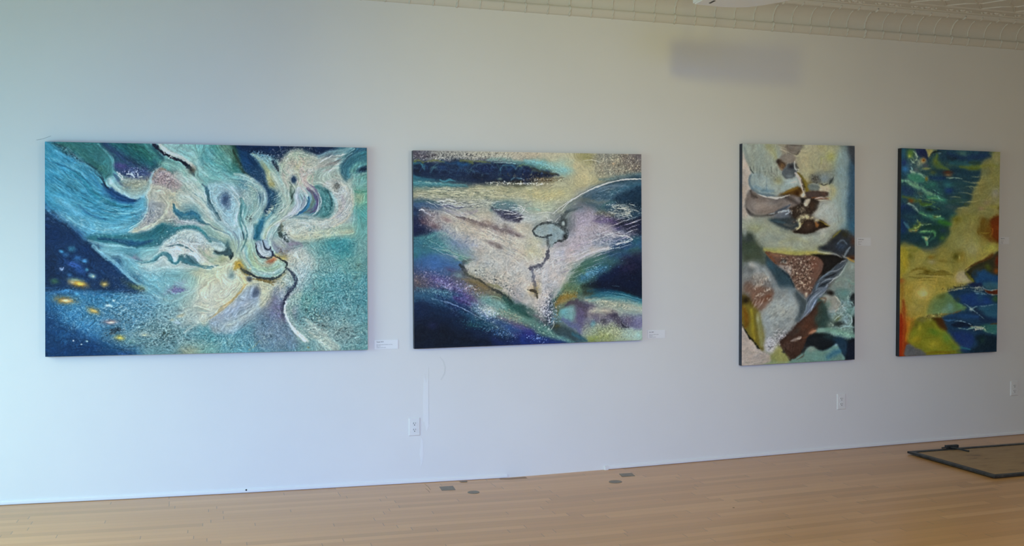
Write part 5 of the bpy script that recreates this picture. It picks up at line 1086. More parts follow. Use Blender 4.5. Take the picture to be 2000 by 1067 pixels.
c.B(100, 980, 90, 60, 0, 'bcb890', .7); c.B(60, 1060, 80, 60, 0, 'b8b88c', .6)
# ---- lower left
c.tile(795, 485, 5.204)
c.P('80,20 200,10 400,10 500,60 600,100 560,130 480,150 380,120 200,90 80,90', '3f8478', .7, 30, 6); c.S('80,70 160,80 260,60', [60, 60, 20], '2f6c64', .6, .9)
c.P('100,110 250,50 420,60 560,130 540,210 400,240 250,260 140,240', '3f66a0', .8, 40, 8); c.B(400, 90, 90, 40, 10, '6c90a8', .5); c.S('500,110 560,110 640,90', [30, 40, 20], '5c8874', .6, .9)
c.S('360,5 440,30 520,65 620,90 690,105', [3, 5, 5, 6, 3], 'a8d0b4', .85, .4); c.B(440, 215, 60, 26, 10, '4c3c5c', .7, .4)
c.P('560,185 640,140 720,110 900,80 1249,0 1249,560 1140,540 1020,470 900,400 800,350 700,310 620,280 600,230', 'b0aca4', .85, 14, 8)
c.B(1180, 120, 90, 110, 0, 'bcb498', .6); c.B(1000, 200, 160, 90, 0, 'b8aca8', .5); c.B(820, 250, 150, 70, 20, 'a0aca4', .5, .3); c.B(1130, 430, 110, 70, 20, 'aca4b8', .5, .3); c.B(680, 200, 80, 50, 0, 'a8b0a4', .6)
c.M(980, 250, 400, 260, 20, '5f7078', 'dcd4cc', .8, 1.2, 1.6, 15); c.K(800, 260, 260, 110, 25, '2c3c44 3c4c50 e0e0dc', 330, 3.6, .6); c.K(1050, 380, 220, 160, 30, '34444c 4c5c64', 160, 4, .6)
for x, y, r in ((693, 222, 14), (895, 320, 12), (745, 337, 14), (775, 195, 8), (1080, 460, 8), (825, 420, 8), (632, 390, 12), (983, 77, 6), (985, 525, 8)): c.B(x, y, r, r * .6, 0, '141f28', .95, .2)
c.S('690,105 620,120 570,140 560,180 590,200', [10, 30, 34, 24, 10], '50504c', .7, .7, 0, .6, .2)
c.S('540,170 580,215 610,270 680,300 760,340 820,390 900,430 960,460 1010,500 1060,560', [24, 44, 26, 18, 20, 16, 24, 30, 34, 30], '2f3a40', .85, .5, 0, .7); c.S('560,200 600,230 620,210', [16, 20, 8], '4c5060', .7, .7)
c.S('560,310 640,330 720,350 800,400', [30, 50, 50, 30], '7c6c3c', .7, .9, 0, .6, .2); c.S('820,360 900,380 960,410', [20, 40, 20], '6c7444', .7, .9, 0, .5, .3); c.S('680,400 780,440 860,460', [50, 70, 40], '6c6454', .7, .9, 0, .6, .2)
c.B(620, 420, 60, 40, 0, '8c6c60', .6, .5); c.B(520, 270, 50, 26, 20, '7ca0a4', .6, .2); c.K(640, 430, 110, 70, 20, 'c89880 8c94b8 4c5c7c b8b894', 260, 4, .65); c.B(640, 380, 30, 14, 0, 'a8b8c0', .7, .4)
c.B(110, 330, 60, 50, 20, '6c5c3c', .7, .4); c.B(200, 250, 90, 50, 0, '4c4c64', .5, .3); c.S('100,400 250,420 400,440', [20, 40, 30], '3c6c7c', .6, .9, .2, .4)
c.S('250,300 350,350 450,390 540,430', [50, 70, 60, 30], '5c4c8c', .75, .9, 0, .5, .2); c.K(400, 370, 190, 40, 22, 'd8e0f4 8c94d0 a8b0e0', 260, 4, .75); c.M(300, 320, 260, 110, 15, '283c68', 'b8a0a8', .8, 1.2); c.K(130, 320, 120, 70, 10, 'a08448 6c5c6c c8b0a0', 160, 3.6, .55)
c.P('80,430 250,440 400,430 560,470 640,540 560,560 400,520 250,500 80,520', '2f6080', .6, 40, 8); c.K(250, 440, 220, 30, 5, 'a8d4dc 78b0b8', 130, 3.6, .6)
c.S('480,500 560,530 640,570', [40, 70, 40], '4c2f74', .85, .8, 0, .5, .2); c.S('300,480 430,550 560,600 700,680', [60, 90, 90, 50], '1c3468', .6, .95, .2)
c.S('380,530 460,560 540,600 620,640 700,700', [3, 5, 5, 4, 3], '8cacd0', .75, .4, 0, .5)
c.P('80,560 240,560 400,600 560,660 700,740 860,820 1000,880 1249,940 1249,1000 80,1030', '0f1f3c', .8, 50, 10); c.P('80,760 300,740 500,800 700,900 900,970 80,1020', '0c1524', .85, 60, 10)
c.S('540,640 660,700 760,760 860,800', [60, 90, 90, 50], '164460', .6, .95, .2); c.B(650, 775, 60, 30, 10, '1c504c', .5, .3); c.K(720, 790, 220, 60, 15, '4c9098 2c6c80', 160, 3.6, .6); c.B(260, 780, 60, 40, 0, '202858', .5)
c.P('660,560 760,490 880,500 980,560 980,640 900,690 800,700 720,650', '7ca8a8', .75, 30, 8, .2); c.B(840, 610, 70, 34, 20, 'c0ccc0', .85, .3); c.B(800, 540, 80, 50, 0, '4c8c80', .5, .3); c.K(790, 660, 110, 40, 25, 'f0f4fc a8c0f0', 160, 4.4, .8); c.S('750,640 790,660 810,690', [4, 8, 4], 'f0f4fc', .9, .3); c.S('660,560 740,640 820,720', [30, 60, 40], '34549c', .6, .9, 0, .5, .3)
c.S('820,480 900,490 980,530 1000,570', [3, 5, 5, 3], 'a8d4bc', .7, .4)
c.S('980,500 1060,580 1150,640 1249,700', [60, 100, 90, 60], '20504c', .85, .9, .2, .3); c.S('920,640 1010,650 1100,690 1200,740', [40, 80, 90, 60], '6c8c7c', .8, .9, 0, .5, .2); c.S('920,690 980,720 1060,760 1120,780', [30, 50, 50, 30], '7c6474', .7, .9, 0, .5, .2); c.K(1060, 700, 190, 50, 25, 'dcd8bc 9cb89c c09480', 260, 4, .6); c.S('1020,650 1080,680 1150,700 1180,740', [3, 5, 5, 3], 'c8d8b4', .7, .4, 0, .6)
c.S('860,720 960,760 1060,810 1160,840', [50, 80, 90, 60], '24407c', .8, .9, 0, .4, .2); c.S('1060,800 1150,800 1249,850', [30, 50, 60], '3c3c80', .7, .9, 0, .4, .2); c.K(980, 860, 240, 60, 15, '6ca0d8 3c70b0 b4d0e8', 240, 3.6, .6); c.P('860,900 1000,930 1249,880 1249,960 900,990', '1c2c6c', .5, 30, 6)
c.M(500, 500, 460, 160, 20, '14284c', '7c98b0', .55, 1.3, 1.6, 20); c.M(900, 700, 340, 160, 25, '1c3c50', 'a8c0b8', .6, 1.2, 1.6, 25)
# ---- lower right
c.tile(1025, 485, 5.204)
c.P('-20,-20 260,-20 700,-20 880,-10 760,40 640,100 560,150 480,200 420,290 380,350 300,430 240,500 180,600 210,720 180,740 100,700 -20,560', 'b0acaa', .85, 14, 6)
c.B(120, 60, 90, 60, 0, 'b8b890', .8); c.B(30, 80, 60, 60, 0, 'b8b898', .6); c.B(330, 60, 90, 70, 0, 'a4a8b8', .5); c.B(250, 260, 120, 70, -30, 'b4b4b4', .6); c.B(300, 150, 80, 40, 0, '9cacb4', .5, .3)
c.M(250, 250, 330, 330, -30, '6c7884', 'dcd8d8', .75, 1.2, 2, -30); c.S('500,100 620,50 740,20 860,0', [40, 40, 26, 10], 'c0bcb8', .8, .8, .5, .4)
for p in ('640,60 740,30 850,5', '700,40 800,30 870,10', '410,200 450,195 480,200', '400,190 440,210 470,215', '600,100 680,70 720,50'): c.S(p, [3, 6, 3], 'e0dcdc', .8, .4, 0, .6)
c.S('245,-20 230,50 215,110 190,150 150,185 90,205 50,215', [26, 28, 24, 26, 34, 22, 24], '55586a', .85, .6, 0, .8); c.S('60,210 75,260 85,330 95,400 100,440', [44, 44, 30, 20, 16], '636878', .85, .7, 0, .7); c.B(65, 225, 34, 26, 0, '70758a', .6, .3)
c.B(120, 390, 44, 60, 10, '9c8c58', .8, .4); c.B(50, 430, 50, 50, 0, 'b0a078', .7, .4); c.S('20,420 70,425 100,440 110,480', [8, 16, 26, 24], '4c483c', .85, .5, 0, .7); c.B(105, 450, 16, 40, 10, '2f2c2c', .8, .2)
c.P('520,160 700,80 850,30 1000,20 1192,30 1192,550 1050,480 900,430 760,400 640,420 560,470 480,430 380,440 330,520 260,620 230,560 280,450 380,360 430,280', '34605c', .8, 20, 6)
c.S('860,60 980,60 1100,110 1192,120', [60, 90, 90, 80], '2c4a70', .7, .95, .2, .2); c.P('960,100 1080,50 1192,40 1192,200 1080,180', '241f3c', .75, 40, 8); c.S('520,180 640,130 760,110 860,120', [50, 80, 80, 60], '4c7468', .75, .9, .3, .2); c.B(460, 170, 60, 26, -30, '5c7c68', .6, .4)
c.S('580,300 660,250 740,230 820,200', [70, 110, 110, 60], '2f6c94', .85, .9, 0, .4, .3); c.K(690, 250, 190, 70, -20, '8cc0dc 5c98c0 b0d4e0', 300, 3.6, .6); c.B(640, 270, 40, 30, 0, '8cc0d0', .6, .4)
c.P('720,330 820,260 940,200 1060,150 1192,160 1192,500 1060,480 900,440 780,420 700,400', '0e1730', .92, 34, 6); c.P('900,280 1192,220 1192,440 900,400', '080f1a', .6, 50, 6); c.P('740,280 860,230 960,180 900,320 780,360', '142c60', .6, 34, 6)
c.S('560,400 620,380 700,380 740,400', [40, 70, 60, 20], '24342c', .85, .8, 0, .4); c.B(610, 440, 40, 34, 0, '2c342c', .7, .3)
c.S('440,280 500,230 560,220 600,260', [50, 80, 80, 40], '54805c', .8, .9, .2, .3, .2); c.S('360,420 440,360 520,380 560,440', [50, 90, 90, 50], '5c8068', .75, .9, .2, .3, .2); c.B(340, 440, 60, 40, -20, '4c7c8c', .6, .4)
c.S('640,440 760,430 900,450 1050,490 1192,540', [30, 50, 56, 50, 40], '1c6a84', .9, .7, .5, .2); c.S('680,480 800,470 950,500 1100,530 1192,560', [20, 44, 44, 44, 30], '4494a4', .8, .8, .5, .2)
for p in ('800,440 950,460 1100,500 1180,520', '760,470 900,480 1050,510 1160,540', '1060,550 1120,560 1160,545', '880,380 960,390', '1120,630 1160,620 1190,630'): c.S(p, [3, 4, 4, 3], 'a4dce8', .8, .4, 0, .6)
c.S('620,520 780,540 940,570 1192,600', [60, 80, 80, 60], 'a4a894', .85, .9, .3, .3); c.S('1020,600 1192,640', [50, 80], 'a8aca0', .7, .9, .3, .3); c.M(880, 560, 340, 60, 8, '4c7474', 'd8dcc8', .7, 1.2, 2, 5)
# gold and slate curl
c.S('310,600 320,550 370,510 440,480 520,460', [30, 44, 50, 50, 30], '8a6c24', .85, .8, 0, .8, .2); c.B(470, 450, 80, 30, -5, '9c8448', .7, .6); c.K(450, 450, 140, 60, -5, 'c8a860 5c4c20 34342c 8caca0', 300, 4, .6); c.S('330,620 320,670 300,700', [30, 30, 16], '6c6434', .6, .9, 0, .5)
c.P('300,560 350,500 420,540 380,620 330,600', '6c5c34', .4, 20, 6, .3)
c.S('410,580 440,560 500,545 560,570 600,620 620,680', [16, 30, 50, 60, 60, 40], '4c4654', .9, .7, 0, .7); c.S('520,640 560,720 570,800 560,860', [60, 90, 80, 60], '54507c', .75, .9, 0, .4); c.B(560, 680, 60, 70, 0, '665c84', .6, .3)
c.P('350,640 430,590 490,600 520,660 480,740 400,740 360,700', '74a8a8', .85, 16, 6); c.B(400, 640, 50, 30, 0, '5ca4b4', .6, .3); c.S('380,720 450,770 520,800 560,850', [50, 80, 80, 50], '5c649c', .7, .9, 0, .5); c.B(660, 660, 40, 60, 0, 'b4b4a4', .85, .3); c.B(610, 820, 50, 60, 0, '94a09c', .7, .4)
c.P('560,870 620,780 700,800 730,900 700,950 600,950', '8c9c8c', .5, 20, 6, .3)
for x, y, rx, ry, a, q in ((730, 700, 50, 44, 0, '645c74'), (820, 640, 60, 34, 0, '80787c'), (790, 740, 34, 30, 20, '4c4c54'), (850, 690, 60, 34, -20, '6c6474'), (910, 680, 44, 50, 0, '343044'), (950, 740, 40, 50, -20, '4c4858'), (1010, 795, 40, 26, 0, '3c3848'), (1050, 740, 50, 60, 20, '68607a'), (1130, 790, 70, 50, 20, '6c6c94'), (1170, 770, 40, 40, 0, '74749c'), (690, 770, 30, 40, 0, '4c8ca0'), (900, 650, 40, 20, 30, '3c3850')): c.B(x, y, rx, ry, a, q, .88, .15, 1.4)
c.S('1000,770 1030,790 1040,760', [8, 14, 8], 'a4a4a8', .7, .5); c.S('970,740 1000,800 1050,800', [12, 20, 12], '2c2838', .8, .5, 0, .6); c.B(760, 690, 14, 30, 0, 'a8a8a0', .6)
c.P('720,760 820,780 900,740 960,800 1060,830 1192,850 1192,940 640,950 620,880', '94a284', .75, 24, 8, .2); c.B(820, 870, 100, 60, 0, '8c9c54', .7, .4); c.B(680, 930, 60, 30, 0, '7c8c34', .7, .4); c.B(1040, 860, 90, 50, 0, '98b4b0', .7); c.B(1150, 880, 50, 60, 0, '8cb8c0', .7); c.K(850, 850, 220, 80, 0, '34442c b8c48c d8dcb8 4c5c3c', 400, 3.6, .6); c.K(940, 840, 60, 90, 0, '1c2830', 30, 4, .8)
c.M(900, 780, 340, 140, 0, '4c5464', 'c8d0c0', .7, 1.2)
# dark foot of the wing
c.S('260,480 240,540 230,620 220,700 240,800', [50, 80, 90, 80, 40], '3c4c64', .85, .9, 0, .7, .2); c.K(220, 600, 110, 230, 5, 'e8e4ec c4c0cc 24344c', 700, 3.8, .75); c.K(290, 730, 60, 90, 0, '8cb8d8 5c98c0', 110, 3.8, .7)
c.S('-20,600 60,640 130,700 200,760 240,820', [70, 90, 80, 70, 30], '2c5454', .85, .9, 0, .4); c.K(170, 720, 110, 50, 35, '5c3c5c d8d0dc', 120, 4, .6); c.S('100,680 170,720 210,780', [30, 44, 24], '5c5464', .6, .9, 0, .6)
c.S('-20,720 80,760 180,820 300,880 420,930 500,950', [60, 90, 90, 70, 60, 20], '5c8c84', .85, .8, 0, .4, .2); c.M(200, 850, 260, 50, 20, '2c5c6c', 'a8c4bc', .7, 1.2, 2, 22)
c.P('-20,820 60,850 160,890 300,930 400,960 -20,985', '1c2f74', .92, 20, 6); c.B(40, 870, 70, 40, 15, '2c2c84', .7); c.K(110, 910, 110, 40, 10, '5c90d8 a8c8f0', 70, 3.6, .7)
c.P('270,800 330,770 420,800 520,860 600,930 500,945 400,900 300,870', '30444c', .85, 20, 6); c.B(320, 790, 44, 30, 0, '4c4c30', .7, .3); c.S('480,870 560,910 620,940', [40, 50, 30], '2c6078', .7, .9)
c.S('270,770 290,740 280,800 255,830', [3, 5, 5, 3], 'd8e0dc', .8, .3); c.B(235, 820, 12, 20, 0, 'c8d4d4', .7, .4)
c.K(850, 300, 500, 200, 0, '8cb8e0 4c80a8', 60, 4, .7)
# ---- second pass over the whole canvas
c.tile(797, 285, 1.987)
# cool the wing and rake white hairs through it
c.P('60,250 180,260 300,270 420,300 480,350 530,400 500,480 470,520 520,660 480,640 420,560 340,500 230,480 240,440 160,400 120,340', 'c6c5bc', .55, 16, 8, .35); c.P('560,420 620,340 720,290 800,330 780,400 660,450 620,510 560,580 530,650 500,600 520,480', 'c4c1c6', .5, 14, 8, .35)
c.B(330, 390, 90, 40, 20, 'c2beb4', .5, .3); c.B(440, 460, 60, 50, 20, 'c8c4c0', .6, .3); c.B(570, 500, 44, 44, -30, 'c6c6ca', .6, .3); c.B(480, 400, 40, 34, 0, 'c8c49c', .6); c.B(640, 400, 60, 26, -20, 'b4a8c0', .5, .4); c.B(330, 470, 60, 30, 10, 'b4c0c4', .5, .3)
for k in range(60):
    x = 70 + (k * 53) % 330; y = 215 + (k * 31) % 200 + (x - 70) * .10; l = 46 + (k * 17) % 50
    c.S('%d,%d %d,%d %d,%d' % (x, y, x + l * .5, y + 5 + l * .10, x + l, y + 12 + l * .30), [1, 2.2, 1], ['dcdcd4', 'e4e2da', '8c88a0', 'd0ccc4', 'a0b4b4'][k % 5], .75, .5, 0, 1.2, .4)
for k in range(54):
    x = 560 + (k * 47) % 300; y = 470 - (x - 560) * .62 + (k * 29) % 130 - 30; l = 40 + (k * 13) % 44
    c.S('%d,%d %d,%d %d,%d' % (x, y, x + l * .5, y - l * .22, x + l, y - l * .36), [1, 2.2, 1], ['dcdadc', 'e0dce0', '9488b0', 'c8bccc', '90a8b4'][k % 5], .75, .5, 0, 1.2, .4)
for k in range(34):
    x = 20 + (k * 71) % 420; y = 140 + (k * 23) % 90; c.S('%d,%d %d,%d %d,%d' % (x, y, x + 40, y - 3 + (k % 3) * 3, x + 90, y + 4), [.8, 2, .8], ['e8e8dc', 'dcdcc8', '5c7470'][k % 3], .55, .5, 0, 1.4, .4)
# brown cloud ribbons
for x, y, rx, ry, a, q in ((215, 285, 30, 7, 15, '8c7c78'), (255, 300, 22, 10, 10, '7c6e6c'), (290, 308, 24, 14, 10, '74686a'), (315, 300, 22, 9, 30, '84766e'), (345, 322, 24, 14, 30, '7a6c6c'), (372, 312, 12, 12, 0, '84766e'), (395, 330, 22, 14, 40, '746468'), (425, 344, 26, 9, 30, '7c7074'), (320, 375, 22, 9, 25, '70646a'), (350, 390, 20, 10, 30, '605860'), (150, 285, 26, 9, 20, '846c74'), (100, 310, 20, 10, 30, '5c4854'), (60, 295, 20, 10, 20, '4c3c4c')): c.B(x, y, rx, ry, a, q, .85, .35)
c.S('190,275 240,285 280,300 330,315 380,330 430,350', [3, 8, 10, 12, 12, 4], '6c5e62', .6, .8, 0, 1.4)
c.P('345,250 400,255 440,275 430,292 390,285 360,270', '3a3a52', .85, 6, 4, .3); c.P('330,225 380,220 420,235 400,248 350,245', '4c6c78', .7, 8, 4, .3)
for p in ('350,245 390,252 430,268', '370,262 410,262 440,250', '400,285 440,275 470,280', '330,235 370,225 420,230', '390,240 430,240 470,262'): c.S(p, [1, 3, 1], 'e4e4e0', .7, .5, 0, 1.4)
# dark left corners and violet veils
c.B(40, 330, 34, 18, 10, '141c40', .85); c.B(30, 260, 40, 14, 5, '2c4868', .7, .3); c.B(50, 390, 60, 26, 10, '2c5c78', .6, .3); c.B(110, 360, 60, 16, 10, '4c8484', .6, .4); c.B(190, 380, 60, 16, 25, '5c74a4', .6, .4); c.B(230, 420, 60, 16, 25, '6c84a8', .5, .4)
c.B(100, 440, 80, 30, 10, '34609c', .6, .2); c.B(60, 520, 60, 20, 10, '4c4c70', .6, .4); c.B(140, 520, 80, 16, 18, '54508c', .6, .4); c.K(190, 540, 130, 26, 20, 'b0b0e0 7c7cc0 d8d8f0', 200, 1.5, .6); c.B(240, 590, 60, 14, 28, '5c3c80', .6, .3); c.B(290, 540, 60, 18, 25, '7c7054', .7, .4); c.B(240, 500, 30, 12, 20, '7c7c60', .6, .4)
c.S('90,590 160,610 230,640 300,680', [1, 2, 2, 1], '90a8c8', .6, .4, 0, 1); c.B(310, 640, 34, 18, 20, 'c0d0d0', .75, .3); c.K(310, 645, 60, 26, 25, 'f0f4f8 b0c8f0', 120, 1.6, .8); c.B(400, 660, 60, 16, 25, '6c8478', .6, .4); c.B(430, 700, 50, 12, 25, '5c5488', .6, .4); c.B(380, 700, 60, 14, 20, '2c4c84', .6, .4)
# heart-line figure, smudged
c.S('540,360 545,390 540,410 545,400', [6, 8, 6, 3], '545c60', .8, .8, 0, 1); c.S('545,400 538,430 515,458 495,468 470,474', [8, 9, 12, 9, 10], '55586a', .85, .8, 0, 1.2); c.S('476,472 484,500 490,540 490,575', [13, 13, 9, 6], '66697c', .8, .85, 0, 1); c.B(492, 565, 22, 20, 0, 'a0905c', .75, .4); c.S('460,558 480,562 496,570 500,590', [4, 7, 8, 6], '4c483c', .85, .6, 0, 1)
c.S('620,250 600,275 590,300', [16, 20, 14], '4c5658', .75, .9, 0, 1); c.S('595,320 612,340 606,362', [10, 12, 16], '30383c', .85, .7, 0, 1); c.B(605, 350, 9, 12, 0, '20262a', .85, .2); c.B(600, 300, 13, 15, 0, '343e42', .95, 0, 2); c.B(600, 301, 8, 9, 0, '9aaaac', .95, 0, 2)
c.S('482,330 500,310 530,300 560,300 580,305', [6, 6, 7, 9, 10], '434e52', .85, .7, 0, 1.2); c.S('484,334 500,350 525,353 545,346', [5, 8, 9, 5], '3f4a50', .85, .7, 0, 1.2); c.S('560,380 580,372 600,368', [5, 9, 8], '343e44', .8, .7, 0, 1)
# right wing edge, green slope, dark pool
c.S('760,345 800,345 840,350 870,362 840,375 780,380', [1, 2, 3, 3, 3, 1], 'd8d8d8', .75, .5, 0, 1.2); c.S('640,450 700,420 770,395 840,372', [2, 5, 5, 2], 'd0ccd0', .7, .7, 0, 1.4)
c.P('585,520 640,480 600,500 640,468 680,440 660,470 620,520 590,560 560,590', 'c8c4c6', .7, 5, 4); c.B(690, 460, 60, 20, -25, '3f6c60', .7, .3); c.B(620, 540, 40, 26, -45, '5c7c54', .7, .4); c.B(680, 510, 44, 20, -30, '3c7494', .65, .4); c.B(640, 560, 40, 20, -20, '6c8050', .6, .4); c.B(700, 570, 40, 18, 0, '28342c', .8, .3)
c.P('700,540 760,500 830,460 900,450 904,570 840,560 760,570', '0c1630', .8, 22, 5); c.B(850, 470, 60, 26, -10, '2a2444', .6, .3); c.B(800, 430, 70, 20, -15, '2c5478', .6, .3)
c.S('690,590 760,575 830,585 905,600', [14, 24, 26, 20], '2a6478', .6, .9, .3, .4); c.S('700,602 780,590 850,605 905,622', [8, 16, 20, 14], '6c9c9c', .6, .95, .3, .6)
for x, y, rx, ry, a, q in ((625, 615, 20, 9, -20, '4c4454'), (655, 630, 20, 20, 40, '5c5468'), (665, 665, 26, 30, 20, '5c587c'), (630, 640, 20, 18, 0, '7ca4a8'), (710, 655, 18, 12, 0, '645c74'), (740, 660, 20, 12, 0, '74707c'), (762, 680, 12, 14, 0, '4c4858'), (790, 660, 20, 12, 30, '3c3850'), (815, 685, 18, 14, 20, '484458'), (840, 695, 14, 10, 0, '38344c'), (865, 690, 20, 14, 10, '5c5878'), (895, 700, 14, 12, 0, '6c6c90'), (720, 640, 14, 14, 0, 'b0b0a0'), (770, 640, 50, 9, 5, 'b4b4a4'), (790, 720, 50, 14, 5, 'a0ac90'), (720, 745, 30, 9, 0, '8c9c50'), (870, 740, 30, 14, 0, '9cbcbc'), (600, 600, 20, 9, -15, '94804c')): c.B(x, y, rx, ry, a, q, .75, .35)
c.S('595,590 620,580 650,585', [6, 12, 6], '8c7434', .7, .8, 0, 1.2); c.K(530, 640, 30, 60, 5, 'f0ecf0 d0d0dc 2c3c54', 200, 1.6, .7)
# cloud bank at the top
for k in range(16):
    x = 26 + k * 33 + (k * 41) % 19; y = 86 + (k * 29) % 26; c.S('%d,%d %d,%d %d,%d %d,%d' % (x - 10 - (k * 7) % 9, y + 10, x - 6, y - (k * 5) % 13, x + 10, y - (k * 11) % 14, x + 16, y + 4 - (k * 3) % 9), [2, 7, 6, 2], ['3c6070', '2c5080', '4a7070', '34507c'][k % 4], .38, .9, 0, 1.5); c.B(x + 8, y + 8, 14, 10, 0, '121c38', .6, .2)
c.S('20,150 120,152 230,158', [14, 14, 6], '2c7080', .6, .9, .3, .4); c.S('60,62 100,56 140,62', [3, 6, 3], '74803c', .6, .8, 0, .8); c.S('230,58 280,60 320,66', [3, 6, 3], '6c7c40', .6, .8, 0, .8); c.K(470, 120, 150, 14, 3, '3c3420 a08c50 141c24', 150, 1.6, .6); c.S('560,60 640,70 700,110', [60, 70, 50], 'c6c09c', .4, .95, .3); c.B(690, 110, 60, 30, -30, 'bcb48c', .5, .3); c.B(800, 80, 90, 26, 0, '8c8c80', .5, .4)
c.P('600,250 640,205 700,170 780,140 905,130 905,210 840,230 740,240 660,260', '4c6878', .45, 12, 4, .2); c.P('800,200 905,160 905,260 850,240', '122a40', .7, 14, 4)
c.S('590,252 620,222 660,195 710,168 770,145 840,132 905,129', [1.5, 2.5, 3, 3, 3.4, 3.4, 3.4], 'dfe3df', .9, .3, 0, .4)
for k in range(26):
    x = 765 + 105 * c.rng.random(); y = 220 + 50 * c.rng.random(); l = 14 + 30 * c.rng.random(); c.S('%d,%d %d,%d %d,%d' % (x, y, x + l * .5, y + l * .1, x + l, y + l * (.5 * c.rng.random())), [1, 2.2, 1], 'd8d4c0', .6, .5, 0, 1.4)
c.B(560, 320, 60, 22, 10, '8ea2a4', .35, .5); c.B(600, 380, 34, 16, -20, '4c585c', .4, .5); c.B(520, 300, 44, 10, -10, '4c585c', .45, .7); c.B(545, 372, 20, 26, 0, '74868a', .45, .5)
c.B(840, 605, 60, 14, 6, 'a4a494', .5, .5); c.B(660, 480, 50, 22, -30, '4c6c58', .5, .5); c.B(250, 330, 90, 30, 15, 'b4a894', .35, .6)
c.K(560, 330, 90, 50, 0, 'b4bcb8 4c585c', 160, 1.3, .4)
c.tile(0, 0, 1)
c.web(990, 440, 150, 70, 15, 'e0dcd8', .3, 3, .35, 3, 15); c.web(1080, 520, 70, 70, -40, 'e0dcd8', .25, 3, .35, 3, -50)
c.brush(.035, 6, .4)
c.soften(0, .95, .98)
c.warp(.9)
c.grain(.06)
c.light([[[0.631, 0.684, 0.705], [0.611, 0.644, 0.644], [0.578, 0.591, 0.575]], [[0.657, 0.728, 0.801], [0.633, 0.68, 0.723], [0.593, 0.618, 0.639]], [[0.676, 0.76, 0.878], [0.642, 0.702, 0.793], [0.6, 0.637, 0.697]]])
# ---------------------------------------------------------------- canvas 3: cream, brown and slate
cv3 = c = Canvas(SKETCH[3], 252, 426, 1.7, '808078', 3)
c.grid([1455,1480,1505,1530,1555,1580,1605,1630,1655], [
(290, '94948c 8c9480 98946c 8c846c 746c5c a09c80 98967c 8a8a64 4c5c5c'), (315, '7c8474 7c847c 949478 7c6c5c 6c6864 9c9870 949070 8a8a60 546468'),
(340, 'a8a094 74868c 949478 6c7478 8c8c78 9c9260 6c7468 747c70 587078'), (365, 'a09488 64808c 80908c 8c9484 98988c 6c5c2c 7c8478 8c9484 4c6c7c'),
(390, '988c84 70645c 74706c 686460 504c44 7c6c50 7c7060 9c9c80 4a687c'), (415, 'a09890 746c68 6c6864 5c6470 34302c 3c2c24 8c8878 98a09c 5c8490'),
(440, 'a0a090 8c9480 3c4c50 28343c 3c3024 3c2c20 4c3424 949c94 4c747c'), (465, '4c5450 7c8474 8c9484 8c9484 8c9080 848c84 8c9090 4c4c3c 30302c'),
(490, '2c3828 3c4c34 6c6428 908c3c 9c9c50 8c8c50 8c8c48 4c4c54 2c3c50'), (515, '4c5c50 5c6c68 34383c 98908a 6c5850 80685c 3c2c24 282828 6c7470'),
(540, '6c6c64 84847c 5c6870 24303c 3c3430 7c5c4c 3c4c58 64686c 60746c'), (565, '645c50 6c4c3c 787068 50646c 2c3c44 6c4c3c 485868 4c4438 587878'),
(590, '3c2410 6c4c38 787c78 808888 3c505c 4c5c70 4c4c44 6c746c 587c7c'), (615, '6c4810 74682c 7c8888 8c9894 5c6c74 44342c 2c3830 607060 5c808c'),
(640, '84747c 6c6c20 7c8890 7c848c 3c302c 40281c 34483c 2c3c3c 5c7c6c'), (665, '8c807c 6c6428 9c9ca4 44343c 4c3c38 3c2c24 14202c 1c2c44 1c3440'),
(690, '8c8280 8c867c 888c6c 7c8444 382c2c 5c7470 507c7c 2c5c7c 101c34'), (708, '84887c 80887c 7c8c64 7c8c64 608068 50806c 34645c 1c4460 0c1828')])
c.tile(1435, 270, 4.64)
c.P('75,60 300,65 400,70 440,180 400,260 440,320 460,370 330,340 260,300 200,310 160,310 130,260 90,180', '8c9484', .8, 16, 4)
c.P('75,200 130,260 150,310 140,340 135,400 150,460 120,500 95,580 100,640 130,690 170,720 75,740', 'b0a698', .95, 8, 4)
c.S('160,100 200,180 190,260', [80, 80, 50], '7c8c8c', .6, .9, .3); c.S('300,90 340,150 360,200', [60, 60, 40], 'a8a268', .7, .9, .3)
c.S('780,80 860,160 880,240 820,280', [80, 110, 90, 40], '9c984c', .65, .9, .3); c.S('600,100 620,200 640,300 650,380', [90, 110, 90, 50], 'b0aa80', .75, .9, .3)
c.S('940,120 960,300 990,500 990,700 970,850', [80, 90, 90, 100, 80], '7c9090', .6, .95, .3); c.P('1030,80 1090,80 1090,260 1060,240 1030,160', '343a44', .85, 20, 4)
c.P('1010,260 1090,220 1090,940 1060,880 1030,820 1010,640 1020,420', '2c4c64', .9, 26, 6); c.B(1070, 760, 40, 90, 0, '205870', .6); c.B(1050, 560, 50, 80, 0, '2c5068', .5)
for p in ('250,230 265,280 270,330', '290,240 300,300 295,350', '190,260 200,310 190,330', '330,250 340,290 335,330', '140,260 155,300 180,318', '230,250 235,300 240,320', '370,290 385,320 375,350'): c.S(p, [4, 10, 4], '4c544c', .75, .7, .3, 1)
for p in ('270,250 285,310 280,360', '310,240 325,300 330,350', '210,260 215,300 220,330', '350,260 380,310 410,350'): c.S(p, [4, 8, 4], 'b4b4a4', .7, .6, .3, 1)
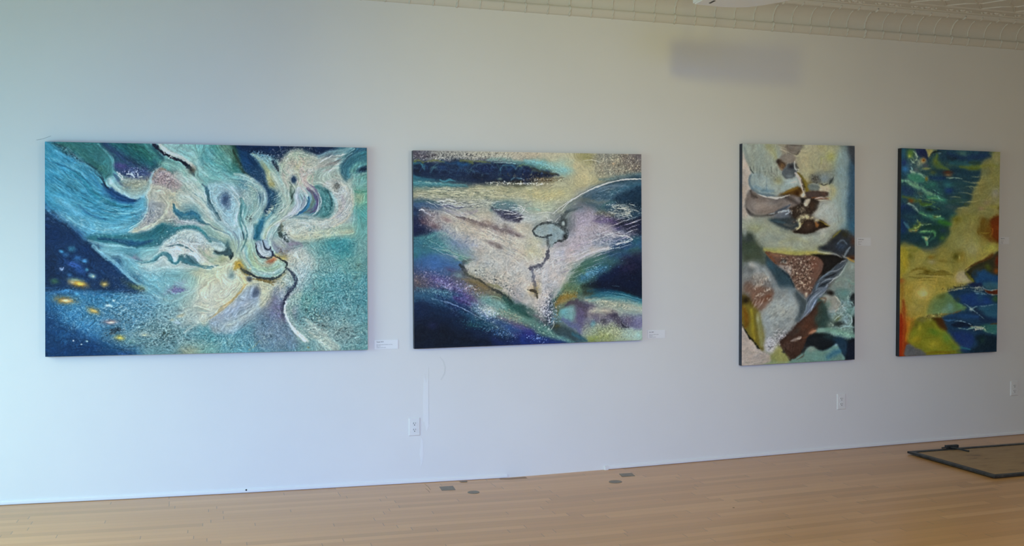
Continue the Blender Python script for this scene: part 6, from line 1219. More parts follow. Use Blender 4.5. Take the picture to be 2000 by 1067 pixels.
# top figure
c.P('470,65 630,68 600,110 570,150 530,150 480,110', '6c6458', .85, 8, 3); c.S('410,100 480,130 540,160 640,175', [4, 6, 6, 4], 'c0b8a0', .85, .4); c.S('480,120 530,150 570,150 590,110', [5, 8, 8, 5], '3c3830', .8, .5, 0, .6)
for p in ('480,80 560,85 650,75', '500,100 560,105 620,100', '400,80 460,100 520,130', '600,120 660,110 700,95'): c.S(p, [3, 6, 3], 'b8b090', .6, .6, .3)
c.P('420,180 460,150 530,155 560,180 560,230 500,240 430,230', '7c7870', .9, 8, 3); c.P('380,220 400,190 430,200 470,230 450,260 440,300 410,280', '5c4834', .9, 8, 4); c.B(420, 270, 24, 24, 30, '9a6c3c', .7, .3); c.B(390, 215, 18, 20, 0, '3c342c', .8)
c.P('470,250 530,230 560,250 580,300 550,330 520,370 470,370 430,320', '4c5458', .92, 8, 3); c.B(520, 250, 30, 16, 0, '2c3038', .9, .2); c.B(500, 330, 50, 26, 0, '6c7478', .6); c.S('430,320 460,360 490,375', [8, 12, 6], '34383c', .8, .5)
c.S('540,240 545,280 575,310 580,270', [6, 10, 10, 5], 'c0c0b8', .85, .5); c.S('560,230 575,260 570,300', [4, 8, 4], '34342c', .7, .5)
c.P('480,370 570,330 620,400 600,450 540,440 470,420', '98a098', .8, 14, 4); c.S('560,330 590,400 610,460 630,520', [26, 20, 16, 10], 'bcb0a4', .85, .6, .3)
c.S('570,320 600,350 640,400 655,460 650,490', [14, 26, 34, 30, 16], '6c5a14', .95, .6, .3, .3); c.S('590,340 620,380 650,430', [8, 14, 8], 'a89020', .7, .7); c.S('585,360 610,410 625,470', [5, 8, 6], '3c2c14', .7, .6, 0, .6)
# blue bowl
c.P('150,330 200,320 300,340 440,370 560,400 600,440 540,460 470,490 380,515 280,515 210,490 150,450 130,390', '8c9c98', .85, 14, 4)
c.S('150,335 135,390 155,450 210,495 290,518 370,515', [16, 24, 24, 26, 30, 10], '50687a', .85, .8, .2); c.S('180,360 180,430 240,480 330,495', [50, 60, 50, 30], '5c8098', .7, .9, .2); c.B(290, 450, 20, 60, 0, '54788c', .6)
c.B(400, 390, 60, 40, 20, 'a09a64', .6); c.B(460, 440, 70, 26, -20, 'a8b4b0', .8); c.S('290,340 290,400 285,460', [5, 8, 4], '5c7078', .5, .8)
c.P('390,510 450,480 530,455 590,450 610,500 590,540 540,530 480,505 420,525', '5a3c14', .92, 10, 4); c.S('400,515 480,485 570,465', [6, 14, 16], 'a07828', .7, .7, 0, .6); c.B(560, 500, 30, 24, 0, '34200c', .7, .3)
# grey bowl
c.P('130,490 170,480 240,520 350,545 430,540 520,520 590,540 600,600 540,630 480,640 400,660 330,690 260,705 180,700 120,670 95,620 105,560', '746c68', .95, 9, 3)
c.S('110,660 170,700 260,705 340,690 420,660', [20, 26, 20, 18, 10], '3c3838', .8, .7, .2, .3); c.S('125,510 150,480 200,510 260,535', [20, 34, 20, 8], '4c4038', .8, .7, .2); c.B(250, 600, 100, 40, 0, '8c827c', .6); c.S('440,550 540,540 620,560', [50, 60, 50], '443c38', .8, .8, .2); c.S('400,640 480,590 560,580', [30, 50, 30], '3c4c60', .7, .8, .3)
c.S('180,485 240,520 330,540 420,535 500,515', [5, 10, 14, 10, 5], 'd0ccc0', .95, .4, 0, .6); c.S('360,680 440,660 500,665 460,690', [8, 20, 14, 8], 'a8b8c8', .8, .6, 0, .9)
c.S('100,580 110,640 150,690', [6, 8, 6], '2f2c2c', .6, .7)
# centre knot
c.P('490,620 560,570 600,520 640,540 700,540 760,570 750,640 690,680 620,690 570,720 520,690', '3c2c24', .92, 9, 6); c.B(710, 620, 50, 50, -30, '4c3018', .8, .3); c.P('640,550 690,550 670,600 640,620 620,590', 'b0a48c', .9, 5, 3)
c.B(615, 510, 24, 28, 0, 'd0c0a4', .95, .2); c.S('600,500 620,530 640,520', [8, 14, 8], '7c4c24', .7, .6); c.P('640,490 740,480 830,480 840,520 760,530 680,550 650,530', '4c342c', .9, 7, 4); c.K(790, 505, 60, 26, 0, '8c5c44 2c2420', 60, 4, .7)
c.S('700,540 760,545 820,550 870,570', [12, 14, 10, 4], '8c4824', .85, .5, 0, .4); c.S('720,550 790,540 850,550', [5, 10, 5], 'b8b8b0', .85, .5, 0, .4); c.S('830,560 870,555 880,580', [3, 5, 3], 'c0a860', .8, .4)
c.P('670,440 700,420 760,430 780,460 720,480 680,470', '5c6460', .85, 6, 3); c.S('680,430 740,425 780,450', [3, 5, 3], 'a8a89c', .8, .4)
c.P('670,350 720,320 800,330 880,370 900,360 880,400 860,420 800,430 720,420 690,400', '68706c', .7, 14, 6, .3); c.B(735, 380, 44, 34, 20, '3c3a34', .85, .3); c.B(870, 390, 30, 22, -50, '3c4440', .8, .2); c.B(800, 370, 34, 40, 0, '70848c', .8); c.S('760,410 800,430 850,425', [4, 8, 4], '2c2c28', .8, .4)
c.S('780,430 860,440 900,470 880,540', [50, 60, 60, 50], 'b4ae74', .75, .9, .3); c.B(810, 460, 40, 26, 0, 'b8ac80', .8)
c.K(600, 650, 120, 60, 0, '1c1814 c0b094 6c4c34', 170, 4, .7); c.S('600,690 640,700 700,700', [8, 14, 8], '2c2018', .7, .6, 0, .8)
c.P('720,620 800,580 900,560 960,640 940,760 860,820 780,740 700,700', 'a0a498', .8, 26, 6); c.B(900, 700, 80, 60, 0, '98a8a8', .6)
# lower leaf
c.P('300,730 400,735 500,730 560,740 580,780 560,810 480,800 380,780', '28363c', .95, 9, 4); c.S('300,735 380,750 460,755', [10, 26, 30], '2c4c58', .8, .7); c.B(520, 760, 50, 26, 0, '3c342c', .8, .2)
c.P('520,850 580,800 640,750 700,740 760,780 770,740 800,760 850,795 800,810 740,840 680,860 600,865', '35261c', .97, 6, 4); c.B(790, 780, 40, 20, 10, '5c3414', .8, .2); c.S('730,770 760,790 770,750', [10, 18, 10], 'b07040', .9, .5, 0, .6); c.S('750,740 800,765 850,797 810,812', [4, 5, 4, 3], 'b09428', .9, .5); c.B(680, 780, 40, 26, 0, '4c3424', .6, .2)
c.S('560,850 640,870 740,855', [14, 26, 14], '2c302c', .6, .9)
c.S('600,710 580,760 590,800 560,830', [24, 30, 20, 8], 'c8bc84', .92, .4, 0, 1); c.S('640,700 660,730 640,750', [20, 26, 14], 'c4b078', .85, .5, 0, 1); c.S('560,740 600,780 620,760', [6, 12, 6], '9c8444', .7, .5, 0, .8)
c.P('75,740 300,780 460,820 560,870 760,880 900,830 860,920 760,980 500,1000 280,1010 160,960 75,800', '8c9484', .65, 30, 8); c.S('120,820 260,800 400,850 560,900', [60, 80, 80, 60], '98985c', .5, .95, .3); c.S('300,900 500,920 700,900', [50, 80, 60], 'a0a898', .6, .95, .3)
c.P('75,860 130,860 200,900 260,980 280,1060 75,1060', '2f3a34', .85, 24, 6); c.B(170, 1010, 80, 50, 20, '3c4c28', .7, .3)
c.P('750,990 860,960 900,900 930,850 980,830 1040,870 1090,930 1090,1060 900,1060 800,1010', '2c3138', .92, 16, 5); c.S('880,920 920,880 960,840', [16, 26, 10], '7c7420', .85, .7, 0, .4); c.B(990, 880, 44, 34, 0, '34301c', .8, .2); c.B(1060, 940, 34, 40, 0, '4c2c1c', .8, .2); c.B(980, 970, 70, 60, 0, '34486c', .6, .4); c.S('1000,1060 1040,1000 1070,980', [20, 26, 10], '6c84a0', .7, .6, .3, .6); c.B(840, 990, 60, 20, -10, '4c5468', .7)
c.P('255,1000 400,990 560,1010 700,1020 870,1025 860,1060 600,1075 400,1070 290,1060', '9c9840', .92, 10, 4); c.S('260,1010 320,1030 420,1045', [10, 20, 12], 'b0a040', .7, .7); c.S('290,1030 340,1060 400,1100', [26, 34, 26], '7c3414', .85, .6, 0, .4)
c.M(300, 300, 260, 260, 0, '6c7870', 'b4b8a4', .5, 1.2, 2, 80); c.M(850, 250, 240, 240, 0, '787858', 'b8b49c', .5, 1.2); c.M(300, 620, 240, 80, 0, '504844', '948c88', .5, 1.2, 3, 0); c.M(600, 880, 460, 100, 0, '707868', 'aeb09c', .5, 1.2)
# ---- lower half
c.tile(1435, 490, 4.64)
c.P('75,20 150,-20 280,20 330,80 420,150 480,220 540,300 560,360 620,420 660,500 620,590 560,640 480,720 400,740 330,800 200,700 180,600 240,480 120,420 75,300', '788084', .8, 26, 6)
c.P('280,20 340,90 430,150 500,230 550,330 610,400 650,470 650,540 600,560 570,480 520,400 450,330 380,270 330,200 290,120', '24343f', .92, 18, 5); c.S('300,110 380,200 460,270 540,360', [50, 60, 60, 40], '2c4c5c', .7, .9, .2); c.S('400,300 480,400 540,500 560,600', [60, 90, 100, 60], '4c6068', .7, .95, .2)
c.B(150, 60, 90, 50, 0, '3c4c38', .7, .3); c.S('150,110 170,170 200,220', [40, 70, 50], '9c9c98', .8, .9, .4); c.S('240,150 280,200 310,260', [30, 60, 50], '888c8c', .7, .9, .4)
c.B(430, 540, 130, 110, -30, '98a4a0', .85); c.B(380, 620, 110, 80, -30, '8c9898', .7); c.S('440,380 500,460 480,580 400,680', [60, 90, 120, 100], '8c9898', .6, .95, .3); c.S('320,300 400,400 420,500', [60, 80, 60], '6c7678', .6, .95, .3)
c.M(400, 520, 230, 230, -40, '5c686c', 'acb8b4', .7, 1.5, 3, -40)
# cream hatch tuft left
c.P('150,230 250,210 320,270 340,380 320,480 250,530 190,520 140,430 120,320', '6c4c38', .8, 16, 8); c.B(150, 330, 34, 50, 0, '6c3c20', .8, .2); c.B(300, 420, 34, 40, -40, '6c3c24', .8, .2); c.B(220, 490, 44, 34, 0, '704838', .6, .3)
c.B(110, 280, 40, 80, 0, '706c64', .7); c.K(220, 270, 110, 60, 30, 'd0c8bc b8b0a4', 120, 4, .7, 12, 70)
for k in range(34):
    a = (k * 2.399); r = 20 + (k * 37) % 80; x = 225 + r * math.cos(a); y = 340 + r * 1.1 * math.sin(a); c.S('%d,%d %d,%d %d,%d' % (x - 12, y + 16, x + (k % 5) * 3 - 6, y, x + 14, y - 18), [2.5, 6, 2.5], ['d4c8b4', 'c4b8a8', '4c2c20'][k % 3], .8, .4, 0, 1.5)
for k in range(12): c.S('%d,%d %d,%d %d,%d' % (170 + k * 9, 180 + (k * 13) % 20, 180 + k * 10, 220, 172 + k * 13, 270), [3, 6, 3], 'c0beb4', .6, .7, 0, 1)
for k in range(6): c.S('%d,%d %d,%d %d,%d' % (320 - k * 8, 440 + k * 8, 290 - k * 14, 480, 262 - k * 14, 520), [3, 5, 3], 'b0a498', .6, .7, 0, 1)
# brown triangle
c.P('340,30 480,45 680,40 790,80 830,140 800,200 760,250 720,300 690,370 640,430 620,400 560,340 520,260 480,170 400,130', '5c4034', .95, 8, 5)
c.B(420, 60, 60, 26, 20, '8c5c3c', .8, .3); c.B(720, 120, 50, 60, 0, '7c3c24', .7, .3); c.B(620, 320, 50, 60, 0, '6c3c2c', .7, .3); c.B(450, 150, 50, 34, 30, 'a8a09c', .8, .4); c.B(430, 95, 34, 18, 0, '2c302c', .8, .3)
for k in range(130):
    u = (k * 0.618) % 1; v = ((k * 0.414) % 1) ** .8; x = 430 + (u * 330) * (1 - v * .75) + v * 150; y = 50 + v * 330
    c.S('%d,%d %d,%d %d,%d' % (x - 8, y + 12, x + (k % 7) * 2 - 6, y, x + 10, y - 14), [3, 7, 3], ['d8cbb4', 'c8b49c', '2c1c18', 'ccb8a0', '8c5c48'][k % 5], .8, .45, 0, 1.6)
c.S('400,130 470,170 510,240 545,330 590,390 640,440', [6, 12, 8, 8, 12, 6], 'b8b0a4', .8, .5, 0, 1); c.B(645, 390, 16, 34, 10, 'c4b49c', .8); c.S('430,180 500,250 540,330', [14, 24, 14], '141c24', .8, .6, 0, .4)
# dark wing and slate veil
c.P('700,35 860,35 960,60 1010,80 960,150 900,210 830,200 780,240 760,230 820,150 780,80', '1c1a18', .96, 10, 4); c.P('790,70 840,100 830,170 760,260 730,300 760,220 800,150', '3c2418', .8, 10, 4)
c.S('900,10 960,30 1000,60 1040,60', [10, 14, 10, 6], '9c9c90', .8, .6, .3); c.B(1050, 50, 44, 20, 0, '4c2408', .9, .2); c.S('1030,70 1060,80 1090,95', [10, 16, 10], 'b08830', .8, .6); c.P('880,-10 960,-20 1000,40 940,30', '343c48', .8, 8, 3)
c.P('1010,80 960,160 900,240 850,290 830,350 790,410 740,460 700,540 640,600 590,640 650,540 660,470 700,400 740,300 790,240 860,200', '556478', .92, 8, 4)
for p, q, w in (('1000,85 940,110 880,170 810,200 760,240', 'a0acb8', 8), ('1000,95 930,180 860,240 790,260 740,290', 'a8b0bc', 7), ('1005,100 940,200 880,270 840,300 820,350', 'c4ccd0', 9), ('900,180 840,200 790,240', '8c98a8', 6), ('880,240 800,300 730,330 690,390', '98a8bc', 8), ('840,290 780,340 710,400 660,470', '28303c', 14), ('870,220 800,260 750,310', '28303c', 12),
   ('830,330 770,400 720,470 680,560 620,610', 'a4b0c0', 7), ('720,360 690,430 660,480 650,540', '8c9cb4', 8), ('790,400 740,440 700,450', '7c8ca4', 14), ('950,110 980,120 1010,90', 'c0c4c4', 6), ('690,520 640,580 590,635', '94a4b0', 7)): c.S(p, [2, w, w, 2], q, .85, .5, .2, .6)
c.K(900, 200, 120, 80, -40, 'b8c0c8 1c2028', 90, 3.6, .5, 10, -40)
# right side water and rocks
c.P('960,180 1020,100 1090,100 1090,740 1060,740 1040,780 960,800 880,780 860,700 880,640 820,560 780,480 800,400 860,380 900,280', '64807a', .85, 16, 6)
c.B(1040, 160, 50, 70, 0, '7c8c84', .7); c.B(940, 290, 60, 34, 0, '7c7868', .7, .3); c.B(1010, 300, 60, 26, 20, '5c8880', .7, .2); c.B(860, 380, 40, 26, 0, '2c2420', .95, .2); c.B(1060, 420, 34, 60, 0, '24343c', .9, .2); c.B(1075, 330, 24, 30, 0, '3c605c', .8)
c.P('800,430 840,400 880,410 920,460 950,500 910,560 860,550 810,520', '8c8c80', .9, 10, 5); c.B(830, 440, 34, 34, 0, '9c9c8c', .7); c.S('760,440 800,460 810,520', [40, 50, 40], '34584c', .8, .8); c.P('770,500 840,520 870,600 850,680 800,700 760,640 740,560', '24403a', .92, 14, 5); c.S('770,430 800,440 820,430', [10, 16, 8], '8c5c34', .8, .6)
c.B(930, 400, 34, 30, 20, '3c4c4c', .8, .2); c.B(950, 660, 60, 34, -10, '26302f', .92, .2); c.B(900, 600, 40, 30, -50, '5c6c34', .7, .3); c.B(1000, 600, 40, 34, 0, '4c6c70', .7); c.B(1075, 650, 20, 60, 0, '141c20', .9, .2); c.B(960, 620, 50, 26, -20, '7c98a0', .6)
for p, q in (('840,560 900,545 950,510 990,480', 'c8bcac'), ('950,480 1000,520 1060,560', 'a8c4c8'), ('920,440 960,470 990,540', 'a0bcc0'), ('860,640 880,680 870,710', 'b8c8bc'), ('1000,450 1050,470 1070,520', '88b0ac'), ('1010,380 1050,400 1070,370', 'b0c4b4'), ('900,690 980,680 1060,690', '9cc0c4'), ('880,360 920,350 960,340', 'b8a8a0'), ('1040,570 1060,620 1050,680', 'a0bcc0'), ('970,560 1000,520 1030,500', '94b4bc'), ('1000,300 1040,340 1080,380', '8cb0a8'), ('940,560 1000,600 1040,640', '8cacb8'), ('830,540 870,550 900,530', 'd0c4b8'), ('1060,360 1040,420 1020,440', 'a8c4b8')): c.S(p, [3, 9, 3], q, .85, .5, 0, 1.5)
c.web(980, 500, 130, 200, 0, 'b4d0d0', .6, 9, .45); c.web(1010, 250, 90, 120, 0, 'a0bcb4', .4, 9, .4); c.M(980, 500, 130, 260, 0, '24403c', 'a0bcb8', .8, 1.6)
c.S('740,720 820,720 900,740 980,760 1040,780', [40, 50, 50, 50, 30], '7ca49c', .85, .8, .2, .6, .2); c.K(960, 750, 140, 40, 0, '9cc4bc 4c7c70 88b494', 150, 4.4, .7)
# brown flow
c.P('740,520 780,600 760,660 740,720 680,760 640,800 700,760 620,880 600,940 540,975 500,990 470,950 430,900 410,840 460,770 520,720 590,640 660,590', '41281f', .96, 9, 6)
c.B(690, 640, 50, 60, -30, '5c3420', .7, .2); c.S('620,770 680,740 730,720', [16, 24, 10], 'a8704c', .85, .7, 0, .5); c.B(700, 740, 24, 12, -10, 'c08c68', .7); c.S('500,820 560,800 600,790', [16, 30, 12], 'a09890', .8, .8, 0, .8, .3); c.B(470, 790, 50, 30, -20, '34241f', .7); c.B(560, 900, 70, 60, 0, '38241c', .6); c.K(500, 780, 120, 50, -30, '6c5c58 1c1210 8c8078', 130, 4, .6)
c.S('430,900 450,930 480,960 490,990 520,980', [6, 8, 6, 5, 4], '14100e', .8, .5, 0, 1.4)
c.P('640,800 700,760 800,770 880,800 940,830 1000,860 1000,960 960,930 920,860 860,880 800,900 740,880 700,870 650,890 600,930', '151b22', .96, 10, 6); c.P('860,800 960,790 1020,830 1030,900 1000,960 940,900', '16304c', .85, 14, 5); c.P('1000,860 1050,820 1090,820 1090,1000 1000,1000', '0c1424', .92, 14, 5)
c.P('520,985 610,930 650,890 700,870 750,900 800,905 860,890 920,860 950,930 960,990 700,1020 500,1040', '5a827a', .92, 9, 5); c.B(680, 900, 50, 40, 0, '7c8c80', .7); c.S('840,960 900,900 940,880', [60, 70, 50], '2c6c90', .85, .9, 0, .4); c.B(910, 870, 20, 16, 0, '8ca4b4', .7); c.B(620, 990, 60, 26, 0, '6c9078', .6)
# gold edge and ivory corner
c.P('75,420 130,450 170,520 200,560 240,640 250,720 240,820 260,900 200,870 130,790 90,700 72,640', '6c5c18', .93, 18, 6); c.B(110, 590, 44, 90, 0, '7c4c08', .85, .2); c.B(90, 450, 34, 34, 0, '14120e', .9, .2); c.S('150,540 170,620 180,700', [30, 40, 30], 'a08c20', .8, .8, .2, .3); c.S('210,620 220,720 240,800', [50, 60, 50], '80803c', .7, .9, .2, .3)
c.P('66,700 100,720 140,790 190,850 220,890 280,920 330,960 280,1010 64,1045', 'a0928c', .97, 6, 6); c.S('75,690 110,760 160,810 200,870 220,885', [8, 12, 10, 12, 6], '24241c', .85, .5, 0, 1); c.K(150, 920, 120, 60, 0, '7c6c68 b0a49c', 120, 3, .4)
for p in ('110,1000 180,1005 240,990', '90,1020 160,1010 260,1000', '150,920 200,915 240,925', '200,960 240,980 280,970'): c.S(p, [3, 5, 3], '6c7058', .7, .5, 0, 1.4)
c.B(320, 860, 60, 50, 0, 'b4b4bc', .9, .2); c.K(330, 830, 70, 60, 0, 'd8d8e0 5c5c68', 170, 4.4, .7); c.S('290,860 330,840 370,820 400,760', [40, 60, 50, 20], 'b0b0b8', .7, .8, 0, .7, .2)
c.K(420, 780, 80, 50, -40, '34343c b8b8c0', 170, 4, .7); c.P('400,880 440,920 470,970 480,1010 350,1020 330,960 380,920', '8a8c48', .85, 12, 6); c.B(400, 910, 40, 26, 0, 'a49c50', .6, .3); c.S('240,1000 340,1010 460,1015 700,1020', [20, 26, 26, 16], '7c9070', .8, .8, .3, .4)
c.M(160, 900, 110, 90, 0, '80746c', 'b4aaa4', .6, 1.3)
# ---- second pass, top third
c.tile(1445, 275, 7.11)
c.P('40,50 360,60 500,110 560,200 520,290 580,440 640,540 600,600 420,560 300,470 180,450 140,360 80,260', '8c9686', .7, 26, 6)
c.S('400,80 470,150 500,240', [110, 120, 60], '98955e', .75, .95, .2); c.S('70,120 100,240 150,340', [60, 80, 50], '758280', .5, .95, .2)
c.P('800,90 1180,90 1400,110 1320,300 1180,420 960,460 930,600 880,560 820,450 780,300', '9e9a74', .75, 40, 6); c.B(1270, 230, 90, 70, 0, '9a9a48', .75); c.B(900, 260, 90, 120, 0, 'a8a07a', .6); c.S('1130,240 1130,320', [40, 30], '98984c', .5, .95); c.B(1230, 360, 90, 60, 0, '88846a', .6)
c.P('1320,280 1420,100 1500,200 1520,500 1500,800 1480,1070 1250,1070 1240,850 1330,700 1320,500', '7e9490', .7, 60, 6)
c.P('1540,330 1600,300 1600,1070 1500,1070 1510,800 1530,600 1520,450', '2e4a5c', .85, 44, 5); c.P('1500,80 1600,85 1600,330 1560,300 1520,180', '33383c', .9, 30, 4)
c.P('40,200 90,300 130,400 150,460 125,540 150,680 120,760 70,880 90,980 120,1067 40,1067', 'ad9f90', .92, 10, 3)
# blue bowl again
c.P('140,500 180,455 300,460 420,540 560,580 680,520 790,500 820,600 800,650 700,690 600,740 500,765 380,755 270,735 190,680 140,600', '8a9a94', .75, 22, 5)
c.S('150,480 130,560 165,650 230,715 340,750 480,760', [24, 30, 40, 50, 44, 16], '5e7680', .85, .85, .15); c.S('220,640 330,690 470,700', [50, 60, 40], '5e8090', .7, .95, .15); c.S('370,470 372,600 365,700', [5, 14, 20], '587684', .6, .9)
c.B(740, 580, 80, 40, -20, 'b0bab2', .85); c.B(540, 560, 60, 60, 0, 'a09a5c', .55); c.S('440,620 600,640 700,620', [40, 50, 40], '90a094', .6, .95)
c.P('560,745 650,710 740,670 800,640 840,660 870,720 860,780 800,770 740,740 640,750', '5c3c12', .95, 16, 4); c.S('600,740 700,690 800,655', [14, 40, 30], '8c6818', .8, .8, 0, .3); c.B(800, 735, 50, 34, 10, '3c1e08', .85, .1)
c.P('110,720 160,685 220,720 300,765 420,790 560,800 680,770 800,780 860,830 820,900 700,930 600,980 460,1010 330,1030 200,1040 110,990 70,900', '776c64', .92, 14, 4)
c.B(330, 900, 150, 50, 0, '8e847c', .75); c.S('150,700 180,760 240,790', [30, 70, 30], '4c4038', .8, .85, 0, .3); c.S('100,950 160,1020 280,1045 420,1020 560,990', [20, 40, 34, 30, 10], '443f3e', .8, .85, 0, .2); c.S('640,790 720,820 800,880', [60, 90, 60], '463c38', .8, .9); c.S('500,990 620,940 700,890', [26, 50, 20], '38485c', .85, .85)
c.S('250,740 330,768 430,785 520,800 600,785 660,762', [5, 10, 16, 18, 14, 5], 'cdc6b8', .92, .5, 0, 1.2); c.S('400,1020 500,1000 600,975 690,960 720,1010', [6, 14, 20, 30, 14], 'a0aeb4', .75, .7, 0, 1.5)
# upper knot
c.P('640,80 870,70 850,130 810,190 720,190 650,130', '70665a', .85, 14, 4); c.P('560,230 620,195 730,205 770,250 740,300 660,310 580,290', '7a7064', .9, 14, 4); c.P('515,290 550,260 600,300 640,340 610,390 550,360', '4e3a2c', .95, 10, 4); c.B(590, 350, 36, 34, 30, '8a6434', .7, .2); c.B(535, 300, 22, 26, 0, '38302a', .8)
c.P('585,440 640,380 740,320 770,380 790,430 760,500 660,530 610,490', '4e565a', .93, 12, 4); c.B(715, 365, 50, 34, -20, '2c2c34', .92); c.B(690, 490, 60, 34, 0, '6e787a', .75)
c.S('760,290 758,350 775,400 820,400', [8, 14, 16, 8], 'b4b6b0', .85, .7, 0, .4); c.S('780,330 790,360 820,390', [8, 14, 6], '34343a', .8, .6)
for p, q in (('600,150 690,180 770,205', 'b8b09c'), ('560,120 640,150 700,165', 'a89c84'), ('820,140 900,150 960,150', 'b4aa88'), ('700,70 800,75 880,72', '44403a'), ('740,190 790,200 810,170 830,140', '3c3830'), ('640,150 690,185 740,200', '3c3830'), ('820,100 900,110 980,120', '8c846c')): c.S(p, [3, 9, 3], q, .7, .7, 0, .8, .3)
for k in range(13):
    x = 190 + k * 27; y = 330 + (k * 37) % 60; c.S('%d,%d %d,%d %d,%d' % (x, y, x + 4, y + 60, x - 6 + (k % 3) * 9, y + 120), [5, 20, 6], ['4e564c', 'b2b2a0', '6c7468'][k % 3], .6, .9, 0, .8, .4)
c.S('140,370 165,420 190,450', [10, 20, 12], '3e4640', .8, .7, 0, .8); c.K(480, 470, 110, 60, 30, '5c5c54 b4aea0', 90, 4, .5, 14, 60)
c.S('800,440 850,500 900,580 940,660 930,700', [20, 40, 50, 70, 40], '7a6618', .9, .85, 0, .2); c.S('830,500 870,580 900,650', [10, 20, 26], '4c3a10', .8, .8); c.S('770,450 830,520 860,600 880,690', [30, 30, 26, 20], 'b4a69c', .9, .6, 0, .4); c.S('850,540 870,620 885,690', [5, 9, 7], '3c2a1c', .8, .6, 0, 1.5)
# right blossoms
c.B(1060, 540, 70, 50, 20, '45443e', .85, .2); c.K(1050, 540, 110, 70, 20, '2c2c28 98947c', 110, 5, .6); c.B(1190, 520, 50, 50, 0, '748488', .75); c.S('1300,510 1270,560 1240,600', [10, 34, 16], '3c4440', .85, .8, 0, .3); c.S('1120,600 1160,620 1220,600', [8, 14, 8], '2f302e', .75, .7)
c.P('940,620 1000,600 1080,620 1110,660 1060,690 960,680', '626c66', .85, 10, 3); c.S('960,605 1050,600 1110,640', [4, 7, 4], '9ca096', .8, .5); c.P('1120,640 1230,640 1260,690 1210,710 1110,700', 'b2a88c', .85, 14, 4); c.B(1290, 700, 50, 70, 0, 'a09c6c', .7)
c.P('920,720 1040,700 1120,710 1200,720 1210,760 1120,780 980,795 920,770', '493a34', .93, 12, 4); c.B(1170, 745, 40, 22, 0, '7a5444', .7, .3); c.S('1000,795 1060,790 1160,795 1230,810', [16, 22, 22, 8], '7c4a28', .8, .7, 0, .4); c.S('1050,800 1110,790 1180,800', [6, 14, 6], 'a4a0a0', .85, .6); c.S('1060,830 1140,830 1200,830', [6, 12, 5], 'c4bca4', .8, .6); c.S('1210,790 1250,800 1270,830', [8, 10, 5], 'a8943c', .7, .6)
c.P('830,780 920,790 1000,800 1090,850 1080,940 1010,1010 930,1030 860,1067 760,1067 720,960 780,900 860,850', '34281f', .93, 16, 5); c.P('910,815 980,810 960,870 920,920 880,880', 'aca088', .92, 8, 3); c.B(870, 760, 40, 34, 10, 'c8bba0', .92, .2); c.B(870, 830, 40, 34, 0, '2a2420', .85); c.B(1000, 900, 50, 60, -30, '4a3020', .7, .2); c.B(880, 960, 40, 30, 0, '8c8068', .7, .4); c.K(850, 950, 150, 90, 0, '1c1612 a4987c 5c4434', 130, 6, .6)
c.P('1090,900 1200,860 1330,900 1350,1067 1050,1067 1090,960', 'a2a69a', .75, 40, 5)
# ---- second pass, middle
c.tile(1445, 420, 7.11)
c.P('40,40 380,20 500,150 760,260 1000,290 1180,220 1300,120 1380,20 1450,60 1380,180 1240,280 1060,420 1100,500 700,510 330,460 220,380 160,260 40,200', '8f9684', .7, 40, 6)
c.B(220, 180, 130, 60, 10, '969664', .6); c.B(420, 330, 130, 50, 0, '76847c', .6); c.S('560,380 760,330 940,380', [60, 80, 60], '9a9c74', .6, .95, .2); c.B(1150, 220, 120, 60, -20, 'a4a89c', .7); c.S('560,200 800,280 1100,260', [30, 50, 40], '6c746c', .45, .95, 0, .2, .4)
c.P('420,70 560,60 700,50 800,70 830,120 790,180 720,200 600,170 500,110', '323e44', .93, 16, 4); c.B(760, 90, 50, 30, 0, '4a3c34', .8, .2); c.S('430,80 520,90 620,110', [16, 40, 30], '34505c', .7, .9); c.S('620,130 700,150 760,140', [30, 50, 20], '56564e', .6, .9)
c.P('740,235 840,190 880,110 930,60 1000,60 1050,110 1080,140 1090,80 1140,90 1180,130 1235,158 1150,180 1080,200 1000,245 880,262', '32241c', .96, 9, 3); c.B(960, 130, 70, 60, 0, '4c3424', .7); c.S('1050,110 1070,150 1090,130', [30, 44, 20], '8c5420', .85, .8); c.B(1140, 130, 40, 34, 20, '44300c', .8); c.S('1090,75 1150,100 1200,140 1250,150', [6, 10, 10, 8], '9c8c2c', .75, .7, 0, .5)
for x, y, rx, ry in ((870, 30, 50, 34), (930, 20, 40, 30), (830, 110, 26, 40), (815, 60, 24, 34), (790, 180, 30, 14), (1060, 75, 34, 26), (1000, 40, 34, 20)): c.B(x, y, rx, ry, (x * 7) % 40 - 20, 'b4aa80', .85, .3)
c.K(860, 60, 120, 70, 0, '6c5c3c d0c498 34281c', 90, 5, .6)
c.P('40,270 140,260 230,380 300,480 360,600 330,700 200,650 120,640 40,600', '36432f', .8, 46, 6); c.B(120, 330, 80, 60, 0, '30383a', .7); c.B(70, 240, 34, 60, 0, '9aa09c', .6)
c.P('1090,470 1200,400 1270,330 1340,260 1400,215 1460,240 1540,330 1600,390 1600,560 1440,560 1300,540 1160,500', '282c32', .93, 26, 5); c.S('1290,310 1350,250 1400,205', [14, 34, 14], '7a7224', .85, .85); c.B(1450, 270, 60, 44, 30, '33301c', .85); c.B(1570, 370, 40, 60, 0, '4c3024', .8); c.B(1400, 430, 90, 60, 0, '36465c', .75, .2); c.S('1350,400 1420,350 1480,400', [20, 34, 20], '5c7080', .5, .9, 0, .8); c.S('1440,590 1480,510 1530,440', [14, 40, 14], '66727a', .85, .7, .2, .4); c.S('1100,470 1180,500 1280,510', [20, 30, 20], '4c5a60', .6, .9)
c.S('340,470 520,505 720,525 900,525 1070,510', [24, 34, 44, 44, 20], '9a9444', .8, .85, 0, .15); c.S('330,450 500,480 700,470', [30, 60, 60], '96965c', .5, .95); c.S('1080,505 1200,530 1320,545 1410,590', [14, 26, 24, 10], '90928a', .75, .8)
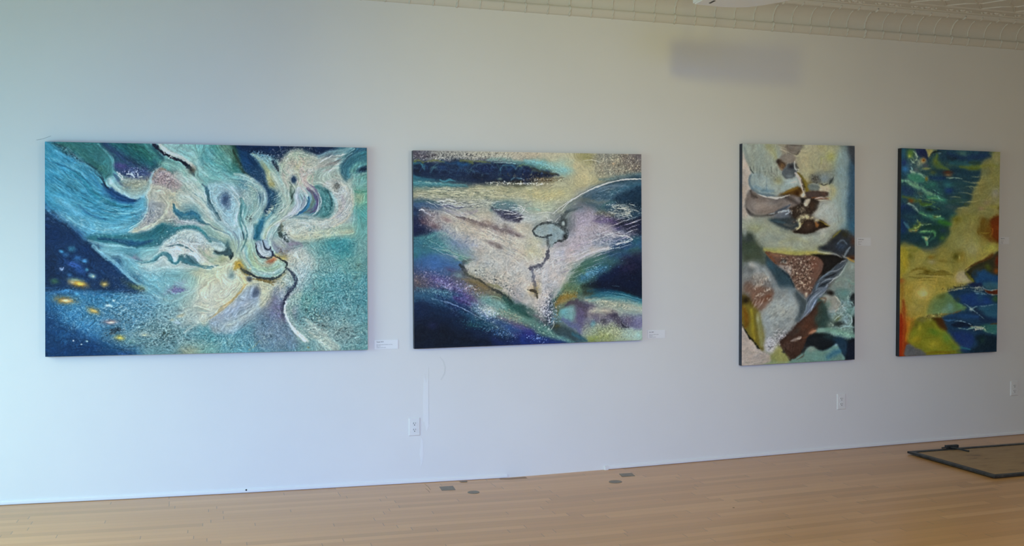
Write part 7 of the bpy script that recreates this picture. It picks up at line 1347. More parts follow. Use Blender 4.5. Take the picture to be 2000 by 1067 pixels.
c.P('350,510 440,520 620,540 760,560 960,560 1060,570 1150,660 1140,760 1080,860 1020,980 960,1067 800,1067 740,930 690,840 600,740 500,680 420,590', '63473a', .93, 9, 4)
c.S('360,520 430,590 500,670', [20, 50, 20], '7a4224', .85, .7, 0, .5); c.S('430,540 520,560 620,570', [26, 40, 30], '8c5c3c', .7, .8, .3, .5); c.B(1040, 680, 80, 90, 0, '73402e', .7, .3); c.P('540,690 640,700 720,720 700,830 640,770', '9c958e', .75, 12, 5, .3)
for k in range(210):
    u = (k * 0.61803) % 1; v = (k / 210.); x = 560 + v * 240 + u * (500 - v * 330); y = 575 + v * 470 + ((k * 29) % 30) - 15; a = (k * 1.7) % 6.28; r = 15 + (k * 13) % 12
    c.S('%d,%d %d,%d %d,%d' % (x, y, x + r * math.cos(a), y + r * math.sin(a), x + r * 1.5 * math.cos(a + .9), y + r * 1.5 * math.sin(a + .9)), [3, 8, 3], ['c8b8a2', 'b8a590', '2c1c16', 'c4b49c', '4c2c20', 'a88c74'][k % 6], .75, .6, 0, 1)
c.K(590, 640, 70, 30, 0, '24282a 8c9088', 50, 7, .7)
c.P('980,545 1150,560 1300,560 1400,590 1440,620 1360,690 1260,760 1180,830 1110,880 1150,760 1160,660 1080,570', '1e1b19', .96, 16, 4); c.P('1440,620 1500,640 1400,780 1300,890 1200,980 1130,1067 1000,1067 1080,900 1180,830 1290,740', '3c4650', .93, 12, 4)
for p, q, w in (('1470,630 1410,650 1380,680', '8c9296', 9), ('1480,640 1420,720 1340,770 1240,790 1170,830', '747e86', 12), ('1490,650 1440,750 1370,850 1300,890 1240,960', 'a0a8aa', 16), ('1370,850 1300,880 1200,900 1120,950', '8a959c', 12), ('1300,760 1220,810 1140,860 1080,930', '586876', 22), ('1340,800 1240,850 1150,880', '20242a', 26), ('1260,920 1160,960 1090,1000', '262c34', 26), ('1240,970 1180,1000 1140,1060', '7c8894', 14), ('1110,930 1070,980 1050,1060', '566c80', 26)): c.S(p, [3, w, w, 3], q, .85, .65, .1, .4)
c.P('1500,650 1600,640 1600,1067 1230,1067 1260,960 1380,860 1450,760', '6f7a74', .8, 26, 5); c.B(1560, 600, 60, 30, 0, '4c1e06', .9); c.S('1490,600 1540,630 1590,650', [16, 26, 20], 'a8802c', .85, .8); c.B(1560, 720, 50, 40, 0, '8c9c98', .7); c.S('1330,930 1400,890 1500,900 1590,940', [20, 40, 40, 20], '788c80', .7, .8, .2, .8); c.S('1500,900 1540,950 1590,960', [14, 26, 20], '5c8a80', .7, .8, 0, 1)
c.P('380,600 480,700 600,780 700,880 760,1067 560,1067 500,900 420,760', '27404c', .88, 26, 5); c.B(420, 700, 40, 60, -30, '2c5668', .7, .1); c.P('100,680 200,640 300,700 400,760 480,900 520,1067 40,1067 60,800', '767c7c', .6, 50, 6); c.S('140,680 220,720 260,800', [50, 90, 50], '9a9c98', .7, .95); c.B(150, 770, 80, 40, 0, '4e5658', .6); c.S('320,740 380,820 420,900', [20, 50, 40], '8c9698', .6, .95)
c.P('60,960 140,920 200,1000 190,1067 60,1067', '6e4c3a', .7, 30, 5)
for k in range(60):
    u = (k * .618) % 1; v = (k * .377) % 1; x = 180 + u * 230; y = 830 + v * 230; c.S('%d,%d %d,%d %d,%d' % (x, y, x + 8 - (k % 4) * 6, y + 26, x + 14 - (k % 5) * 7, y + 50), [4, 9, 4], ['c4bcae', 'b0a89a', '6c4434', 'bcb4a6'][k % 4], .6, .7, 0, 1)
# ---- second pass, bottom third
c.tile(1445, 565, 6.883)
c.P('300,60 450,-20 700,-20 830,60 880,160 890,250 850,350 780,430 680,520 560,640 460,740 340,760 280,700 260,560 280,400 260,250', '8a9292', .8, 40, 6)
c.B(560, 280, 170, 150, -30, '9aa29e', .85); c.B(520, 60, 110, 70, 0, '6c7478', .6); c.B(420, 300, 120, 120, 0, '868e8a', .6); c.S('430,620 540,500 640,420', [80, 110, 80], '7e888c', .6, .95)
c.P('760,20 850,90 900,200 890,270 850,350 790,430 740,420 790,300 780,180 730,80', '303f46', .85, 30, 5)
c.M(540, 320, 240, 260, -40, '5e686c', 'b2bab4', .55, 1.6, 3, -35)
c.P('180,-20 420,-20 450,80 380,200 300,280 220,270 180,180', '73503e', .8, 24, 6); c.S('200,190 300,150 400,80', [40, 70, 40], '7e4c34', .6, .9, 0, .5); c.B(380, 110, 34, 34, 0, '75452e', .7)
for k in range(46):
    u = (k * .618) % 1; v = (k * .377) % 1; x = 190 + u * 230; y = -10 + v * 150; a = (k * 1.9) % 6.28; c.S('%d,%d %d,%d %d,%d' % (x, y, x + 16 * math.cos(a), y + 16 * math.sin(a), x + 24 * math.cos(a + .9), y + 24 * math.sin(a + .9)), [4, 9, 4], ['c4bcae', 'b0a89a', '5c3424', 'bcb09c'][k % 4], .7, .7, 0, 1)
for k in range(14): c.S('%d,%d %d,%d' % (330 - k * 10, 110 + (k * 17) % 70, 290 - k * 10, 200 + (k * 11) % 70), [4, 8], 'a89486', .55, .8, 0, 1)
c.P('35,100 110,130 170,220 240,290 270,400 300,520 330,640 330,760 300,830 240,790 160,690 90,590 40,500', '71641a', .93, 30, 5); c.S('60,260 80,360 90,450 70,500', [60, 100, 90, 50], '7a4a08', .85, .9); c.B(80, 150, 60, 60, 0, '22180c', .88); c.S('150,270 170,400 170,560 200,660', [40, 60, 60, 40], '9c8c1c', .75, .9); c.S('240,340 260,500 280,640 290,760', [60, 80, 80, 50], '8a8a58', .75, .95); c.B(240, 400, 26, 50, 0, 'a4a484', .6)
c.P('25,520 70,570 120,640 180,720 250,800 330,860 400,900 420,960 300,1010 30,1030', 'a3978f', .97, 8, 3)
c.S('35,480 60,530 100,600 140,660 190,710 240,785 260,800', [14, 20, 14, 20, 14, 24, 8], '26281e', .85, .6, 0, 1.2); c.K(150, 860, 130, 110, 0, '8c807a b8b0aa', 220, 4, .35)
for p in ('80,1000 180,975 280,960 360,930', '100,1020 240,1000 380,985', '150,850 220,855 290,850', '260,830 320,850 360,880', '60,990 140,985 200,990'): c.S(p, [3, 7, 3], '74785e', .6, .7, 0, 1.5)
c.P('330,700 400,650 470,700 480,760 500,800 440,860 360,850 330,800', 'a8a8ae', .9, 24, 6); c.K(420, 740, 100, 110, 0, 'dcdce4 c8c8d0 505058', 240, 5, .6); c.S('380,775 430,775 460,760', [4, 9, 4], '3c3c40', .8, .5, 0, 1.5)
c.K(560, 620, 110, 90, -40, '3a3a40 c4c4cc 54545c d0d0d8', 330, 5, .6)
c.P('1010,230 1060,170 1120,160 1100,330 1060,430 1000,520 920,600 900,660 850,790 790,880 730,940 680,945 640,900 600,850 560,760 540,700 640,620 700,570 740,500 800,430 880,370 940,320', '412a20', .97, 9, 4)
c.B(900, 480, 120, 90, -40, '55301f', .7); c.B(960, 560, 60, 26, -30, '7c4830', .8); c.S('940,590 990,570 1030,560', [14, 34, 10], '9c6c50', .85, .8); c.B(760, 560, 60, 30, -30, '3c342c', .8); c.B(700, 600, 90, 40, -20, '3c302c', .7); c.S('680,700 740,680 800,650 820,640', [20, 50, 40, 14], '8c8078', .8, .9, 0, .4); c.S('760,660 800,670 820,650', [5, 10, 5], 'b8b0a4', .8, .6); c.S('830,660 900,640 960,600', [20, 30, 20], '6c3c24', .6, .9)
c.B(640, 760, 90, 60, 0, '46302a', .6); c.K(650, 780, 130, 100, -30, '2a1c18 6c5048', 130, 5, .45); c.S('570,810 590,850 560,840', [10, 26, 14], '20202c', .8, .6, 0, 1)
c.P('500,770 560,840 620,900 650,960 480,985 400,930 440,860', '86884a', .8, 30, 5); c.S('650,940 670,970 690,950', [6, 12, 6], '22201c', .8, .5, 0, 1.5)
c.P('1170,-20 1090,60 1020,130 970,200 900,300 850,370 800,430 860,330 900,230 920,130 1000,30 1050,-20', '5a6878', .92, 9, 3)
for p, q, w in (('1160,10 1080,90 1000,190 940,270 870,350', '7484a0', 16), ('1060,10 980,60 920,130 900,190', '32404c', 24), ('1100,20 1010,90 950,160 920,240', '8490a0', 14), ('1140,30 1060,110 1010,200 960,290 860,380', '3c4654', 8), ('900,170 890,250 860,330', '6e8490', 12), ('1170,0 1120,50 1060,100', 'a4a8a8', 7)): c.S(p, [3, w, w, 3], q, .8, .7, .1, .3)
c.P('1100,120 1170,80 1270,80 1330,170 1350,220 1280,280 1180,300 1130,200', '8c8a80', .88, 24, 5); c.B(1220, 50, 60, 34, 10, '2a2420', .95); c.P('1050,220 1130,160 1180,280 1230,400 1220,500 1130,530 1040,500 1000,400 1040,320', '2c423c', .9, 28, 5); c.S('1100,110 1150,130 1130,180', [20, 40, 20], '6c4c34', .7, .9); c.B(1190, 200, 50, 60, 0, '486c60', .6)
c.P('1180,300 1300,280 1360,230 1400,300 1340,400 1230,420', '7c9294', .75, 30, 5, .2); c.P('1290,0 1480,10 1440,130 1400,180 1320,120', '55746e', .85, 24, 5); c.B(1400, 60, 60, 44, 0, '4c7c78', .7); c.P('1500,70 1545,60 1545,240 1510,230 1470,160', '20282c', .93, 14, 4); c.B(1450, 180, 60, 44, 0, '648c94', .75); c.B(1470, 300, 60, 60, 0, '568078', .8); c.B(1310, 400, 60, 34, -40, '606c34', .8); c.B(1320, 470, 90, 44, 0, '2e3836', .93); c.B(1430, 420, 50, 60, 0, '7896a0', .75); c.B(1530, 420, 24, 60, 0, '1c2228', .9); c.B(1200, 480, 44, 50, 0, '7c8c80', .6); c.B(1535, 560, 20, 40, 0, '1c2a30', .85)
for p, q, w in (('1200,310 1280,300 1340,250 1400,220', 'a89c90', 12), ('1270,90 1320,140 1350,200', 'b0a898', 14), ('1440,170 1500,180 1530,250 1500,300', '88a8a8', 14), ('1400,300 1450,340 1500,380', '90a8a4', 14), ('1260,420 1330,360 1380,310', '9cacb0', 12), ('1210,450 1250,480 1230,530', 'a4ac9c', 18), ('1250,520 1350,520 1450,500 1540,520', '8cb0b4', 16), ('1490,370 1500,440 1460,500', '9cb8b4', 12), ('1500,20 1460,80 1440,130', 'a0b4a8', 12), ('1380,250 1400,280 1440,300', 'b0c0c0', 10), ('1340,130 1400,180 1420,220', '7894a0', 14), ('1380,400 1430,450 1440,490', '98b4bc', 12)): c.S(p, [3, w, w, 3], q, .75, .7, 0, 1.5)
c.K(1400, 330, 160, 260, 0, 'a8c4c4 24383c 90b0ac', 330, 4.5, .45)
c.S('1060,560 1180,540 1300,570 1420,600 1530,640', [40, 70, 90, 100, 60], '5e8c7c', .85, .85, .2, .4); c.B(1080, 550, 60, 26, 0, '7c9c90', .7); c.K(1400, 620, 200, 70, 10, '88b098 3c6c60 a0c0a8', 170, 5, .55)
c.P('900,680 940,620 1060,600 1200,620 1330,660 1440,700 1540,690 1540,960 1340,965 1340,820 1280,740 1200,790 1100,830 1040,810 960,770 900,790 850,870', '161c22', .95, 20, 4); c.P('1240,660 1360,650 1440,720 1440,850 1380,930 1340,830 1290,730', '173650', .8, 30, 5); c.B(1180, 640, 90, 34, 10, '20383c', .7); c.P('1450,740 1545,690 1545,955 1440,965', '0e1626', .93, 24, 4)
c.P('850,880 900,810 960,780 1040,830 1110,850 1230,780 1290,740 1340,830 1400,960 1100,975 680,1010 700,950 800,930', '5c8074', .93, 12, 4); c.B(950, 810, 60, 34, 0, '7a8476', .8); c.S('1180,920 1270,860 1330,840', [90, 110, 80], '2a6484', .85, .95); c.B(1290, 750, 24, 18, 0, '6c8ca0', .8); c.B(1080, 920, 110, 50, 0, '5c8c80', .6); c.S('860,880 820,920 760,950', [10, 16, 8], '5c2c1c', .6, .7, 0, 1)
c.tile(0, 0, 1)
c.brush(.03, 5, .35)
c.soften(1, .82, .97)
c.warp(.5, 4)
c.grain(.045)
c.light([[[0.491, 0.482, 0.439], [0.449, 0.438, 0.396], [0.411, 0.393, 0.352]], [[0.509, 0.512, 0.507], [0.468, 0.465, 0.454], [0.426, 0.417, 0.404]], [[0.505, 0.52, 0.556], [0.466, 0.472, 0.498], [0.421, 0.424, 0.445]]])
# ---------------------------------------------------------------- canvas 4: green and blue over gold
cv4 = c = Canvas(SKETCH[4], 238, 400, 1.7, '5c5c30', 4)
c.grid([1768,1790,1812,1834,1856,1878,1900,1922,1944], [
(300, '1c3c4c 2c4c34 5c5c38 1c2c38 1c3448 2c4c50 24404c 1c2c3c 6c6c40'), (322, '1c3860 5c645c 3c3424 3c4c24 1c2c3c 1c3440 2c4440 5c5c34 6c6834'),
(344, '244c54 3c5c50 2c3430 182c40 342c24 1c3c4c 142c38 1c2c34 646034'), (366, '305c4c 306450 24503c 1c4c50 1c4c58 1c4450 1c3440 58582c 6c6838'),
(388, '1c3448 3c6450 2c5c44 2c5c4c 144044 14344c 1c3444 5c5c30 78705c'), (410, '3c2c18 344424 344c24 2c5c3c 1c4c48 1c3c48 2c3c34 686430 74704c'),
(432, '142c4c 1c4440 2c5838 34643c 2c5848 244438 5c5c28 686038 6c5c2c'), (454, '142c48 3c5824 344c28 1c4430 2c5434 3c4820 6c6430 64501c 4c2008'),
(476, '14302c 1c4438 2c5c3c 183428 1c3828 5c5428 78743c 6c5820 501c08'), (500, '8c8020 6c7028 4c5434 5c5c2c 6c6430 5c5018 7c7438 88803c 785c18'),
(522, '8c7c28 8c7c34 7c7030 7c7030 84783c 8c8440 8c8054 3c3018 5c1c08'), (544, '8c701c 947c34 847434 7c7030 80743c 8c8060 64542c 141c2c 142c44'),
(566, '6c5014 9c8038 a08c4c 8c8040 6c7038 30483c 242c2c 182c3c 34302c'), (588, '743c10 9c7c24 948844 6c7c3c 305c38 2c4c3c 1c3058 14305c 0c2858'),
(610, '902c0c 946c20 8c843c 647844 48705c 2c5044 102c4c 182c50 0c2440'), (632, '802808 945c14 5c5418 4c3c14 3c240c 0c2040 0c1c34 142c40 10344c'),
(654, '782004 7c6410 6c7014 586818 3c4c1c 0c1c30 0c1c38 0c2030 0c2c30'), (676, '7c2408 4c4444 70681c 807c14 5c6c1c 2c4c34 0c2044 081828 060c18'),
(690, '782404 48484c 5c5014 746c10 6c6410 38501c 1c3830 0a141c 060c14')])
c.tile(1740, 280, 4.849)
c.P('105,60 440,60 720,80 1040,90 960,110 950,160 880,190 940,260 930,300 850,330 780,380 770,470 760,540 720,600 640,640 560,700 560,780 550,860 500,930 380,990 240,980 100,930', '18323c', .8, 24, 8)
c.P('960,100 1040,95 1030,500 1020,700 900,700 820,760 760,900 600,980 540,940 560,800 620,720 660,620 760,560 790,460 860,340 940,290 930,200', '6c6836', .85, 24, 8)
c.B(1010, 150, 40, 60, 0, '7c7848', .7); c.B(720, 800, 120, 120, 0, '7c7840', .7); c.B(820, 780, 60, 100, 0, '746c3c', .5); c.B(640, 740, 70, 30, -20, '5c5018', .8, .3); c.B(880, 600, 90, 60, 0, '746c38', .5); c.B(870, 640, 50, 26, 0, '7c6040', .6, .3)
c.B(990, 470, 50, 40, 20, '8c8474', .8); c.B(980, 560, 50, 26, 0, '7c7468', .7); c.S('960,500 970,540 1000,570 1030,575', [5, 8, 8, 4], '9c947c', .7, .6)
# tongues of dark reaching right
for p, w, q in (('480,130 620,140 760,130 880,130 950,145', [50, 60, 60, 70, 30], '14243c'), ('500,80 600,90 700,110', [40, 50, 30], '1c3444'), ('420,260 560,280 700,290 820,290 930,290', [50, 60, 66, 56, 26], '14283c'), ('560,340 680,350 780,350 840,340', [50, 60, 50, 20], '1c3440'),
   ('640,400 740,400 820,405', [40, 40, 12], '18303c'), ('600,440 700,450 770,445', [70, 70, 40], '1c343c'), ('560,530 660,520 760,520', [60, 80, 50], '1c343c'), ('520,590 620,590 740,590', [50, 50, 20], '244038'), ('480,640 560,650 650,640', [60, 60, 30], '244038'), ('440,720 500,760 540,780', [60, 60, 30], '2c5c2c'), ('400,860 480,850 540,870', [90, 90, 50], '143028'), ('300,960 380,980 460,960', [40, 50, 30], '283c34')): c.S(p, w, q, .92, .7, 0, .6)
c.S('540,210 660,220 780,230 900,225', [50, 60, 60, 40], '4c5c2c', .8, .9, 0, .6); c.S('560,170 680,190 820,185', [40, 50, 40], '244c44', .7, .9, 0, .6); c.B(680, 110, 60, 20, 10, '3c5c54', .7, .3); c.S('400,150 400,200 460,230 540,240', [60, 70, 60, 30], '44542c', .85, .8, 0, .5); c.P('330,60 440,65 400,100 370,140 340,110', '7c7448', .9, 8, 5)
c.B(550, 310, 44, 26, 0, '5c3424', .85, .2); c.S('500,290 550,280 600,290', [14, 20, 10], '4c1c10', .8, .7); c.S('540,335 600,340 680,345', [6, 8, 4], '8c9c7c', .8, .6, 0, 1); c.B(700, 215, 40, 10, 0, '5c6c44', .5, .5)
for p in ('760,325 820,330 870,325', '700,375 760,380 830,380', '680,430 740,420 800,425 860,430', '640,480 700,480 760,495 820,490', '770,420 800,450 780,470', '560,520 620,515 660,525', '620,570 680,570 740,565 820,560', '860,345 920,340 980,350', '780,385 880,380 980,385', '800,480 880,470 960,460', '790,560 860,545 930,560', '820,660 900,655 980,665', '630,630 700,620 760,640', '960,380 980,440 940,500', '850,570 900,620 880,670'): c.S(p, [3, 8, 6, 3], '9c965c', .75, .6, 0, 1)
# left mass
c.P('105,100 200,60 330,60 350,130 300,160 220,150 180,220 190,280 105,310', '1c3c54', .8, 12, 6); c.B(150, 250, 44, 60, 0, '24568c', .8, .2); c.B(185, 110, 44, 44, 0, '4c6c2c', .9, .3); c.B(180, 130, 14, 12, 0, 'a0a048', .8); c.P('240,60 330,65 350,130 320,150 260,110', '16203c', .92, 8, 4); c.B(130, 190, 26, 34, 0, '1c2c5c', .8)
c.B(305, 180, 44, 34, 0, '746454', .85, .2); c.B(312, 165, 26, 20, 0, '7c4418', .9, .2); c.B(310, 170, 10, 8, 0, '4c2408', .9); c.B(330, 215, 30, 16, 0, '4c3c38', .8, .2); c.B(275, 200, 26, 30, 30, '8c9080', .8, .3); c.S('300,250 340,255 380,245', [16, 22, 10], '8c8448', .85, .6)
c.S('330,110 380,170 400,100 450,100', [10, 12, 10, 6], '1c2420', .7, .6, 0, 1); c.K(420, 110, 70, 30, 0, '14181c 6c6c34', 60, 4, .7)
c.P('190,290 290,290 350,330 370,370 290,390 200,370 150,340', '2f6c5c', .9, 10, 5); c.S('200,270 260,290 330,320', [14, 20, 10], '88a088', .85, .6, 0, 1); c.S('110,370 160,350 200,390 290,440 350,480 430,520 480,560', [20, 30, 40, 40, 36, 40, 20], '5c8470', .85, .7, 0, .9)
c.B(345, 345, 24, 22, 0, '6c5c14', .9, .2); c.S('240,370 330,330 360,360', [6, 10, 6], '8ca08c', .7, .6, 0, .8)
c.S('310,390 420,420 480,480', [40, 70, 60], '245c48', .8, .9, 0, .5); c.S('380,330 460,350 540,380', [40, 60, 50], '1c4c58', .7, .9, 0, .5); c.B(550, 455, 40, 30, 0, '14306c', .8, .2); c.B(540, 390, 50, 40, 0, '24586c', .6, .3)
c.P('110,420 180,420 280,470 330,490 300,520 200,530 110,520', '16304c', .9, 14, 6); c.S('330,500 420,540 520,560', [60, 80, 50], '2f6c50', .8, .8, 0, .6); c.B(470, 540, 30, 24, 0, '6cA48c'.lower(), .7, .4)
c.S('110,510 200,540 300,580 360,600', [20, 40, 44, 20], '3f4c20', .85, .8, 0, .5); c.B(190, 565, 34, 22, 0, '6c3410', .9, .2); c.S('210,620 260,650 300,670', [16, 24, 10], '889880', .8, .7, 0, 1); c.S('150,580 200,600 240,630', [8, 14, 6], 'a0a098', .7, .6, 0, 1)
c.P('100,570 160,590 220,650 280,720 250,760 160,760 100,720', '122444', .92, 12, 5); c.B(370, 640, 50, 22, 0, '14241c', .95, .2); c.S('330,630 400,645 460,625', [10, 20, 10], '0f1c18', .8, .5, 0, .8); c.S('260,650 340,690 440,720 500,760', [40, 60, 60, 30], '3c7454', .85, .8, 0, .7); c.B(420, 710, 26, 14, 0, '4c4c20', .7, .3)
c.S('190,830 240,790 290,780 340,770', [30, 44, 40, 20], '5c6c2c', .85, .7, 0, .8); c.S('120,760 160,800 200,830', [24, 34, 20], '3c6464', .8, .8, 0, .7); c.B(220, 840, 26, 16, 0, '6c6434', .8, .2)
c.P('100,740 140,800 180,860 150,920 100,930', '10284c', .85, 10, 4); c.P('290,800 420,790 530,830 540,880 480,930 420,880 300,850', '17362c', .85, 14, 5); c.B(480, 770, 60, 22, 10, '2f6c24', .8, .2)
c.S('260,850 330,850 400,850 420,890 370,930', [16, 26, 26, 24, 16], '3f7450', .85, .7, 0, .8); c.S('300,900 330,930 340,970', [20, 36, 20], '4c8060', .85, .7, 0, .8); c.B(335, 925, 12, 12, 0, 'a89048', .8); c.P('130,880 230,880 300,930 260,970 160,950', '16302c', .8, 12, 5)
for p, q in (('190,110 220,170 190,220 210,270', 'a8b49c'), ('230,80 240,150 270,180', '94a890'), ('160,130 210,150 240,180', '8ca88c'), ('200,280 240,310 300,330', 'a0b49c'), ('160,300 200,350 260,410 320,450', '94ac94'), ('340,480 400,500 460,540 480,580', 'a0b890'), ('400,460 440,510 470,550', '8cac94'), ('250,540 330,550 400,550', '7c9454'), ('300,600 360,590 420,580', '6c8c5c'), ('240,640 300,690 370,700', '9cb490'), ('220,740 280,780 240,820', 'a0a868'), ('280,770 330,760 300,800', 'a8ac70'), ('290,900 340,900 380,880', '8cac74'), ('400,690 460,700 480,740', '6c9c74'), ('160,350 190,400 240,430', '8ca8a0'), ('440,520 490,540 540,550', '6c9c84'), ('330,930 350,960 330,990', '7ca484'), ('110,410 150,370 200,370', '8c9c8c')): c.S(p, [3, 8, 6, 3], q, .75, .55, 0, 2)
c.web(300, 520, 200, 380, 20, '7ca484', .5, 9, .45); c.web(220, 200, 110, 140, 0, '9cac94', .5, 8, .4); c.M(320, 540, 240, 400, 20, '10282c', '5c8c6c', .7, 1.8); c.M(650, 300, 260, 260, 0, '14242c', '3c5c50', .6, 1.8, 2, 0); c.web(680, 480, 180, 140, 0, '84885c', .3, 10, .4, 2, 0); c.M(880, 480, 160, 260, 0, '504c24', '94905c', .6, 1.6, 2, 90)
# rust right edge
c.P('1025,700 970,720 930,780 900,860 940,930 1025,940', '5a2408', .92, 22, 6); c.B(1000, 800, 34, 80, 0, '641c08', .8, .2); c.S('880,730 860,800 880,880 940,900', [30, 44, 40, 20], '5c4414', .8, .8, 0, .8); c.S('920,800 950,860 940,900', [6, 10, 5], '7c6824', .7, .6, 0, .8); c.B(900, 740, 44, 30, 0, '4c4414', .6, .4)
c.S('560,1060 640,1040 720,1060', [20, 50, 30], '6c5414', .8, .8, 0, .4); c.S('90,1000 200,1010 300,1040', [50, 60, 30], '8a8228', .8, .9, 0, .4); c.B(340, 1020, 70, 26, 10, '2c3c44', .7, .3)
# ---- lower half
c.tile(1740, 490, 4.849)
c.P('90,-10 300,20 600,40 800,-10 1025,-10 1000,60 860,120 760,180 700,220 720,290 600,370 540,420 400,500 320,600 240,650 90,640', '8f7f34', .8, 30, 6)
c.P('480,-10 700,-10 700,60 640,120 540,120 420,90', '5c5420', .6, 24, 6); c.B(640, 70, 60, 40, -20, '5c4c14', .8, .3); c.B(655, 80, 24, 26, 0, '9c7c34', .7); c.B(380, 75, 30, 18, 0, '7c5814', .8, .2); c.B(200, 70, 44, 24, 0, '4c5420', .7, .3); c.B(360, 10, 60, 22, 10, '34403c', .8, .2)
c.S('740,-10 700,80 680,160 660,250', [90, 80, 80, 70], '9c9060', .8, .95, .2); c.B(670, 260, 70, 50, -30, 'a09474', .9); c.S('860,0 820,60 740,130', [60, 60, 50], '98903c', .7, .95, .2)
c.B(110, 120, 40, 90, 0, 'a8801c', .7); c.S('90,270 130,320 110,400', [40, 60, 50], '7c5814', .7, .9, .2); c.B(290, 400, 110, 80, 0, 'b4984c', .85); c.B(300, 410, 50, 36, 0, 'c0a468', .8); c.B(200, 350, 70, 60, 0, 'a88434', .6); c.B(150, 470, 50, 90, 0, 'a07418', .5)
c.K(340, 220, 130, 26, 0, '5c4814 44380c', 90, 5, .6, 10, 5); c.B(320, 210, 60, 30, 0, '6c5c1c', .6, .4); c.B(490, 220, 60, 16, 5, '5c5018', .7, .4)
for p in ('170,215 240,200 320,180 360,200', '200,240 300,230 400,245 500,240', '330,235 420,240 520,235 600,240', '440,205 500,200 550,225', '250,270 340,260 440,265'): c.S(p, [3, 7, 6, 3], '584810', .75, .6, 0, 1.2)
for p in ('180,225 260,215 330,225', '300,250 400,255 480,250', '560,60 600,55 640,60'): c.S(p, [3, 6, 3], 'bca868', .6, .6, 0, 1)
c.P('400,480 480,430 560,420 700,470 720,540 680,580 600,600 520,620 400,610 360,560', '4c6440', .75, 22, 6); c.B(560, 560, 50, 40, -20, '5c807c', .8, .2); c.B(470, 490, 60, 30, 0, '5c5c24', .7, .3); c.B(400, 470, 50, 34, 0, '6c7c3c', .6, .3); c.B(640, 520, 50, 30, 10, '3c6c3c', .7, .3); c.S('380,600 460,580 540,590', [26, 34, 20], '6c8458', .7, .8, 0, .6)
# blue cliff mass
c.P('1020,40 940,70 860,120 790,160 740,200 700,220 760,280 800,310 740,340 680,350 560,400 600,460 660,510 720,560 600,610 500,640 480,700 540,780 600,860 660,920 700,975 1000,965 1015,500', '10263c', .93, 9, 6)
c.P('1022,60 1022,230 980,220 930,180 900,200 860,150 930,90', '3c2410', .8, 14, 5); c.B(1000, 110, 30, 44, 0, '5c1c08', .85, .2); c.B(900, 170, 34, 26, 30, '3c4418', .7, .2); c.B(990, 190, 30, 34, 0, '7c3c0c', .6, .3)
c.P('800,230 880,180 960,220 1020,240 1018,340 940,350 880,330 850,290', '123c64', .88, 12, 5); c.B(940, 330, 60, 26, -10, '2c5464', .7, .3); c.P('720,230 760,180 840,150 860,170 780,230 740,260', '2c2c14', .85, 8, 5); c.S('710,220 740,250 780,290 810,300', [14, 22, 26, 12], '6c6c24', .9, .6, 0, 1)
for p in ('680,350 720,335 790,340 840,350 880,400', '560,380 640,370 700,380 770,380', '700,360 760,360 830,370 870,420'): c.S(p, [5, 14, 14, 6], 'a09c84', .8, .55, 0, 2)
c.S('590,360 660,350 720,340', [6, 12, 8], '2c2c18', .8, .6, 0, 1.5); c.P('740,330 800,310 860,310 850,345 800,345', '14203c', .9, 6, 4)
c.S('870,340 880,370 940,385 1015,380', [4, 8, 8, 6], '94aca8', .85, .4, 0, .6); c.P('880,380 940,392 1015,385 1013,415 950,425 910,400', '4c2014', .95, 5, 4); c.S('920,415 970,430 1012,425', [3, 6, 3], '8c8c54', .8, .5)
c.P('640,460 740,420 880,410 960,460 980,510 900,520 800,500 700,490', '12306c', .85, 14, 5); c.B(820, 450, 60, 50, 0, '14345c', .6, .3); c.B(880, 440, 40, 26, 20, '2c5068', .7, .4); c.B(985, 460, 30, 30, 0, '244c24', .8, .2)
for p, q, w in (('600,450 680,480 740,520 770,570', '5c8478', 10), ('770,570 820,540 900,530 1010,515', '6c8c8c', 8), ('760,560 800,600 860,640 940,680', '4c6c74', 8), ('720,580 620,610 520,620', '586c58', 8), ('640,660 720,670 780,700', '7c9cac', 6), ('560,640 640,670 700,660', '2c5474', 10), ('640,745 720,740 800,720 880,740 940,780', '7ca08c', 12), ('780,720 840,730 900,715', 'a0a874', 10), ('800,700 860,710 920,760', '5c8474', 12), ('860,560 940,600 1000,600', '345870', 10), ('620,500 700,540 760,560', '5c7c7c', 6)): c.S(p, [3, w, w, 3], q, .85, .6, .2, 1.5)
c.P('800,570 900,560 1010,530 1010,660 920,660 850,620', '17384f', .8, 14, 5); c.P('590,690 660,680 780,715 640,735 580,720', '0a1420', .92, 8, 4); c.P('940,690 1005,690 1002,800 940,780 900,740', '2c5c44', .75, 14, 5); c.S('940,700 1005,690', [14, 18], '4c3014', .8, .6); c.B(760, 570, 26, 12, -10, 'a8b4a4', .85, .4); c.B(830, 730, 50, 12, 0, 'a8ac7c', .8, .5)
c.P('520,740 620,780 760,780 800,860 740,940 660,900', '12245a', .7, 24, 6); c.P('820,800 1002,820 1000,965 760,970 800,880', '0a141c', .9, 24, 5); c.B(640, 930, 90, 26, 10, '1c4c54', .8, .3)
c.S('240,650 320,640 420,640 520,630 620,610', [8, 16, 16, 10, 5], '6c6430', .85, .6, 0, 1.5); c.K(330, 670, 80, 20, 0, 'c8bc8c 3c300c 8c7c40', 110, 5, .75); c.K(440, 625, 120, 14, 0, '2c2810 a89c5c', 70, 4.4, .7)
c.P('400,650 480,650 520,700 560,780 500,780 440,720', '3c2408', .92, 12, 5); c.B(290, 700, 60, 40, 0, '3c3c10', .7, .3); c.B(275, 735, 24, 34, 0, '8c8024', .8, .2)
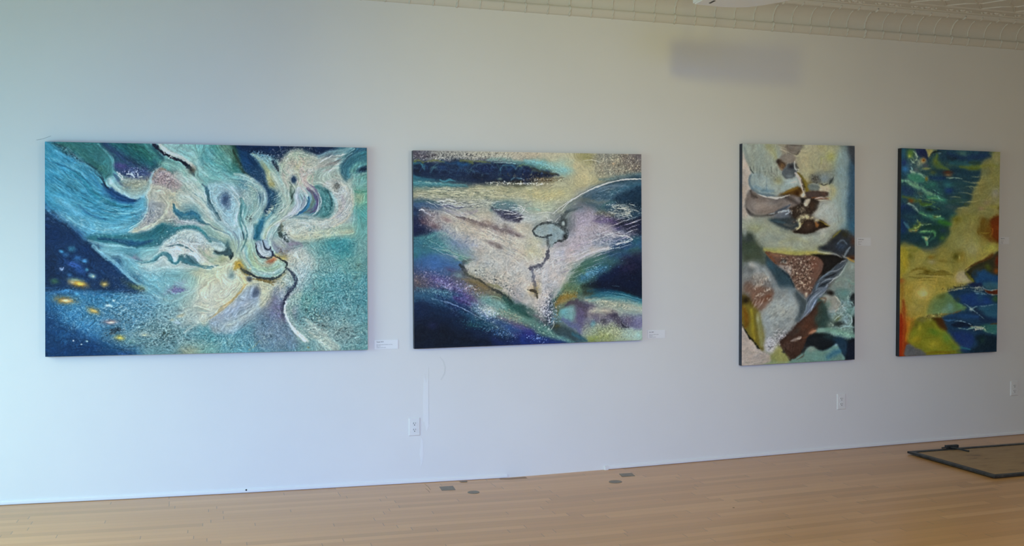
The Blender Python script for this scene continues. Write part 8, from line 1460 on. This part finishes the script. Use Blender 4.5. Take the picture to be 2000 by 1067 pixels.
c.P('240,660 420,700 540,780 620,860 680,930 600,975 330,985 280,940 180,880 150,800 180,700', '6a6814', .85, 18, 6); c.B(420, 790, 80, 40, 20, '4c6418', .8, .2); c.B(520, 850, 60, 50, 30, '4c6c2c', .6, .3); c.B(400, 890, 90, 50, 10, '8a7c14', .8, .2); c.B(250, 850, 60, 60, 0, '8c7410', .7); c.B(560, 930, 70, 26, 10, '5c6418', .7, .3); c.S('330,970 450,965 560,975', [14, 24, 14], '6c5408', .8, .8)
c.P('150,900 200,895 240,930 300,940 330,990 140,1005 140,940', '4c4c50', .95, 10, 4)
c.S('105,300 110,450 112,600 108,750 100,900 95,1005', [60, 50, 56, 60, 60, 56], '8c300c', .85, .8, .2, .2); c.S('95,560 95,700 92,850 88,1005', [24, 30, 34, 34], '7c1c04', .8, .7, .2, .3); c.S('150,520 160,620 160,720 140,860', [30, 40, 44, 30], 'a8600c', .65, .9, .2, .2); c.S('100,20 100,150 95,260', [40, 40, 30], 'a89418', .6, .9); c.S('95,400 100,470 98,540', [20, 30, 20], '6c3408', .6, .9)
c.M(280, 350, 230, 260, 0, '7c6420', 'bca860', .4, 1.8, 2, 0); c.M(800, 560, 260, 360, 30, '0a1824', '3c6474', .6, 1.8, 2, 10); c.M(380, 820, 230, 130, 20, '4c4c0c', '948c2c', .5, 1.8)
# ---- second pass, top third
c.tile(1740, 282, 7.733)
c.P('165,70 380,80 540,90 760,100 1000,110 1200,110 1480,150 1530,190 1500,250 1380,290 1180,310 1170,400 1400,390 1490,430 1440,480 1300,520 1340,560 1250,600 1320,640 1200,680 1230,730 1190,800 1220,850 1150,880 1180,950 1020,990 1000,1067 160,1067', '1d3a44', .55, 30, 8)
for p, w, q, a in (('860,150 1000,210 1200,210 1400,190 1510,195', [60, 90, 80, 100, 40], '182b44', .9), ('870,210 930,240 980,230', [80, 90, 40], '16242f', .8), ('1160,170 1180,240 1150,290', [40, 90, 40], '16304c', .7), ('1180,290 1270,290 1350,290', [30, 60, 20], '24362c', .8), ('900,300 1050,310 1200,330', [60, 90, 40], '1f4850', .7),
  ('640,420 800,440 1000,430 1250,450 1480,435', [50, 80, 70, 100, 40], '18303c', .9), ('600,520 720,530 820,520', [60, 90, 50], '152c4c', .9), ('1100,540 1250,545 1370,530', [50, 70, 20], '1c343c', .85), ('950,600 1100,620 1320,635', [60, 90, 16], '1f3c40', .85), ('1050,690 1150,700 1220,700', [70, 90, 40], '243a3c', .85), ('1000,790 1120,800 1220,800', [60, 90, 30], '203a3c', .85), ('880,880 1000,870 1150,860', [60, 80, 30], '28443c', .8), ('850,960 950,970 1030,960', [60, 80, 30], '2c4044', .8), ('1120,920 1220,930 1300,910', [30, 50, 14], '424a28', .7)): c.S(p, w, q, a, .85, .05, .4)
c.S('1040,350 1200,370 1350,360 1430,340', [30, 70, 70, 20], '4c5a20', .8, .9); c.B(1250, 390, 80, 26, 0, '4c5414', .7); c.B(1090, 150, 80, 34, 10, '3c5c50', .7); c.S('700,180 680,260 720,330 800,370 880,400', [60, 100, 110, 60, 26], '4a5e28', .85, .9); c.B(670, 270, 40, 50, 0, '5c6024', .6)
c.P('525,85 640,90 620,140 590,200 560,190', '857c44', .93, 12, 4); c.S('590,200 620,150 700,120 780,130 770,170', [10, 14, 16, 12, 6], '1c2220', .85, .6, 0, 1); c.B(740, 145, 30, 14, 0, '5c6864', .7)
c.P('375,85 525,90 560,200 560,280 540,230 450,200 400,150', '1b2240', .95, 12, 4); c.B(300, 150, 70, 70, 0, '4c6a20', .85, .1); c.B(285, 190, 28, 24, 0, '8c9038', .85); c.B(200, 110, 30, 40, 0, '204c58', .8); c.B(200, 290, 40, 40, 0, '1a2c5c', .85); c.B(215, 390, 60, 44, 0, '255a86', .85); c.B(190, 180, 30, 50, 0, '20445c', .7)
c.B(430, 310, 44, 60, 20, '7c8468', .7, .2); c.B(490, 260, 44, 40, 0, '9c8858', .9); c.B(498, 252, 30, 26, 0, '804c14', .9); c.B(500, 255, 13, 11, 0, '4c2408', .95); c.B(535, 340, 50, 20, 0, '40404c', .85); c.B(540, 380, 60, 18, 0, '7a7a3c', .8); c.B(390, 400, 50, 30, 20, '4c5454', .8)
c.B(640, 440, 60, 34, 0, '3f4a24', .8); c.B(860, 440, 90, 30, 0, '4c2818', .92); c.B(870, 480, 60, 22, 0, '6c5434', .85); c.S('840,520 900,530 980,520 1080,540', [5, 10, 10, 4], '8c9c80', .8, .8, 0, .6)
c.S('300,420 340,450 440,470 520,530', [30, 40, 26, 10], '8ca088', .8, .8, 0, 1.4); c.P('260,470 400,460 480,500 520,560 420,590 300,560', '2f6c54', .9, 20, 6); c.B(540, 540, 24, 30, 0, '6c5810', .95); c.S('180,560 260,590 360,640 480,690 560,750 680,790 740,830', [40, 60, 70, 60, 54, 50, 24], '5c8868', .85, .85, 0, .9)
c.B(640, 620, 70, 40, 0, '245c4c', .7); c.B(560, 660, 70, 40, 10, '1c5044', .7); c.B(880, 715, 70, 44, 0, '172f5c', .9); c.B(870, 630, 90, 34, 0, '28605c', .7); c.P('165,640 280,660 360,720 330,780 200,770', '182c48', .9, 24, 5); c.B(440, 760, 60, 30, 10, '303c34', .8); c.S('560,820 700,830 800,860', [50, 80, 50], '2f7054', .8, .9)
c.S('180,810 260,830 340,860 450,880', [24, 50, 60, 40], '40501c', .85, .9, 0, .5); c.B(310, 870, 50, 28, 10, '6c3810', .92); c.S('450,920 520,930 620,920', [40, 60, 30], '3c5c1c', .8, .9); c.S('260,910 330,930 380,980 420,1040', [18, 30, 34, 26], '7c9084', .8, .8, 0, 1.2); c.B(590, 1005, 80, 34, 0, '152a20', .95); c.P('160,930 260,950 340,1010 400,1067 160,1067', '14264c', .92, 24, 5)
for p, q, w in (('330,110 380,160 400,220 350,280', '98a884', 14), ('380,110 390,170 420,210', '849c84', 10), ('300,240 340,290 380,300', '90a890', 10), ('270,330 310,360 330,400', '74a0ac', 9), ('360,240 420,260 440,320', '8c9c74', 10), ('440,800 540,840 640,830 740,840', '6c945c', 8), ('420,850 520,860 600,880 700,900', '6c8c44', 7), ('480,960 580,940 700,980 740,1000', '5c8c4c', 8), ('700,750 730,830 790,860', '7cb0a0', 9), ('180,590 240,560 300,580', '6c9480', 12), ('640,700 700,740 780,780', '5ca084', 9)): c.S(p, [4, w, w, 4], q, .7, .8, 0, 1.5)
c.P('1380,290 1530,190 1600,130 1655,130 1655,1067 1010,1067 1020,990 1180,950 1220,850 1230,730 1340,560', '706b3a', .8, 30, 8); c.B(1600, 220, 60, 90, 0, '7a7650', .7); c.B(1580, 760, 90, 80, 0, '7c7464', .8); c.B(1450, 900, 90, 50, 0, '7a6c50', .6); c.B(1360, 990, 50, 30, 0, '84644c', .6); c.B(1630, 980, 30, 26, 0, '54440c', .8); c.B(1550, 960, 90, 26, 0, '7a7430', .7); c.S('1350,350 1500,330 1600,350', [40, 60, 40], '6a6828', .6, .95); c.B(1550, 500, 80, 80, 0, '6c6430', .5)
for p in ('1210,500 1270,505 1320,515 1400,500', '1080,570 1150,580 1190,590', '1190,600 1290,605 1400,600', '1140,655 1200,650 1280,665 1400,655', '1180,660 1220,690 1250,710', '1050,745 1150,750 1230,775 1350,740', '900,820 980,810 1060,825', '1150,885 1250,885 1350,860 1450,860', '1000,985 1050,980 1100,1000', '1380,740 1450,700 1540,660', '1550,900 1600,920 1650,915', '1300,1030 1400,1020 1500,1040', '1520,700 1600,690 1640,680', '1440,840 1480,800 1500,760', '1270,760 1400,770 1500,760', '1350,560 1450,570 1560,560'): c.S(p, [4, 13, 10, 4], '8a8450', .5, .9, 0, .8)
c.web(430, 650, 260, 420, 20, '6ca07c', .35, 16, .45); c.web(330, 280, 120, 200, 20, 'a0ac90', .4, 12, .4)
# ---- second pass, middle
c.tile(1740, 415, 7.36)
c.P('150,0 380,0 760,0 850,60 830,180 840,330 760,430 640,500 520,540 430,500 300,490 150,480', '17343a', .55, 30, 8)
c.S('420,20 520,60 620,90 760,110', [40, 80, 70, 40], '3a7454', .85, .9, 0, .5); c.S('700,150 780,170 860,190', [60, 90, 50], '2c6424', .85, .95); c.B(640, 80, 34, 22, 0, '3c4c20', .8); c.P('150,120 220,160 250,220 200,300 150,320', '132b52', .9, 24, 4); c.S('190,160 230,210 260,250', [20, 40, 26], '34606c', .8, .85, 0, .6)
c.S('260,270 330,250 400,230 420,190 380,130', [30, 50, 50, 40, 14], '5c6c24', .85, .85, 0, .8); c.B(360, 275, 30, 18, 0, '8c6c24', .8); c.B(290, 285, 34, 18, 0, '7a703c', .8); c.P('480,220 700,200 820,240 820,340 720,400 640,380 560,290', '18362f', .85, 30, 5); c.B(750, 280, 60, 30, 0, '1c2f48', .7); c.S('430,300 540,290 620,300 640,350', [30, 50, 44, 30], '3f7848', .8, .85, 0, .8); c.S('460,370 510,410 520,480', [30, 60, 30], '4c8460', .85, .85, 0, .8); c.B(512, 410, 16, 16, 0, 'a86c34', .9); c.B(500, 385, 20, 14, 0, 'a0a468', .8); c.B(740, 390, 50, 34, 0, '3c5c20', .8)
c.P('150,340 330,330 430,370 430,440 300,460 150,440', '15303c', .85, 30, 5); c.S('480,560 580,560 700,500', [50, 60, 40], '3c4a48', .8, .95)
for p in ('360,90 400,150 450,160', '400,190 480,200 600,180', '430,290 540,285 600,300', '300,240 370,240 430,200', '480,390 520,400 560,370', '600,60 680,80 720,60', '420,30 500,60 560,110', '280,270 340,280 400,260'): c.S(p, [4, 12, 4], '8ca870', .7, .8, 0, 1.8)
c.P('150,480 320,500 470,560 640,540 760,440 850,330 880,200 960,60 1240,60 1250,350 1400,430 1560,440 1560,590 1300,700 1060,860 900,900 500,960 140,960', '7b7434', .75, 40, 8); c.B(1050, 480, 240, 180, 0, '7f7a48', .7); c.B(940, 120, 90, 50, 0, '5e5a18', .75); c.B(1130, 250, 150, 120, 0, '706a3a', .6); c.B(1180, 560, 110, 90, 0, '8c8658', .75); c.B(1450, 520, 120, 60, -20, '8e8a38', .8)
c.P('150,540 240,560 250,660 230,850 150,880', '8c7c1c', .85, 40, 5); c.B(290, 640, 50, 40, 0, '5c5a18', .7); c.B(320, 560, 90, 34, 0, '64641f', .6); c.B(575, 665, 50, 34, 0, '80641c', .85); c.B(620, 580, 90, 34, 0, '6c6c44', .6); c.B(590, 730, 70, 34, 0, '8c8460', .7); c.B(760, 720, 130, 24, 5, '645820', .7)
c.B(1000, 660, 90, 80, 0, '74601a', .85); c.B(930, 650, 60, 50, 0, '4c4a10', .85); c.B(1030, 670, 40, 60, 0, '8c7830', .8); c.B(985, 670, 14, 30, 0, '9a9454', .8)
c.P('1290,90 1400,130 1450,90 1560,90 1560,440 1440,420 1340,340 1240,320', '5c4410', .75, 34, 6); c.P('1560,90 1560,430 1500,420 1450,340 1440,220 1430,130', '5c2408', .93, 24, 5); c.S('1270,310 1350,320 1420,310', [8, 16, 8], '7c6c24', .7, .8); c.S('1430,240 1460,260 1450,340', [8, 14, 8], '7c4c14', .7, .8); c.S('1270,230 1260,120 1300,100', [20, 30, 14], '706830', .5, .9)
c.S('280,880 400,830 520,850 640,900 860,910', [30, 60, 80, 50, 16], '6c5c1a', .7, .9, 0, .4); c.B(520, 880, 70, 30, 0, '5c4c10', .8); c.B(750, 880, 90, 24, 5, '5c5016', .75); c.P('960,880 1060,870 1120,960 1170,1000 1100,1030 980,1060 940,980', '958a68', .85, 24, 5)
for p in ('280,860 380,820 460,830', '330,910 450,900 600,920 760,930', '600,890 700,860 800,870 880,910', '250,940 400,960 560,960', '480,840 540,870 600,900', '400,1000 520,990 640,1000'): c.S(p, [4, 10, 8, 4], '4f420e', .6, .8, 0, 1.2)
for p in ('280,880 400,850 470,860', '500,925 640,935 760,945', '560,800 640,830 700,850'): c.S(p, [4, 10, 4], 'a8985a', .6, .8, 0, 1)
c.P('1560,600 1450,660 1300,720 1200,760 1100,850 1060,880 1110,960 1180,1010 1240,1067 1560,1067', '2a2818', .9, 16, 6); c.S('1060,850 1150,790 1250,740 1350,700 1450,640', [8, 16, 26, 40, 60], '4c2c10', .85, .8, 0, .3); c.P('1160,900 1240,840 1340,830 1440,900 1550,940 1550,1067 1250,1067 1200,980', '143a62', .93, 24, 5); c.B(1290, 830, 90, 34, -20, '2c2c1c', .8); c.B(1390, 810, 60, 44, 30, '3f4a14', .8); c.B(1525, 720, 44, 90, 0, '5a1c0a', .93); c.B(1510, 860, 44, 40, 20, '74380c', .85); c.S('1070,870 1120,940 1180,1000', [26, 40, 26], '6a6a1e', .85, .8, 0, 1.2); c.B(1200, 900, 60, 50, 0, '242820', .7)
# ---- second pass, bottom
c.tile(1740, 555, 7.111)
c.P('120,0 1000,0 1060,20 960,60 800,110 700,200 600,280 560,420 400,480 250,480 120,420', '8a7b30', .75, 30, 6); c.B(430, 140, 130, 90, 0, 'aa9a54', .85); c.B(450, 150, 60, 44, 0, 'b8a870', .8); c.B(250, 100, 90, 100, 0, '9a7c28', .6); c.B(360, 340, 130, 60, 0, '8c8040', .6)
c.P('560,250 700,160 850,110 900,200 1000,280 1050,340 900,390 760,430 620,430 500,420', '506a40', .7, 34, 6); c.B(700, 190, 90, 34, 0, '4c5824', .7); c.B(820, 330, 60, 60, 0, '567c70', .85); c.B(740, 380, 60, 40, -20, '5c7c6c', .7); c.B(960, 300, 60, 44, 10, '4c7440', .8); c.B(900, 250, 50, 26, 0, '4c6030', .7)
c.P('800,110 1000,50 1060,40 1200,60 1300,110 1490,160 1480,540 1470,940 900,940 960,900 860,760 760,660 700,560 760,470 900,420 1060,350 960,290 880,220', '152f48', .9, 18, 6)
c.P('900,210 1060,150 1200,140 1330,200 1420,280 1300,310 1150,320 1020,290', '142f60', .85, 24, 5); c.B(930, 230, 50, 40, 20, '26362c', .8); c.B(1240, 190, 60, 60, 0, '1c4460', .7); c.B(1450, 220, 60, 50, 0, '2c4c24', .85); c.P('1180,360 1300,320 1480,300 1480,480 1350,470 1240,430', '1f4658', .85, 20, 5); c.P('1170,350 1250,380 1330,470 1480,500 1480,550 1300,550 1180,480 1120,400', '15253c', .85, 24, 5)
c.P('840,570 1000,530 1130,590 1050,610 900,610', '0e1a2e', .93, 14, 4); c.S('720,480 850,450 1000,460 1200,470', [40, 80, 90, 60], '1a3a64', .7, .95); c.P('760,700 900,670 1050,680 1150,760 1100,900 980,930 900,860', '16285c', .7, 34, 5); c.P('1180,720 1470,740 1470,945 1100,950 1200,850', '0c1a24', .9, 30, 5); c.B(1260, 790, 60, 60, 0, '142c28', .6)
c.P('1240,600 1350,570 1480,580 1470,700 1380,700 1280,660', '27564c', .85, 20, 5); c.S('1380,570 1480,560', [14, 20], '4c3014', .8, .7); c.S('860,910 960,890 1100,920', [26, 44, 20], '1c5460', .8, .9); c.P('1060,20 1180,0 1260,0 1260,50 1150,60', '172444', .9, 12, 4); c.P('1280,0 1490,0 1490,90 1380,110 1300,70', '2c5460', .8, 20, 5)
c.P('1290,90 1380,110 1490,90 1490,160 1400,155 1330,140', '56220e', .95, 8, 4)
for p, q, w in (('780,120 900,90 1000,70 1070,60', '8c8660', 16), ('1090,60 1150,70 1230,60 1280,80 1330,140 1400,165 1490,160', '8f9480', 16), ('1110,100 1180,120 1250,130 1330,170', '74908c', 14), ('1160,140 1220,150 1300,160', '5c8490', 12), ('1270,60 1300,90 1380,105 1490,90', '8aa4a4', 8), ('1010,280 1080,330 1140,380 1210,430 1290,500', '688484', 12), ('1100,370 1180,330 1300,320 1480,290', '64848c', 10), ('740,430 850,420 950,390 1060,350', '5c4c28', 14), ('880,530 960,525 1050,550 1110,580', '7896a4', 7), ('700,500 800,520 900,510', '2c547c', 14), ('930,620 1050,640 1130,620 1200,640', '789888', 12), ('1100,600 1190,610 1270,620 1320,660', 'a0a480', 16), ('1170,630 1240,640 1300,600', '8ca49c', 10), ('1260,640 1340,680 1440,700', '5c8070', 10)): c.S(p, [4, w, w, 4], q, .75, .75, .1, 1.6)
c.B(1110, 365, 34, 24, 0, '90a49c', .8, .3); c.K(900, 60, 200, 30, -10, '2c2818 a89c6c 34341c', 90, 6, .7); c.K(1200, 90, 130, 34, 0, 'a4a88c 2c3c44', 90, 5, .6); c.K(1200, 640, 110, 24, 0, 'a8ac88 c0b890', 60, 5, .6)
c.S('360,520 450,480 560,450 700,440 800,430', [20, 40, 30, 20, 10], '6a602a', .8, .8, 0, 1.2); c.K(560, 460, 170, 30, -8, '2c2410 b0a468 8c7c40', 130, 6, .65); c.P('600,500 700,490 740,540 780,640 740,660 660,610', '3c220c', .93, 20, 5)
c.P('340,540 420,500 600,510 660,610 760,670 860,780 950,880 900,950 460,985 400,920 260,840 220,740 300,660', '686a18', .8, 30, 6); c.B(600, 680, 110, 44, 20, '4c6a1c', .85); c.B(430, 520, 70, 30, 0, '6a6434', .7); c.B(400, 620, 34, 50, 0, '8e8624', .85); c.B(350, 580, 40, 50, 0, '4a4414', .6); c.B(770, 760, 90, 60, 30, '4c7428', .75); c.B(580, 850, 130, 60, 0, '8a8020', .8); c.B(880, 880, 60, 34, 20, '4c6420', .7); c.B(330, 780, 90, 60, 0, '8c7818', .7); c.S('450,960 600,960 780,950 900,940', [14, 30, 24, 10], '6a540c', .7, .9)
c.P('215,860 260,840 320,900 420,930 480,990 200,1010 190,930', '4e4f50', .96, 14, 4)
c.S('170,250 180,400 180,520 170,700 160,850 140,1015', [60, 90, 100, 80, 80, 70], '8a3a10', .8, .95); c.S('140,430 150,560 140,700 140,850 130,1015', [26, 50, 60, 60, 50], '821e06', .85, .9); c.S('240,500 250,620 230,760', [70, 90, 60], '96641a', .65, .95); c.S('150,30 160,120 150,220', [50, 70, 50], '7c5c18', .7, .95); c.S('290,500 310,560 280,620', [40, 60, 30], '84541a', .5, .95)
c.tile(0, 0, 1)
c.brush(.03, 5, .3)
c.soften(1, .92, .97)
c.warp(.5, 4)
c.grain(.045)
c.light([[[0.343, 0.321, 0.285], [0.316, 0.291, 0.258], [0.293, 0.268, 0.23]], [[0.357, 0.344, 0.329], [0.325, 0.307, 0.291], [0.298, 0.28, 0.257]], [[0.357, 0.352, 0.363], [0.32, 0.313, 0.319], [0.294, 0.284, 0.278]]])

# ================================================================ stretched canvases
stretcher_wood = mat('stretcher_pine', (.55, .42, .28), .6)
def canvas_thing(label, corners, cv, edge_col, rough=.55, front=-.042):
    """corners TL TR BR BL as (x, z) on the wall; cv: painted Canvas"""
    TL, TR, BR, BL = [np.array(c, float) for c in corners]
    org = Vector((BL[0], front + .038, BL[1]))
    t = thing('painting', label, 'painting', org)
    nx, ny = min(cv.w, int(cv.w)), cv.h
    u = np.linspace(0, 1, nx)[None, :, None]; v = np.linspace(0, 1, ny)[:, None, None]
    P = (TL * (1 - u) + TR * u) * (1 - v) + (BL * (1 - u) + BR * u) * v
    co = np.zeros((ny, nx, 3)); co[..., 0] = P[..., 0] - org.x; co[..., 2] = P[..., 1] - org.z; co[..., 1] = -.038
    me = bpy.data.meshes.new('painted_face'); N = nx * ny
    idx = np.arange(N).reshape(ny, nx)
    q = np.stack([idx[1:, :-1], idx[1:, 1:], idx[:-1, 1:], idx[:-1, :-1]], -1).reshape(-1, 4)
    me.vertices.add(N); me.vertices.foreach_set('co', co.reshape(-1).astype(np.float32))
    me.loops.add(q.size); me.loops.foreach_set('vertex_index', q.reshape(-1).astype(np.int32))
    me.polygons.add(len(q)); me.polygons.foreach_set('loop_start', np.arange(0, q.size, 4, dtype=np.int32)); me.update(calc_edges=True)
    at = me.color_attributes.new('paint', 'FLOAT_COLOR', 'POINT')
    c4 = np.ones((N, 4), np.float32); c4[:, :3] = cv.img.reshape(-1, 3); at.data.foreach_set('color', c4.reshape(-1))
    m = mat('oil_paint', (.5, .5, .5), rough, spec=.12); g = G(m)
    a = g.n('ShaderNodeVertexColor', layer_name='paint'); fine = g.noise(g.coord(), 420, 3, .7)
    hv = g.n('ShaderNodeHueSaturation'); g.l(a.outputs[0], hv.inputs['Color']); g.l(g.math('ADD', .86, g.math('MULTIPLY', fine, .28)), hv.inputs['Value'])
    g.l(hv.outputs[0], g.b.inputs['Base Color']); g.bump(g.math('ADD', fine, g.noise(g.coord(), 60, 3)), .25, .001)
    link('painted_face', me, m, t)
    def L(p): return (p[0] - org.x, p[1] - org.z)
    ring = [L(BL), L(BR), L(TR), L(TL)]; bm = bmesh.new()
    a_ = [bm.verts.new((x, -.0379, z)) for x, z in ring]; b_ = [bm.verts.new((x, 0, z)) for x, z in ring]
    for i in range(4): bm.faces.new((a_[i], a_[(i + 1) % 4], b_[(i + 1) % 4], b_[i]))
    cxm = sum(p[0] for p in ring) / 4; czm = sum(p[1] for p in ring) / 4
    i_ = [bm.verts.new((x + (.012 if x < cxm else -.012), 0, z + (.012 if z < czm else -.012))) for x, z in ring]
    for i in range(4): bm.faces.new((b_[i], b_[(i + 1) % 4], i_[(i + 1) % 4], i_[i]))
    em = mat('painted_canvas_edge', edge_col, .6); ge = G(em)
    ge.l(ge.ramp(ge.noise(ge.coord(), 14, 4), [(.3, tuple(x * .6 for x in edge_col)), (.7, tuple(min(1, x * 1.5) for x in edge_col))]), ge.b.inputs['Base Color'])
    build('canvas_edge', bm, em, t)
    W_, H_ = ring[2][0], ring[2][1]
    for (xa, xb, za, zb) in ((.014, .055, .014, H_ - .03), (W_ - .065, W_ - .022, .02, H_ - .03), (.056, W_ - .066, .018, .058), (.056, W_ - .066, H_ - .075, H_ - .034)):
        bm = bmesh.new(); box(bm, xa, xb, -.034, .0038, za, zb); build('stretcher_bar', bm, stretcher_wood, t)
    return t
canvas_thing('very large turquoise and cream swirling abstract painting, leftmost of the four', QUADS[1], cv1, (.012, .035, .06))
canvas_thing('wide abstract painting with a white wing shape over dark blue, second from the left', QUADS[2], cv2, (.03, .04, .06))
canvas_thing('tall abstract painting in cream, brown and grey, with a title card on its right', QUADS[3], cv3, (.02, .03, .055), .6)
canvas_thing('tall blue, green and yellow abstract painting with an orange left side, at the far right', QUADS[4], cv4, (.008, .012, .018), .6)
